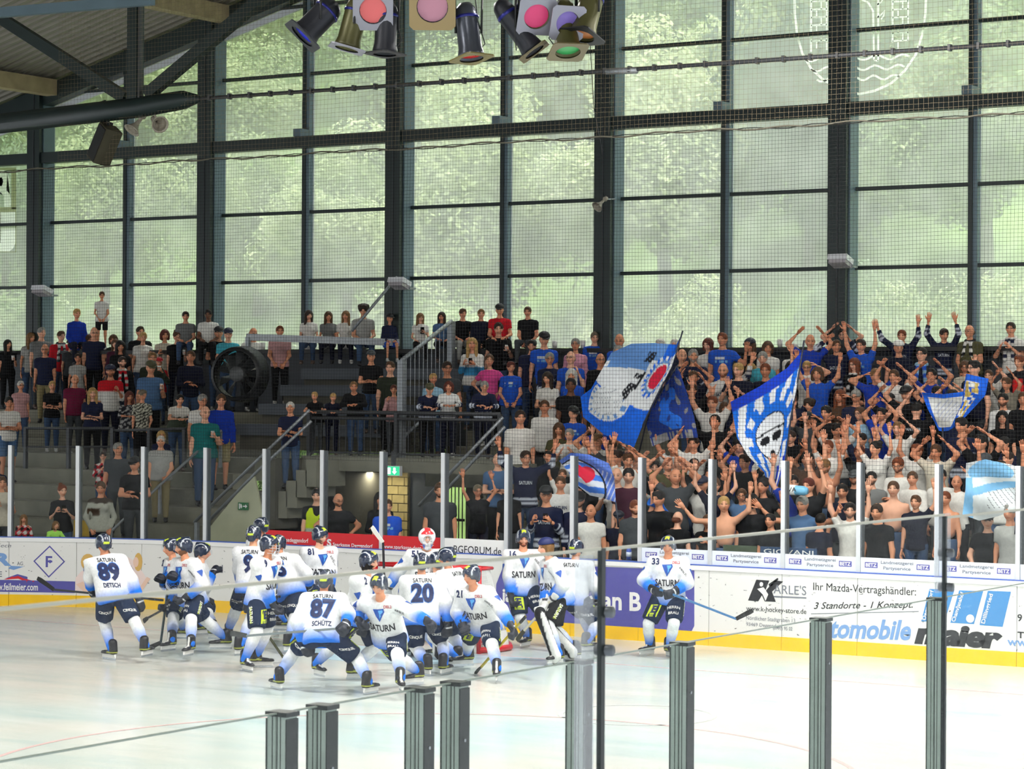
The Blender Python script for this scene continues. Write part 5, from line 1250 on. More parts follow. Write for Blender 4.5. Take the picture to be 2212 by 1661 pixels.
for r in rec:
    o=r['o']; kind='c' if 'c' in o else 'f' if 'f' in o else 'm'; want={'c':1.42,'f':1.66,'m':1.77}[kind]; at=[q for q in o if q.startswith('at:')]; r['kind']=kind; r['sit']=False
    if 'sill' in o:
        v=41.32; p=atV(r['px'],r['py'],v); r['loc']=(p[0],v+.1,SILL); r['sit']=True; r['h']=min(1.95,max(1.35,(p[2]-SILL)/.80*1.62 if False else want)); r['h']=max(1.3,min(2.,(p[2]-SILL)/.975*1.75)); r['k']=10
    elif 'onsill' in o: v=41.45; p=atV(r['px'],r['py'],v); r['loc']=(p[0],v,SILL); r['h']=p[2]-SILL; r['k']=10
    elif 'onbench' in o: v=40.75; p=atV(r['px'],r['py'],v); r['loc']=(p[0],v,3.45); r['h']=p[2]-3.45; r['k']=9
    elif at: v,z=[float(q) for q in at[0][3:].split(',')]; p=atV(r['px'],r['py'],v); r['loc']=(p[0],v,z); r['h']=p[2]-z; r['k']=6
    elif 'front' in o: v=33.35; p=atV(r['px'],r['py'],v); r['loc']=(p[0],v,.3); r['h']=p[2]-.3; r['k']=-1
    else:
        best=None
        for k in range(-1,10):
            v,z=(34.1,.3) if k<0 else (trow(k)[0]+.33,trow(k)[1]); p=atV(r['px'],r['py'],v); h=p[2]-z; cost=abs(h-want)*4+sum(2.5*max(0,.46-abs(q[0]-p[0])) for q in placed if q[1]==k)
            if k>=0 and k<6 and uA<p[0]<uB: cost+=5
            if k>=6 and uL<p[0]<uM: cost+=5
            if best is None or cost<best[0]: best=(cost,k,(p[0],v+random.uniform(-.1,.1),z),h)
        _,k,r['loc'],r['h']=best; r['k']=k; placed.append((r['loc'][0],k))
    r['h']=max(want*.80,min(want*1.09,r['h'])) if not r['sit'] else r['h']; r['lean']=.55 if r['arms'][0]=='r' else .06
    blk='left' if r['loc'][0]<uA-.6 else 'middle' if r['loc'][0]<uB and r['k']>=0 and (r['k']>=6) else 'right'
    if 'front' in o or r['k']<0: blk+=' walkway'
    r['blk']=blk
rows_={}
for r in rec: rows_.setdefault((r['k'],round(r['loc'][2],1)),[]).append(r)
for g in rows_.values():          # shoulder room within a row
    for r in g: r['u0']=r['loc'][0]
    for it in range(40):
        g.sort(key=lambda r:r['loc'][0])
        for a,b in zip(g[:-1],g[1:]):
            need=.36 if 'c' in (a['kind'],b['kind']) else .44; gap=b['loc'][0]-a['loc'][0]
            if gap<need:
                d=(need-gap)/2*.6
                for q,sg in ((a,-1),(b,1)):
                    u=min(q['u0']+.2,max(q['u0']-.2,q['loc'][0]+sg*d)); q['loc']=(u,q['loc'][1],q['loc'][2])
    for i,r in enumerate(g):
        if r['k']<10 and 'front' not in r['o'] and not any(q.startswith('at:') for q in r['o']): r['loc']=(r['loc'][0],r['loc'][1]+(.13 if i%2 else -.13),r['loc'][2])
groups={}
for r in rec: groups.setdefault((r['blk'],r['k']),[]).append(r)
ROWN={-1:'front',0:'row one',1:'row two',2:'row three',3:'row four',4:'row five',5:'row six',6:'row seven',7:'row eight',8:'row nine',9:'row ten',10:'window ledge'}
for g in groups.values():
    g.sort(key=lambda r:proj(r['loc'])[0])
    for i,r in enumerate(g): r['i']=i; r['n']=len(g)
CROWDOBJ=[]
for r in rec:
    o=r['o']; top=r['top']; hk,hc=r['hair']; pat=None; slv=.58; kw={}
    if top in PATS: nm,col,pat,slv=PATS[top]; nm='person in '+nm
    elif top=='bare': nm,col='shirtless person',None
    else: nm='person in '+CN[top]; col=C[top]
    for q in o:
        if q.startswith('slv'): slv=min(1.95,float(q[3:]))
        if q.startswith('cap:'): kw['cap']=q[4:]
        if q.startswith('low:'): kw['low']=q[4:]
        if q.startswith('len'): kw['lowlen']=float(q[3:])
        if q.startswith('scarf:'): kw['scarf']=tuple(q[6:].split(','))
    if 'jackwb' in o: pat=pat_bands(_wb)
    if 'cape' in o: pat=pat_bands(_cp)
    kw['low']=kw.get('low') or random.choice(('jeans','dnavy','black','dgrey','jeans'))
    if 'dark' in o: kw['skin']=(120,78,56)
    if 'vest' in o: kw['vest']='hivis'
    hd='bald head' if hk=='bald' else (kw['cap'] and f"{CN.get(kw['cap'],'dark')} cap") if 'cap' in kw else f"{'long ' if hk=='long' else ''}{HN[hc]} hair"
    pose='seated' if r['sit'] else PN[r['arms'][0]]; side={0:'leftmost'}.get(r['i']) or ('rightmost' if r['i']==r['n']-1 else nth(r['i'])+' from left')
    if len(hd.split())>2: hd=' '.join(hd.split()[:1]+['hair'])
    if 'vest' in o: nm='person in hi-vis vest'
    lab=f"{nm}, {hd}, {pose}, {side}, {r['blk']}-stand {ROWN[r['k']]}".replace(' walkway-stand front','-stand walkway').replace('walkway-stand','walkway')
    a=[AC[q] for q in r['arms']]; arms=[]
    for q in a:
        A=ARMS[q]; s=.16 if q in ('up','upV','clapover','wide','headup') else .06; arms.append((jit(A[0],s),jit(A[1],s),A[2],A[3]))
    if r['arms'][0]=='c' and r['arms'][1]=='c': arms[1]=(arms[1][0],(arms[1][1][0],arms[1][1][1]-.12,arms[1][1][2]-.18),'soft',arms[1][3])
    J=body_joints(None,lean=r['lean'],legs='sit' if r['sit'] else 'stand',kind=r['kind'],arms=arms,turn=random.uniform(-.35,.45),tilt=random.uniform(-.05,.22),bulk=1.22 if 'fat' in o else random.uniform(.95,1.06))
    x,y,z=r['loc']; tx,ty=(-15,20) if x<-25 else (-15.5,22); rz=math.atan2(tx-x,-(ty-y))+random.uniform(-.25,.25)
    if 'back' in o: rz+=math.pi
    props=[]
    if 'cupR' in o: props.append(('cup',1,f"white drinking cup held by {side} person of {r['blk']}-stand {ROWN[r['k']]}".replace(' walkway-stand front','-stand walkway')))
    if r['arms'][0]=='k': props.append(('phone',1,f"dark phone held by {side} person of {r['blk']}-stand {ROWN[r['k']]}".replace(' walkway-stand front','-stand walkway')))
    low=py_hidden=False
    ob=person((x,y,z),rz,r['h'],J,None if top=='bare' else col,hk,hc,sleeve=slv,glasses='g' in o,beard=2 if 'B' in o else 1 if 'b' in o else 0,pattern=pat,label=lab,group='spectators in the stand',capback='capback' in o,props=props,shoe=random.choice(((40,40,44),(200,200,196),(90,70,60),(30,30,34))),**kw)
    CROWDOBJ.append((r,ob,J))
# ================================================================ goal
gx0,gx1,gy=-21.2,-19.37,29.72
goal=tag(empty('goal',((gx0+gx1)/2,gy,0)),'red-framed hockey goal with white net behind the huddle of players','goal')
w=(gx1-gx0)/2; M_gr=mat('goal_red',srgb(206,24,34),.35)
MB().tube([(-w,0,0),(-w,0,1.22)],.035,10).build('post',M_gr,goal,True); MB().tube([(w,0,0),(w,0,1.22)],.035,10).build('post',M_gr,goal,True); MB().tube([(-w-.03,0,1.22),(w+.03,0,1.22)],.035,10).build('crossbar',M_gr,goal,True)
MB().tube([(-w,0,.05)]+[(-w-.12+.0*i,.25+.2*i,.05) for i in range(3)]+[(-w+.1,.98,.05),(0,1.1,.05),(w-.1,.98,.05),(w+.12,.65,.05),(w+.12,.3,.05),(w,0,.05)],.045,8).build('base_frame',M_gr,goal,True)
MB().tube([(-w,0,1.22),(-w+.1,.5,1.2),(0,.62,1.2),(w-.1,.5,1.2),(w,0,1.22)],.025,8).build('top_frame',M_gr,goal,True)
sk_=MB(); pts=[(-w-.1,.3),(-w-.1,.65),(-w+.1,.95),(0,1.06),(w-.1,.95),(w+.1,.65),(w+.1,.3)]
sk_.add([(x,y,.09) for x,y in pts]+[(x*.97,y*.96,.3) for x,y in pts],[(i,i+1,i+8,i+7) for i in range(6)]); sk_.build('padding',mat('goal_padding',srgb(232,230,228),.7),goal,True)
nv=MB(); low=[(-w,0),(-w-.1,.35),(-w-.1,.65),(-w+.1,.97),(0,1.08),(w-.1,.97),(w+.1,.65),(w+.1,.35),(w,0)]; top=[(-w,0),(-w+.05,.25),(-w+.1,.4),(-w+.15,.5),(0,.6),(w-.15,.5),(w-.1,.4),(w-.05,.25),(w,0)]
def gp(a,z):
    i=min(int(a),7); f=a-i; L_=[low[i][j]*(1-f)+low[i+1][j]*f for j in (0,1)]; T_=[top[i][j]*(1-f)+top[i+1][j]*f for j in (0,1)]; t=z/1.2; return (L_[0]*(1-t)+T_[0]*t,L_[1]*(1-t)+T_[1]*t,z)
for k in range(65): nv.tube([gp(k/8,.08),gp(k/8,.6),gp(k/8,1.2)],.004,3,cap=False)
for j in range(18): nv.tube([gp(a/2,.08+j*.065) for a in range(17)],.004,3,cap=False)
for k in range(1,20): nv.tube([(-w+k*2*w/20,.02,1.22),(-w*.8+k*1.6*w/20,.55,1.2)],.004,3,cap=False)
gn=nv.build('net',mat('goal_net_white',srgb(226,226,224),.8),goal); gn['kind']='stuff'
# ================================================================ ice hockey players
WHITE=np.array(srgb(236,238,240)); BLUE=np.array(srgb(38,122,236)); NAVY=np.array(srgb(26,42,70))
M_helm=mat('helmet_shell',attr='Col',rough=.22,spec=.6,coat=.4); M_boot=mat('skate_boot',attr='Col',rough=.4); M_holder=mat('blade_holder',srgb(228,228,226),.35); M_blade=mat('skate_blade',srgb(190,195,200),.2,.9); M_glove=mat('glove_leather',attr='Col',rough=.55,noise=.1,nscale=20); M_num=mat('number_navy',srgb(26,38,84),.6); M_numb=mat('number_outline',srgb(70,140,235),.6); M_neon=mat('print_neon',srgb(206,226,40),.6); M_vis=glassmat('visor',(.93,.95,.97),.06)
def colmesh(name,V,Fq,fn,m): 
    c=np.array([fn(*v) for v in V]); return mesh(name,V,Fq,m,True,c)
_e=lambda a,r,sc:(a,a,r,r,sc)
V_,F_=sdf_mesh([_e((0,.012,.04),.104,(1.0,1.2,1.0)),((0,.1,.02),(0,.09,-.045),.05,.045,(1.4,.7,1)),((-.092,.02,.0),(-.09,.02,-.04),.028,.022,(.6,1.2,1)),((.092,.02,.0),(.09,.02,-.04),.028,.022,(.6,1.2,1)),((0,-.07,.1),(0,.09,.115),.03,.03,(1.1,1,1))],.0135,.02,sub=[((0,-.14,-.045),(.095,.1,.1)),((0,0,-.13),(.12,.09,.085))])
NEON=srgb(206,226,60)
def helmcol(x,y,z):
    if z>.09 and abs(x)<.03 and -.09<y<-.03: return NEON
    if y>.09 and abs(x)<.045 and .0<z<.03: return NEON
    if abs(abs(x)-.07+.2*y)<.006 and z>.03: return (.6,.64,.7)
    return (.018,.028,.06)
HELM=colmesh('helmet',V_,F_,helmcol,M_helm)
def goalhelm(x,y,z): return (.7,.04,.05) if (z>.085 and abs(x)<.04) or (y<-.07 and z>.07) else (.05,.1,.5) if z<-.06 and abs(x)>.04 else (.85,.86,.88)
V2_,F2_=sdf_mesh([_e((0,.005,.03),.115,(1.0,1.15,1.05)),((0,-.075,-.02),(0,-.085,-.1),.07,.05,(1.15,.8,1))],.0135,.02,sub=[((0,-.15,-.0),(.065,.08,.062)),((0,.02,-.14),(.09,.08,.07))])
GHELM=colmesh('helmet',V2_,F2_,goalhelm,M_helm)
_v=MB(); th=np.linspace(-1.25,1.25,13); _v.add([(.112*math.sin(a),-.118*math.cos(a)-.012,.045) for a in th]+[(.105*math.sin(a),-.118*math.cos(a)-.018,-.022) for a in th],[(i,i+1,i+14,i+13) for i in range(12)]); VISOR=mesh('visor',_v.v,_v.f,M_vis,True)
_v=MB()
for zz in (.02,-.015,-.05,-.085): _v.tube([(.09*math.sin(a),-.125*math.cos(a)-.02+.02*(zz<-.06),zz) for a in np.linspace(-1.3,1.3,9)],.0035,4)
for a in (-.9,-.45,0,.45,.9): _v.tube([(.09*math.sin(a),-.125*math.cos(a)-.021,.035),(.09*math.sin(a),-.125*math.cos(a)-.021,-.05),(.075*math.sin(a),-.11*math.cos(a)-.018,-.095)],.0035,4)
CAGE=mesh('face_cage',_v.v,_v.f,mat('cage_steel',srgb(215,216,220),.3,.6))
V_,F_=sdf_mesh([((0,0,-.09),(0,0,.0),.062,.05,(1.1,.85,1)),((0,.005,.0),(0,-.005,.09),.05,.05,(1.15,.7,1))]+[((x,-.01,.08),(x*1.05,-.055,.13),.021,.02) for x in (-.042,-.014,.014,.042)]+[((x*1.05,-.055,.13),(x,-.085,.09),.02,.018) for x in (-.042,-.014,.014,.042)]+[((.05,-.01,.03),(.06,-.07,.085),.026,.022)],.0145,.008)
def glcol(x,y,z): return (.75,.77,.8) if (y>.012 and abs(z-.03)<.012) or (y>.01 and abs(z+.06)<.01) else (.012,.016,.03)
GLOVE=colmesh('glove',V_,F_,glcol,M_glove); GLOVEW=colmesh('glove',V_,F_,lambda x,y,z:(.82,.82,.8) if abs(z+.02)>.015 else (.03,.03,.04),M_glove)
V_,F_=sdf_mesh([((0,.05,.13),(0,-.1,.105),.045,.038,(1,1,.9)),((0,-.1,.105),(0,-.165,.1),.038,.033,(1.1,1,.85)),((0,.05,.12),(0,.035,.25),.052,.056),((0,-.02,.17),(0,.0,.27),.03,.03)],.0145,.02,clips=[((0,0,-1),-.085)])
BOOT=colmesh('skate_boot',V_,F_,lambda x,y,z:(.75,.75,.72) if (y<-.03 and abs(x)<.012 and z>.13) else (.5,.55,.08) if abs(z-.12)<.008 and y>-.05 else (.014,.014,.018),M_boot)
_h=MB(); _h.add([(-.015,.085,.09),(.015,.085,.09),(.015,-.17,.085),(-.015,-.17,.085),(-.007,.095,.03),(.007,.095,.03),(.007,-.185,.035),(-.007,-.185,.035)],[(0,1,2,3),(4,7,6,5),(0,4,5,1),(1,5,6,2),(2,6,7,3),(3,7,4,0)]); HOLD=mesh('blade_holder',_h.v,_h.f,M_holder)
_h=MB().box(-.0025,.0025,-.18,.1,.002,.034); BLD=mesh('blade',_h.v,_h.f,M_blade)
def ik(a,t,l1,l2,pole):
    d=t-a; L=np.linalg.norm(d); m=(l1+l2)*.995
    if L>m: t=a+d/L*m; d=t-a; L=m
    x=(L*L+l1*l1-l2*l2)/(2*L); h=math.sqrt(max(0,l1*l1-x*x)); n=d/L; p=np.array(pole,float); p=p-n*(p@n); p=nrm(p); return a+n*x+p*h,t
def decal_on(tgt,s,center,xdir,ydir,size,m,par,bold=.02,wide=1.,dist=.5,off=.006,cut=.045,name='lettering',shear=0.,curve=0.):
    """flat print laid onto a garment: projected along the garment's normal"""
    v,fs=text_mesh(s,1,bold,shear,align='CENTER',cut=cut/size if cut else None)
    if len(v)==0: return
    x=nrm(xdir); y=nrm(ydir); n=np.cross(x,y); bv=tgt['bvh']; mid=(v[:,1].max()+v[:,1].min())/2; out=[]
    for a,b in v:
        p=np.array(center)+x*a*wide*size+y*((b-mid)*size+curve*(a*wide*size)**2); o=p+n*dist; h=bv.ray_cast(Vector(o),Vector(-n),dist+.6)
        out.append(tuple(np.array(h[0])+n*off) if h[0] is not None else None)
    good=[q is not None for q in out]; fs=[f for f in fs if all(good[i] for i in f)]
    if fs: 
        o=obj(name,mesh(name,[q or (0,0,0) for q in out],fs,m),par); return o
def bvh(V,Fq): return dict(bvh=BVHTree.FromPolygons([tuple(v) for v in V],[tuple(f) for f in Fq]))
def poly_on(tgt,pts,center,xdir,ydir,m,par,name='emblem',off=.006,dist=.5):
    x=nrm(xdir);y=nrm(ydir);n=np.cross(x,y); out=[]
    bm=bmesh.new(); bm.faces.new([bm.verts.new((a,b,0)) for a,b in pts]); bmesh.ops.triangulate(bm,faces=bm.faces[:]); bmesh.ops.subdivide_edges(bm,edges=bm.edges[:],cuts=1,use_grid_fill=True); bm.verts.index_update(); vv=[(q.co.x,q.co.y) for q in bm.verts]; fs=[[q.index for q in f.verts] for f in bm.faces]; bm.free()
    for a,b in vv:
        p=np.array(center)+x*a+y*b; h=tgt['bvh'].ray_cast(Vector(p+n*dist),Vector(-n),dist+.6); out.append(tuple(np.array(h[0])+n*off) if h[0] is not None else None)
    fs=[f for f in fs if all(out[i] is not None for i in f)]
    if fs: return obj(name,mesh(name,[q or (0,0,0) for q in out],fs,m),par)
M_saturn=mat('print_dark',srgb(40,40,48),.6); M_deep=mat('emblem_blue',srgb(36,84,176),.5); M_mid=mat('emblem_light',srgb(90,170,235),.5); M_dred=mat('print_dark_red',srgb(190,40,50),.6); M_wh=mat('print_white_cloth',srgb(232,232,230),.6)
def player(head,feet,hands,phi,lean,num,name_,label,beard=0,hair='short',hairc='b',visor=True,cage=False,goalie=False,capp=False,helmet=True,turn=0.,tilt=.1,hfwd=.3,side=0.,V=None,front='SATURN',small=None):
    rz=TH+math.radians(phi); fw=np.array((math.sin(rz),-math.cos(rz),0)); rt=np.array((math.cos(rz),math.sin(rz),0))
    fp=[np.array(atZ(x,y,0)) for x,y in feet]; vm=np.mean([f[1] for f in fp]) if V is None else V
    k=.985; hl=.56*math.sin(lean)*k
    hw=np.array(atV(head[0],head[1],vm)); hw=hw+fw*0; 
    hd_=np.array(atV(head[0],head[1],vm+fw[1]*hl)); root=np.array((hd_[0]-fw[0]*hl,vm,0))-rt*.6*side*k*np.array((1,0,0))/max(.3,1.0)
    ht=hd_[2]/k-.035
    tl=np.array((side,-math.sin(lean),math.cos(lean))); tl=nrm(tl)
    pz=min(1.02,max(.62,ht-(.535*tl[2]+.292))); J={}
    pel=np.array((0,0,pz)); J['pel']=pel; J['tl']=tl; J['fwd']=np.array((0,-math.cos(lean),-math.sin(lean))); J['waist']=pel+tl*.17; J['chest']=pel+tl*.36; J['neck']=pel+tl*.535; J['head']=J['neck']+nrm(tl*.6+np.array((0,-.1,.7)))*.165+np.array((0,-.012,0)); J['turn']=turn; J['tilt']=tilt; J['kind']='m'; J['bulk']=1.05
    loc=lambda p:np.array(((p-root)@rt,-(p-root)@fw,p[2]))/k
    fl=[loc(f) for f in fp]; fl=sorted(fl,key=lambda p:p[0])
    if fl[1][0]-fl[0][0]<.16: fl[1][0]+=.09; fl[0][0]-=.09
    for s,f in ((-1,fl[0]),(1,fl[1])):
        hp=pel+np.array((s*.1,0,-.03)); an=np.array((f[0],f[1]+.01,.17)); kn,an=ik(hp,an,.45,.43,(s*.25,-1,.1)); J[('hip',s)]=hp; J[('kn',s)]=kn; J[('an',s)]=an
    hl_=[]
    for x,y in hands:
        v=vm+fw[1]*hfwd; hl_.append(loc(np.array(atV(x,y,v))))
    hl_=sorted(hl_,key=lambda p:p[0])
    for s,t in ((-1,hl_[0]),(1,hl_[1])):
        sh=pel+tl*.452+np.array((s*.2,0,0)); el,wr=ik(sh,t,.31,.28,(s*.8,.45,-.55)); J[('sh',s)]=sh;J[('el',s)]=el;J[('wr',s)]=wr; J[('hand',s)]=('fist',np.array((-s*.6,-.6,-.3)),wr-el)
    sk=np.array(srgb(*SKIN[(NPERS[0]*3)%5])); NPERS[0]+=1; hc=np.array(srgb(*HC[hairc]))
    Vv,fs,col=skin_mesh(J,sk,hc,.03,beard,False,False,True,True)
    b=obj('person',mesh('person',Vv,fs,M_skin,True,col)); b.location=tuple(root); b.rotation_euler[2]=rz; b.scale=(k,k,k); tag(b,label,'hockey player','hockey players on the ice')
    # jersey
    hem=pz-.16; pr=torso_prims(J,.046)+arm_prims(J,.046,1.93)+[(J['chest']+tl*.075,J[('sh',s)]+np.array((s*.02,0,.01)),.1,.085) for s in (-1,1)]+[(pel-tl*.1,J['waist'],.185,.16,(1.34,1.08,1))]
    JV,JF=sdf_mesh(pr,.026,.035,[(tuple(-tl),-float(tl@(pel-tl*.14))),(tuple(tl),float(tl@J['neck'])+.012)],sub=[(tuple(J['neck']+J['fwd']*.05+tl*.02),(.075,.075,.05))])
    p,d=arm_param(JV,J); h=(JV-pel)@tl; arm=(d<.115)&(p>.25); g=np.clip((.07-h)/.2,0,1); ga=np.clip((p-1.0)/.6,0,1); t=np.where(arm,ga,g)[:,None]; 
    jc=WHITE*(1-t)+BLUE*t
    jo=cloth('jersey',JV,JF,jc,b); jb=bvh(JV,JF)
    # trousers and socks
    pc=NAVY if not goalie else np.array(srgb(24,25,28))
    pr=torso_prims(J,.02)[:1]+[(J[('hip',s)],J[('hip',s)]+(J[('kn',s)]-J[('hip',s)])*.92,.142,.126,(1,1,1),True) for s in (-1,1)]
    PV,PF=sdf_mesh(pr,.028,.03,[(tuple(tl),float(tl@pel)+.06)]); po=cloth('hockey_pants',PV,PF,np.tile(pc,(len(PV),1)),b); pb=bvh(PV,PF)
    for s in (-1,1):
        kn,an=J[('kn',s)],J[('an',s)]; hp=J[('hip',s)]
        if goalie:
            ax=nrm(an-kn); f=J['fwd']*np.array((1,1,0)); sv,sf=sdf_mesh([(kn+ax*-.16+f*.06,an+ax*.05+f*.07,.1,.085,(1.35,.8,1)),(an+ax*.05+f*.07,an+ax*.1+f*.12,.085,.07,(1.3,.9,1))],.028,.02); xx=sv[:,0]-(kn[0]+an[0])/2; cc=np.where((np.abs(xx)>.085)[:,None],np.array(srgb(225,225,222)),np.array(srgb(24,24,28))); sc_=cloth('leg_pad',sv,sf,cc,b); decal_on(bvh(sv,sf),'VAUGHN',(kn+an)/2+f*.1-ax*.02,-ax*s,np.cross(f,-ax*s),.075,M_wh,sc_,wide=.8)
        sv,sf=sdf_mesh([(hp+(kn-hp)*.75,kn,.07,.082),(kn,kn+(an-kn)*.4,.084,.082),(kn+(an-kn)*.4,an+(an-kn)*.02,.082,.056)],.026,.02); tt=np.clip(((sv-kn)@nrm(an-kn)-.12)/.26,0,1)[:,None]; cloth('sock',sv,sf,WHITE*(1-tt)+BLUE*tt,b)
        o=obj('skate',BOOT,b,loc=(an[0],an[1]-.02,an[2]-.17)); o.rotation_euler[2]=s*.55; o.scale=(1.15,1.15,1.0); obj('blade_holder',HOLD,o); obj('blade',BLD,o)
        Rm=Matrix(frame_z(J[('wr',s)]-J[('el',s)],J[('hand',s)][1]).tolist()); o=obj('glove',GLOVEW if goalie else GLOVE,b,loc=tuple(J[('wr',s)]+nrm(J[('wr',s)]-J[('el',s)])*.03)); o.rotation_euler=Rm.to_euler(); f=1.35 if goalie else 1.12; o.scale=(f*(-1 if s<0 else 1),f,f)
    hr=Matrix(head_rot(J).tolist()).to_euler()
    if hair!='none': o=obj('hair',HAIR[hair],b,loc=tuple(J['head'])); o.rotation_euler=hr; o.color=(*hc,1); o.scale=(1.0,1.0,.98)
    if capp: o=obj('cap',CAP[True],b,loc=tuple(J['head'])); o.rotation_euler=hr; o.color=(*srgb(24,36,92),1); o.scale=(1.14,1.12,1.12)
    elif helmet:
        o=obj('helmet',GHELM if goalie else HELM,b,loc=tuple(J['head'])); o.rotation_euler=hr; o.scale=(1.09,1.06,1.06)
        if cage or goalie: obj('face_cage',CAGE,o)
        elif visor: obj('visor',VISOR,o)
    # prints
    ch=J['chest']; X=np.array((1.,0,0)); f=J['fwd']
    if abs(((phi+180)%360)-180)<95:   # seen from the front
        decal_on(jb,front,ch-tl*.17+f*.15,X,tl,.13,M_saturn,jo,.025,.72)
        poly_on(jb,[(-.075,.06),(.075,.07),(.085,.03),(.0,-.11)],ch+tl*.03+f*.15,X,tl,M_deep,jo); poly_on(jb,[(.0,.05),(.06,.055),(.065,.03),(.03,.0),(.035,-.02),(.01,-.06),(.015,.0)],ch+tl*.03+f*.15,X,tl,M_mid,jo,off=.009)
        decal_on(jb,'DEL2',ch+tl*.12+X*.13+f*.12,X,tl,.05,M_dred,jo,.02)
        if num: decal_on(jb,num,ch+tl*.13-X*.17+f*.12,X,tl,.12,M_num,jo,.04)
        decal_on(jb,'AIRBUS',J[('sh',1)]+(J[('el',1)]-J[('sh',1)])*.35+f*.1,nrm(J[('el',1)]-J[('sh',1)])*.6+X*.3,tl,.05,M_saturn,jo,.01)
        for s,tx in ((-1,'HERRN'),(1,'HERRN')):
            c=(J[('hip',s)]+J[('kn',s)])/2; ax=nrm(J[('hip',s)]-J[('kn',s)])
            if s==-1: 
                poly_on(pb,[(-.075,-.1),(.075,-.1),(.075,.09),(-.075,.09)],c+f*.1,X,ax,M_neon,po,'sponsor_patch'); decal_on(pb,'E',c+f*.1+ax*.015,X,ax,.15,M_num,po,.05,off=.01); decal_on(pb,'EDEKA',c+f*.1-ax*.08,X,ax,.035,M_num,po,.01,off=.01)
            else: decal_on(pb,'HERRN',c+f*.1+ax*.03,X,ax,.06,M_wh,po,.02); decal_on(pb,'BRAU',c+f*.1-ax*.06,X,ax,.06,M_wh,po,.02)
            decal_on(pb,'SATURN',c+X*s*.1,-ax,np.cross(X*s,-ax),.075,M_wh,po,.03,.8)
    else:
        bX=-X; bk=-f
        decal_on(jb,'SATURN',ch+tl*.1+bk*.14,bX,tl,.085,M_saturn,jo,.02,.8)
        if num: 
            decal_on(jb,num,ch-tl*.075+bk*.14,bX,tl,.33,M_numb,jo,.07,.9,off=.006); decal_on(jb,num,ch-tl*.075+bk*.14,bX,tl,.33,M_num,jo,.045,.9,off=.011)
        if name_: decal_on(jb,name_,ch-tl*.27+bk*.15,bX,tl,.09,M_num,jo,.025,.72)
        for s in (-1,1):
            c=(J[('hip',s)]*.35+J[('kn',s)]*.65); ax=nrm(J[('hip',s)]-J[('kn',s)]); decal_on(pb,'CINQUE',c+bk*.1,bX,ax,.06,M_wh,po,.03,.8)
    for s in (-1,1):
        c=(J[('hip',s)]+J[('kn',s)])/2; ax=nrm(J[('hip',s)]-J[('kn',s)]); decal_on(pb,'druckeruskil.',c+np.array((s*.16,0,0)),-ax,np.cross(np.array((s*1.,0,0)),-ax),.06,M_neon,po,.01,.75)
        sm=J[('sh',s)]+(J[('el',s)]-J[('sh',s)])*.55; ax=nrm(J[('sh',s)]-J[('el',s)]); oo=nrm(np.array((s*1.,-.2,0))-ax*(np.array((s*1.,-.2,0))@ax)); poly_on(jb,[(-.045,.04),(.045,.045),(.05,.02),(0,-.065)],sm+oo*.06,np.cross(ax,oo),ax,M_deep,jo)
    return b,J
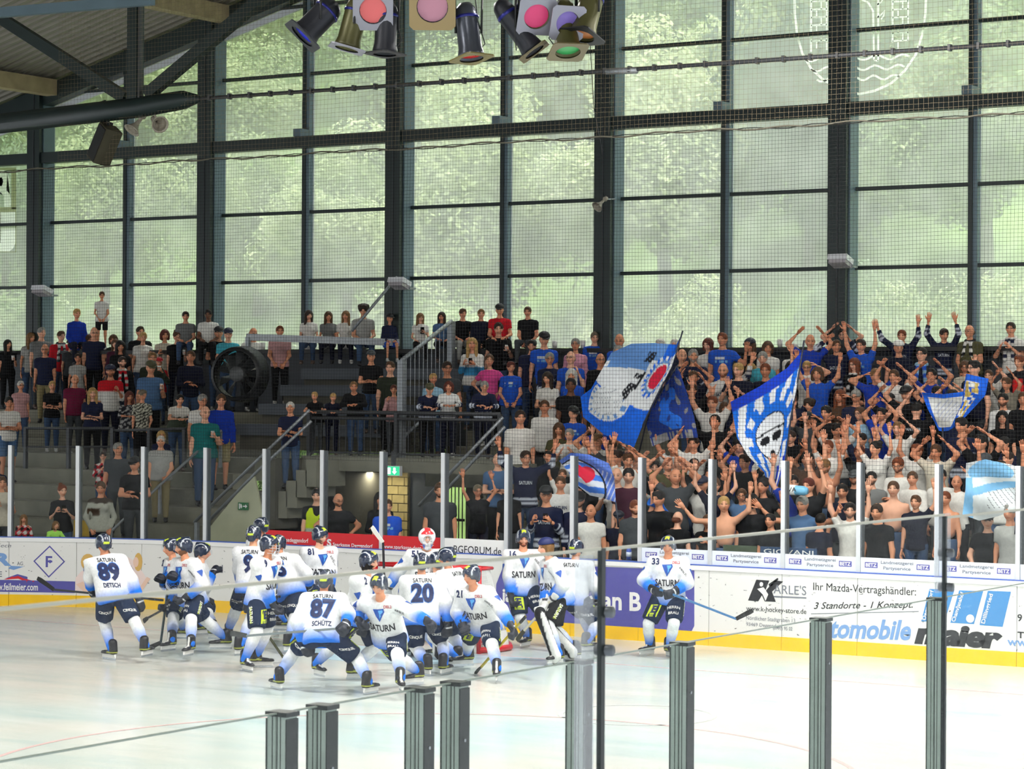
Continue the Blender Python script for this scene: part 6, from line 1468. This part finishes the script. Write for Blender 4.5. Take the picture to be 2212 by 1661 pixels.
PL=[
 dict(head=(233,1150),feet=((240,1426),(322,1434)),hands=((196,1284),(302,1296)),phi=192,lean=.18,num='89',name_='DETSCH',label='player number 89 seen from behind at far left of the group',turn=.3,side=.22),
 dict(head=(400,1158),feet=((410,1430),(492,1410)),hands=((374,1246),(404,1288)),phi=-48,lean=.22,num='',name_='',label='player gliding left with captain patch, left of the huddle',turn=-.2,beard=1),
 dict(head=(374,1160),feet=((366,1420),(398,1392)),hands=((352,1250),(368,1300)),phi=-62,lean=.15,num='2',name_='',label='player half hidden behind the one gliding left'),
 dict(head=(434,1170),feet=((432,1372),(472,1398)),hands=((440,1290),(458,1240)),phi=95,lean=.1,num='',name_='',label='player in back facing right, mostly hidden by the gliding player'),
 dict(head=(547,1132),feet=((486,1404),(520,1416)),hands=((520,1262),(590,1280)),phi=165,lean=.1,num='9',name_='',label='player seen from behind left of the player with face cage'),
 dict(head=(578,1146),feet=((530,1450),(556,1442)),hands=((540,1303),(590,1308)),phi=62,lean=.2,num='9',name_='',label='player with full face cage looking right in the huddle',cage=True,hair='none'),
 dict(head=(566,1116),feet=((600,1372),(626,1378)),hands=((560,1270),(640,1270)),phi=-130,lean=.1,num='',name_='',label='tallest helmet at back left of the huddle, turned away'),
 dict(head=(607,1152),feet=((612,1412),(655,1396)),hands=((668,1262),(590,1300)),phi=168,lean=.3,num='5',name_='',side=.4,label='player number 5 seen from behind, leaning left'),
 dict(head=(690,1135),feet=((682,1398),(712,1392)),hands=((660,1290),(712,1284)),phi=28,lean=.12,num='81',name_='',label='bearded player number 81 in front of the red sponsor strip',beard=1,hairc='db',turn=.35,tilt=.25),
 dict(head=(793,1187),feet=((687,1466),(757,1470)),hands=((782,1350),(806,1372)),phi=62,lean=.25,num='2',name_='',label='dark-bearded player looking right beneath the raised white stick blade',beard=2,hair='bob',hairc='k'),
 dict(head=(700,1228),feet=((600,1490),(796,1500)),hands=((748,1348),(655,1388)),phi=180,hfwd=-.1,lean=.42,num='87',name_='SCH\u00dcTZ',label='player number 87 from behind, legs wide apart, nearest at left'),
 dict(head=(822,1236),feet=((868,1512),(902,1480)),hands=((776,1342),(940,1352)),phi=-22,lean=.5,num='',name_='',label='nearest player bending forward in mid stride',hairc='lb',tilt=.35),
 dict(head=(911,1192),feet=((920,1460),(960,1458)),hands=((968,1346),(872,1344)),phi=186,lean=.2,num='20',name_='',label='player number 20 seen from behind in the middle'),
 dict(head=(922,1138),feet=((893,1418),(950,1424)),hands=((822,1290),(985,1290)),phi=8,lean=.05,num='51',name_='',label='goalkeeper number 51 in white mask with cage',goalie=True,hair='none',hfwd=.35),
 dict(head=(944,1190),feet=((956,1424),(985,1432)),hands=((990,1290),(930,1320)),phi=-160,lean=.22,num='',name_='',label='player behind number 20, helmet bowed in the huddle'),
 dict(head=(969,1180),feet=((985,1442),(1012,1436)),hands=((1000,1300),(955,1330)),phi=-118,lean=.2,num='',name_='',label='player between number 20 and number 21, turned to the goalkeeper'),
 dict(head=(1022,1217),feet=((1074,1474),(1006,1444)),hands=((1000,1352),(1106,1354)),phi=-32,lean=.5,num='21',name_='',label='player number 21 leaning on a yellow stick in front of the goal',turn=-.25),
 dict(head=(1130,1141),feet=((1150,1398),(1184,1408)),hands=((1104,1296),(1184,1276)),phi=6,lean=.06,num='16',name_='',label='smiling bearded player number 16 right of the goal',beard=2,hairc='r'),
 dict(head=(1186,1158),feet=((1206,1436),(1240,1428)),hands=((1176,1302),(1196,1290)),phi=-75,lean=.3,num='',name_='',label='backup goalkeeper with reversed navy cap and black pads',goalie=True,capp=True,hair='bob',hairc='lb'),
 dict(head=(1243,1163),feet=((1258,1408),(1288,1402)),hands=((1220,1290),(1290,1290)),phi=150,lean=.1,num='',name_='',label='player seen from behind at the foreground glass joint'),
 dict(head=(1444,1155),feet=((1402,1416),(1446,1420)),hands=((1408,1272),(1460,1276)),phi=-12,lean=.1,num='33',name_='',label='player number 33 standing alone at the blue sponsor board',hairc='lb')]
PLO=[player(**p) for p in PL]
# ---- sticks
M_tape=mat('stick_tape',srgb(24,24,26),.7)
def glove_pos(i):
    b,J=PLO[i]; M=Matrix.Translation(b.location)@Matrix.Rotation(b.rotation_euler[2],4,'Z')@Matrix.Scale(b.scale[0],4); return [M@Vector(J[('wr',s)]+nrm(J[('wr',s)]-J[('el',s)])*.11) for s in (-1,1)]
def stick(pb,ph,pt,vb,vh,label,shaft=(40,42,46),blade=(22,22,24),vt=None,th=.028,by=None):
    b=Vector(atV(*pb,vb)); h=Vector(atV(*ph,vh)); t=Vector(atV(*pt,vt or vh))
    if by is not None:   # lay the stick through its holder's nearer glove
        pd=np.array(pb,float)-np.array(ph,float); gs=[]
        for g in glove_pos(by):
            x,y=proj(g); q=float(np.clip(((np.array((x,y))-np.array(ph))@pd)/(pd@pd),0,1)); e=np.hypot(*(np.array(ph)+pd*q-np.array((x,y)))); gs.append((e,q,g))
        e,q,g=min(gs,key=lambda a:a[0]); vi=atZ(*ph,.05)[1]; vh=vi if abs(vi-g.y)<1.3 and ph[1]>1400 else g.y; vb=vh+(g.y-vh)/max(q,.4)
        b=Vector(atV(*pb,vb)); h=Vector(atV(*ph,vh)); t=Vector(atV(*pt,vh)); best=None
        for g in (g,):
            d=b-h; q=min(1,max(0,(g-h).dot(d)/d.length_squared)); c=h+d*q; best=g-c
        b=b+best; h=h+best; t=t+best
        lo=min(h.z,t.z)-.03
        if lo<0: h.z-=lo; t.z-=lo
    o=tag(empty('hockey_stick',h),label,'stick','hockey sticks')
    MB().beam((0,0,0),tuple(b-h),.022,th).build('shaft',mat('shaft_%d_%d_%d'%shaft,srgb(*shaft),.35),o); MB().beam((b-h)*.88,tuple(b-h),.026,th+.004).build('grip',M_tape,o)
    n=(b-h).normalized(); d=(t-h); sd=n.cross(d).normalized(); up=sd.cross(d.normalized()).normalized()
    if up.dot(n)<0: up=-up
    vs=[];fs=[];N=7
    for i in range(N):
        s=i/(N-1); c=d*s+sd*(.03*s*s); hh=.036*(1-.25*(1-s))*(1 if s<.9 else .75)
        for q,r in ((-1,-1),(1,-1),(1,1),(-1,1)): vs.append(tuple(c+up*hh*q+sd*.006*r))
    for i in range(N-1):
        for k in range(4): a=4*i+k;e=4*i+(k+1)%4; fs.append((a,e,e+4,a+4))
    fs+=[(3,2,1,0),tuple(4*(N-1)+k for k in range(4))]; MB().add(vs,fs).build('blade',mat('blade_%d_%d_%d'%blade,srgb(*blade),.5),o)
    return o
v1=25.6
stick((352,1298),(116,1275),(84,1250),v1,v1,'black stick held level to the left by player number 89',by=0)
stick((362,1262),(345,1432),(316,1446),26.2,25.6,'dark blue-grey stick planted upright left of the gliding player',(44,66,74),by=2)
stick((528,1288),(618,1424),(640,1432),25.3,25.5,'black and yellow stick slanting down before the caged player',(60,62,30),by=5)
stick((756,1344),(532,1362),(500,1356),24.3,24.05,'grey stick held level behind number 87',(120,130,134),(60,62,64),by=10)
stick((648,1404),(566,1426),(540,1424),26,25.2,'dark stick lying low behind the caged player',(46,48,52),by=4)
stick((823,1330),(818,1172),(791,1138),29.1,29.0,'raised stick with white blade over the huddle',(30,30,34),(228,228,220),by=13)
stick((838,1416),(788,1454),(772,1462),24.8,24.8,'dark stick low beside the nearest player',(48,46,48),by=11)
stick((1122,1316),(1026,1448),(1012,1458),25.9,26.2,'yellow and black stick of player number 21',(176,160,30),by=16)
stick((1200,1262),(1122,1350),(1104,1372),27.6,27.9,'pale stick held across by the backup goalkeeper',(206,200,176),(60,58,40),by=18)
stick((1405,1258),(1592,1330),(1626,1312),30.2,30.4,'blue-shafted stick pointing right from player number 33',(70,120,170),by=20)
stick((352,1320),(312,1342),(300,1350),26.2,26,'dark stick shaft showing between number 89 and the gliding player',(50,50,54),by=2)
# ================================================================ flags, banners and small things in the crowd
M_flag=mat('flag_cloth',attr='Col',rough=.8,noise=.1,nscale=14,spec=.2)
_sb=lambda *c:np.array(srgb(*c))
def curve(pts,t):
    pts=np.array(pts,float); n=len(pts)-1
    if n==0: return pts[0]
    d=np.concatenate([[0],np.cumsum(np.linalg.norm(np.diff(pts,axis=0),axis=1))]); d/=d[-1]; return np.array([np.interp(t,d,pts[:,0]),np.interp(t,d,pts[:,1])])
def flag(label,top,bot,left,right,v,paint,pole=None,n=72,amp=.09,name='supporter_flag'):
    """cloth spanned between four hand-drawn edges (top/bottom left to right, left/right top to bottom), rippled in depth"""
    sc=1/pscale(1500,v); N=n+1; cell=[];
    TL,TR,BL,BR=[np.array(q,float) for q in (top[0],top[-1],bot[0],bot[-1])]
    vs=[];cols=[]
    for j in range(N):
        t=j/n; l=curve(left,t); r=curve(right,t)
        for i in range(N):
            s=i/n; a=curve(top,s); b=curve(bot,s); p=(1-t)*a+t*b+(1-s)*l+s*r-((1-s)*(1-t)*TL+s*(1-t)*TR+(1-s)*t*BL+s*t*BR)
            dv=amp*math.sin(5.2*s+2.1*t+v)*(1-.6*s)+amp*.5*math.sin(9*t-4*s); vs.append(atV(p[0],p[1],v+dv)); cols.append(paint(s,t))
    fs=[(j*N+i,j*N+i+1,(j+1)*N+i+1,(j+1)*N+i) for j in range(n) for i in range(n)]
    o0=np.array(vs[0]); V=np.array(vs)-o0; root=tag(empty(name,tuple(o0)),label,'flag','supporter flags')
    k=len(V); nn=np.array((0,.004,0)); V2=np.concatenate([V,V+nn]); fs2=fs+[tuple(q+k for q in f[::-1]) for f in fs]
    obj('flag_cloth',mesh('flag_cloth',V2,fs2,M_flag,True,np.array(cols+cols)),root)
    if pole:
        q=[np.array(atV(x,y,v-.03))-o0 for x,y in pole]; MB().tube([tuple(p) for p in q],.014,7).build('pole',mat('flag_pole',srgb(40,44,60),.5),root,True)
    return root
Z6=lambda *p:[(1060+x/3.687,640+y/3.687) for x,y in p]; Z7=lambda *p:[(1620+x/3.736,640+y/3.736) for x,y in p]; Z8=lambda *p:[(1620+x/3.736,940+y/3.736) for x,y in p]
def ell_(s,t,cs,ct,rs,rt): return ((s-cs)/rs)**2+((t-ct)/rt)**2
hsh=lambda a,b:(math.sin(a*127.1+b*311.7)*43758.5453)%1
def pf1(s,t):
    w=_sb(214,218,220); b=_sb(24,98,214); m=_sb(96,140,200); k=_sb(26,28,34)
    e=ell_(s,t,.80,.33,.085,.125)
    if e<1: return _sb(206,34,64)
    if e<1.9: return w if e<1.35 else m
    if e<3 and s>.62: return w if int(math.atan2(t-.33,s-.8)*6)%2 else b
    e2=ell_(s,t,.36,.70,.30,.20)
    if .62<e2<1.0 and t>.62: return w if int(math.atan2(t-.7,s-.36)*9)%3 else m
    if 1.0<=e2<1.12 and t>.6: return w
    if e2<.62 and t>.52:
        q=abs(math.sin(s*22+6*math.sin(t*9))); return _sb(120,130,140) if q<.12 else w
    if .56<s+.12*t<.66 and .04<t<.78 and (hsh(round(t*17),3)>.35) and abs(math.sin(s*60+t*30))>.25: return k
    if .60<s<.63 and .30<t<.5: return k
    if t>.58+.1*s: return b*(.9+.2*hsh(round(s*20),round(t*20)))
    if t<.17 or (t<.30 and s<.62 and hsh(round(s*9),round(t*9))>.25): return m if s<.75 else b
    return w
def pf2(s,t):
    d=_sb(34,60,140); l=_sb(40,112,220); g=_sb(150,150,150); q=math.sin(s*14+3*math.sin(t*11))+math.sin(t*17+2*math.sin(s*13)); 
    if t>.88 and hsh(round(s*30),1)>.4: return g
    if abs(s-.5-.1*math.sin(t*9))<.16+.06*math.sin(t*20) and .18<t<.85 and q>-.6: return l
    return g*.8 if q>1.25 else d
def pf3(s,t):
    b=_sb(26,110,220); w=_sb(224,228,232); db=_sb(22,60,190); k=_sb(22,24,30); fx=(s-.56)/.30; fy=(t-.50)/.20
    if fx*fx+fy*fy<1 or (abs(fx)<.82 and 0<fy<1.35 and abs(fx)<.95-.25*fy):
        if -.1<fy<.28 and (abs(abs(fx)-.42)<.34) and ell_(abs(fx),fy,.42,.08,.36,.2)<1: return k
        if ell_(fx,fy,.02,.78,.22,.2)<1: return k
        if abs(fy+.28-.12*fx*fx)<.045 or abs(fx*fx+fy*fy-1)<.09: return k
        return w
    if t>.72: 
        return k if abs(math.sin(t*60))<.15 and abs(s-.55)<.2 else (w if int(s*9)%2 else (db if s>.6 else b))
    e=ell_(s,t,.56,.56,.47,.44)
    if e<1 and t<.6: 
        a=math.atan2(t-.56,s-.56); return w if (e>.62 and abs(math.sin(a*7))>.72) else b
    if t<.1: return db
    return w if int((s*9+t*2.2))%2 else b
def pf4(s,t):
    b=_sb(28,96,214); w=_sb(220,222,218); y=_sb(196,170,90)
    if s<.06 or t<.1 or t>.9 or s>.9: return b
    if .52<s<.6+.1*t: return b
    if s>=.6: return y if hsh(round(s*22),round(t*12))>.55 else (w if hsh(round(s*15),round(t*22))>.4 else b)
    q=ell_(s,t,.32,.45,.2,.3); return w if q>1 else (_sb(150,160,190) if abs(math.sin(s*40+t*20))<.25 else _sb(206,208,206))
def pf5(s,t):
    l=_sb(128,184,226); w=_sb(222,226,228); k=_sb(60,64,72); 
    if t<.28: return l if ell_(s,t,.5,.18,.46,.2)<1 else w*.85
    if abs(t-.42-.16*(1-s)**2)<.07 or s<.10+.1*t: return l
    if s>.45 and abs(math.sin((s*1.4-t)*26))<.16 and .4<t<.85: return k
    return w
def pf6(s,t):
    b=_sb(92,124,214); w=_sb(214,218,230); k=_sb(30,32,44); x=(s-.38)/.2; y=(.56-t)/.2; h=(x*x+y*y-1)**3-x*x*y**3
    if h<0: return _sb(214,30,62)
    r=math.hypot((s-.2)/.62,(t-.75)/.62)
    if .93<r<1.0: return k
    if r<.93: return w if int(t*7+s)%2 else _sb(60,120,220)
    return w if abs(math.sin(s*36+t*14))>.93 and .3<t else b
flag('largest blue and white flag with a red rose emblem, waving mid stand',Z6((960,450),(1120,378),(1300,372),(1480,385),(1525,290)),Z6((715,800),(735,960),(900,1100),(1050,1165),(1140,1205)),Z6((960,450),(870,610),(800,735),(715,800)),Z6((1525,290),(1440,560),(1290,850),(1200,1050),(1140,1205)),35.9,pf1,Z6((1530,275),(1440,560),(1290,860),(1100,1260),(1020,1480)))
flag('dark blue blotched flag hanging right of the largest flag',Z6((1390,690),(1440,600),(1490,560)),Z6((1285,1195),(1400,1150),(1520,1130),(1650,1125)),Z6((1390,690),(1290,870),(1240,1020),(1285,1195)),Z6((1490,560),(1560,760),(1620,960),(1650,1125)),36.3,pf2,Z6((1490,545),(1400,680),(1240,1000),(1180,1250)))
flag('blue and white striped flag with a bandana face, pointing down',[(1578,868),(1640,835),(1700,795),(1734,756)],[(1660,1058),(1666,1066),(1674,1068)],[(1578,868),(1592,945),(1616,985),(1651,1020),(1660,1058)],[(1734,756),(1722,830),(1708,900),(1696,990),(1686,1030),(1674,1068)],35.2,pf3,[(1737,735),(1722,830),(1708,905),(1697,995),(1692,1090)])
flag('folded blue flag with pale painted middle near the right edge',Z7((1385,775),(1560,790),(1720,770),(1745,625),(1925,665)),Z7((1525,1085),(1550,1090),(1600,1085),(1680,1040)),Z7((1385,775),(1430,900),(1525,1085)),Z7((1925,665),(1900,800),(1760,950),(1680,1040)),37.0,pf4,Z7((1555,1060),(1560,1180),(1570,1260)))
flag('pale blue flag with black brush strokes at the lower right',Z8((1745,225),(1900,195),(2100,235),(2150,250)),Z8((1715,640),(1850,690),(2000,655),(2140,600)),Z8((1745,225),(1740,430),(1715,640)),Z8((2150,250),(2140,430),(2140,600)),33.9,pf5,Z8((2160,240),(2150,620),(2140,800)))
flag('small striped flag with a big red heart behind the glass',Z6((545,1310),(640,1245),(780,1260),(940,1330)),Z6((660,1480),(790,1585),(900,1610),(995,1640)),Z6((545,1310),(620,1400),(660,1480)),Z6((940,1330),(985,1450),(995,1640)),34.0,pf6,Z6((995,1640),(1010,1760),(1015,1840)))
t=Vector(P(1690,1056,34.0)); e=Vector(P(1744,1061,34.0))-t; tb=tag(empty('inflated_clapper',t),'light blue inflated clapper tube with black lettering below the striped flag','clapper')
MB().tube([(0,0,0),tuple(e*.3),tuple(e*.85),tuple(e)],[.05,.075,.075,.05],12).build('tube',mat('clapper_blue',srgb(120,190,230),.35),tb,True); MB().tube([tuple(e*.12),tuple(e*.55)],[.079,.079],12).build('white_band',M_txtwhite,tb,True)
v,fs=text_mesh('AVA',.1,.004); obj('lettering',mesh('lettering',[(a*1.1+e.x*.14,-.082,b-.035) for a,b in v],fs,M_txtblack),tb)
# megaphone
c=Vector(P(1428,1095,34.2)); mg=tag(empty('megaphone',c),'bright blue megaphone held up in the front of the right stand','megaphone'); Mq=Vector((-.3,-.5,.55)).to_track_quat('Z','Y').to_matrix().to_4x4()
MB().lathe([(.001,-.2),(.04,-.2),(.045,-.05),(.06,0),(.13,.17),(.14,.19),(.12,.17),(.05,0)],18,Mq).build('horn',mat('megaphone_blue',srgb(28,110,220),.35),mg,True); MB().box(-.015,.015,-.02,.02,-.14,0).build('handle',M_blk2,mg)
# cups on the ledge, bottle and banner at the boards
for x,lb in ((1198,'left of the grey-haired woman in pink'),(1259,'right of the grey-haired woman in pink'),(568,'beside the fan'),(1685,'beside the striped flag')):
    p=P(x,748,41.45); o=obj('drinking_cup',CUP,None,loc=(p[0],41.45,SILL)); o.scale=(1.5,1.5,1.4); tag(o,'white plastic cup standing on the window ledge '+lb,'cup','cups on the window ledge')
p=P(1355,1207,32.9); bt=tag(empty('sports_bottle',(p[0],32.95,1.205)),'blue sports bottle behind the glass left of player number 33','bottle'); MB().lathe([(.001,0),(.04,0),(.042,.14),(.03,.17),(.016,.18),(.016,.22),(.001,.22)],14).build('bottle',mat('bottle_blue',srgb(60,90,190),.3),bt,True); MB().lathe([(.0425,.05),(.0432,.05),(.0432,.12),(.0425,.12)],14).build('label',M_strip,bt,True)
for x0,x1,tx,cc in ((1560,1632,'ULTRAS',(70,84,60)),(1640,1762,'GIOVANI',(48,74,110))):
    a=P(x0,1225,32.9); b=P(x1,1225,32.9); bn=tag(bx('cloth_banner',mat('banner_%s'%tx.lower(),srgb(*cc),.8,noise=.2,nscale=5),a[0],b[0],32.93,32.95,1.21,1.50),f'{"green" if tx[0]=="U" else "blue"} cloth banner {"" if tx[0]=="U" else "with white letters "}hung behind the glass','banner')
    if tx!='GIOVANI': continue
    v,fs=text_mesh(tx,.13,.006); w_=v[:,0].max(); obj('lettering',mesh('lettering',[(a[0]+.05+q/w_*(b[0]-a[0]-.1),32.926,1.4+r*.75) for q,r in v],fs,M_txtwhite),bn)
# prints on a few shirts in the crowd
def shirt_print(r,ob,J,tx,m,size=.07,z=.02,wide=1.):
    sh=[c for c in ob.children if c.name.split('.')[0] in ('shirt','top','jersey')]
    if not sh: return
    me=sh[0].data; V=[v.co for v in me.vertices]; Fq=[tuple(p.vertices) for p in me.polygons]; t=dict(bvh=BVHTree.FromPolygons(V,Fq))
    decal_on(t,tx,J['chest']+J['tl']*z+J['fwd']*.12,(1,0,0),J['tl'],size,m,sh[0],.02,wide,cut=.05)
M_pl=mat('shirt_print_pale',srgb(200,206,214),.7); M_plb=mat('shirt_print_blue',srgb(110,170,220),.7)
for r,ob,J in CROWDOBJ:
    if r['top'] in ('J','W') and r['arms'][0] not in 'cr': shirt_print(r,ob,J,'SATURN',M_pl if r['top']=='J' else M_num,.08,-.05,.7)
    elif r['top'] in ('bluep','blue') and r['arms'][0] in 'fdau':
        sh=[c for c in ob.children if c.name.split('.')[0] in ('shirt','top')]
        if sh:
            me=sh[0].data; t=dict(bvh=BVHTree.FromPolygons([v.co for v in me.vertices],[tuple(p.vertices) for p in me.polygons])); c=J['chest']+J['fwd']*.12
            poly_on(t,[(-.12,.0),(.05,.0),(.05,.045),(-.12,.045)],c,(1,0,0),J['tl'],M_pl,sh[0],'shirt_print'); poly_on(t,[(-.12,-.06),(.1,-.06),(.1,-.015),(-.12,-.015)],c,(1,0,0),J['tl'],M_plb,sh[0],'shirt_print')
    elif 'back' in r['o'] and r['top']=='black' and r['arms']=='oo':
        sh=[c for c in ob.children if c.name.split('.')[0]=='shirt']; me=sh[0].data; t=dict(bvh=BVHTree.FromPolygons([v.co for v in me.vertices],[tuple(p.vertices) for p in me.polygons])); decal_on(t,'PANTHER',J['chest']+J['tl']*.03-J['fwd']*.12,(-1,0,0),J['tl'],.07,M_pl,sh[0],.02,.9)
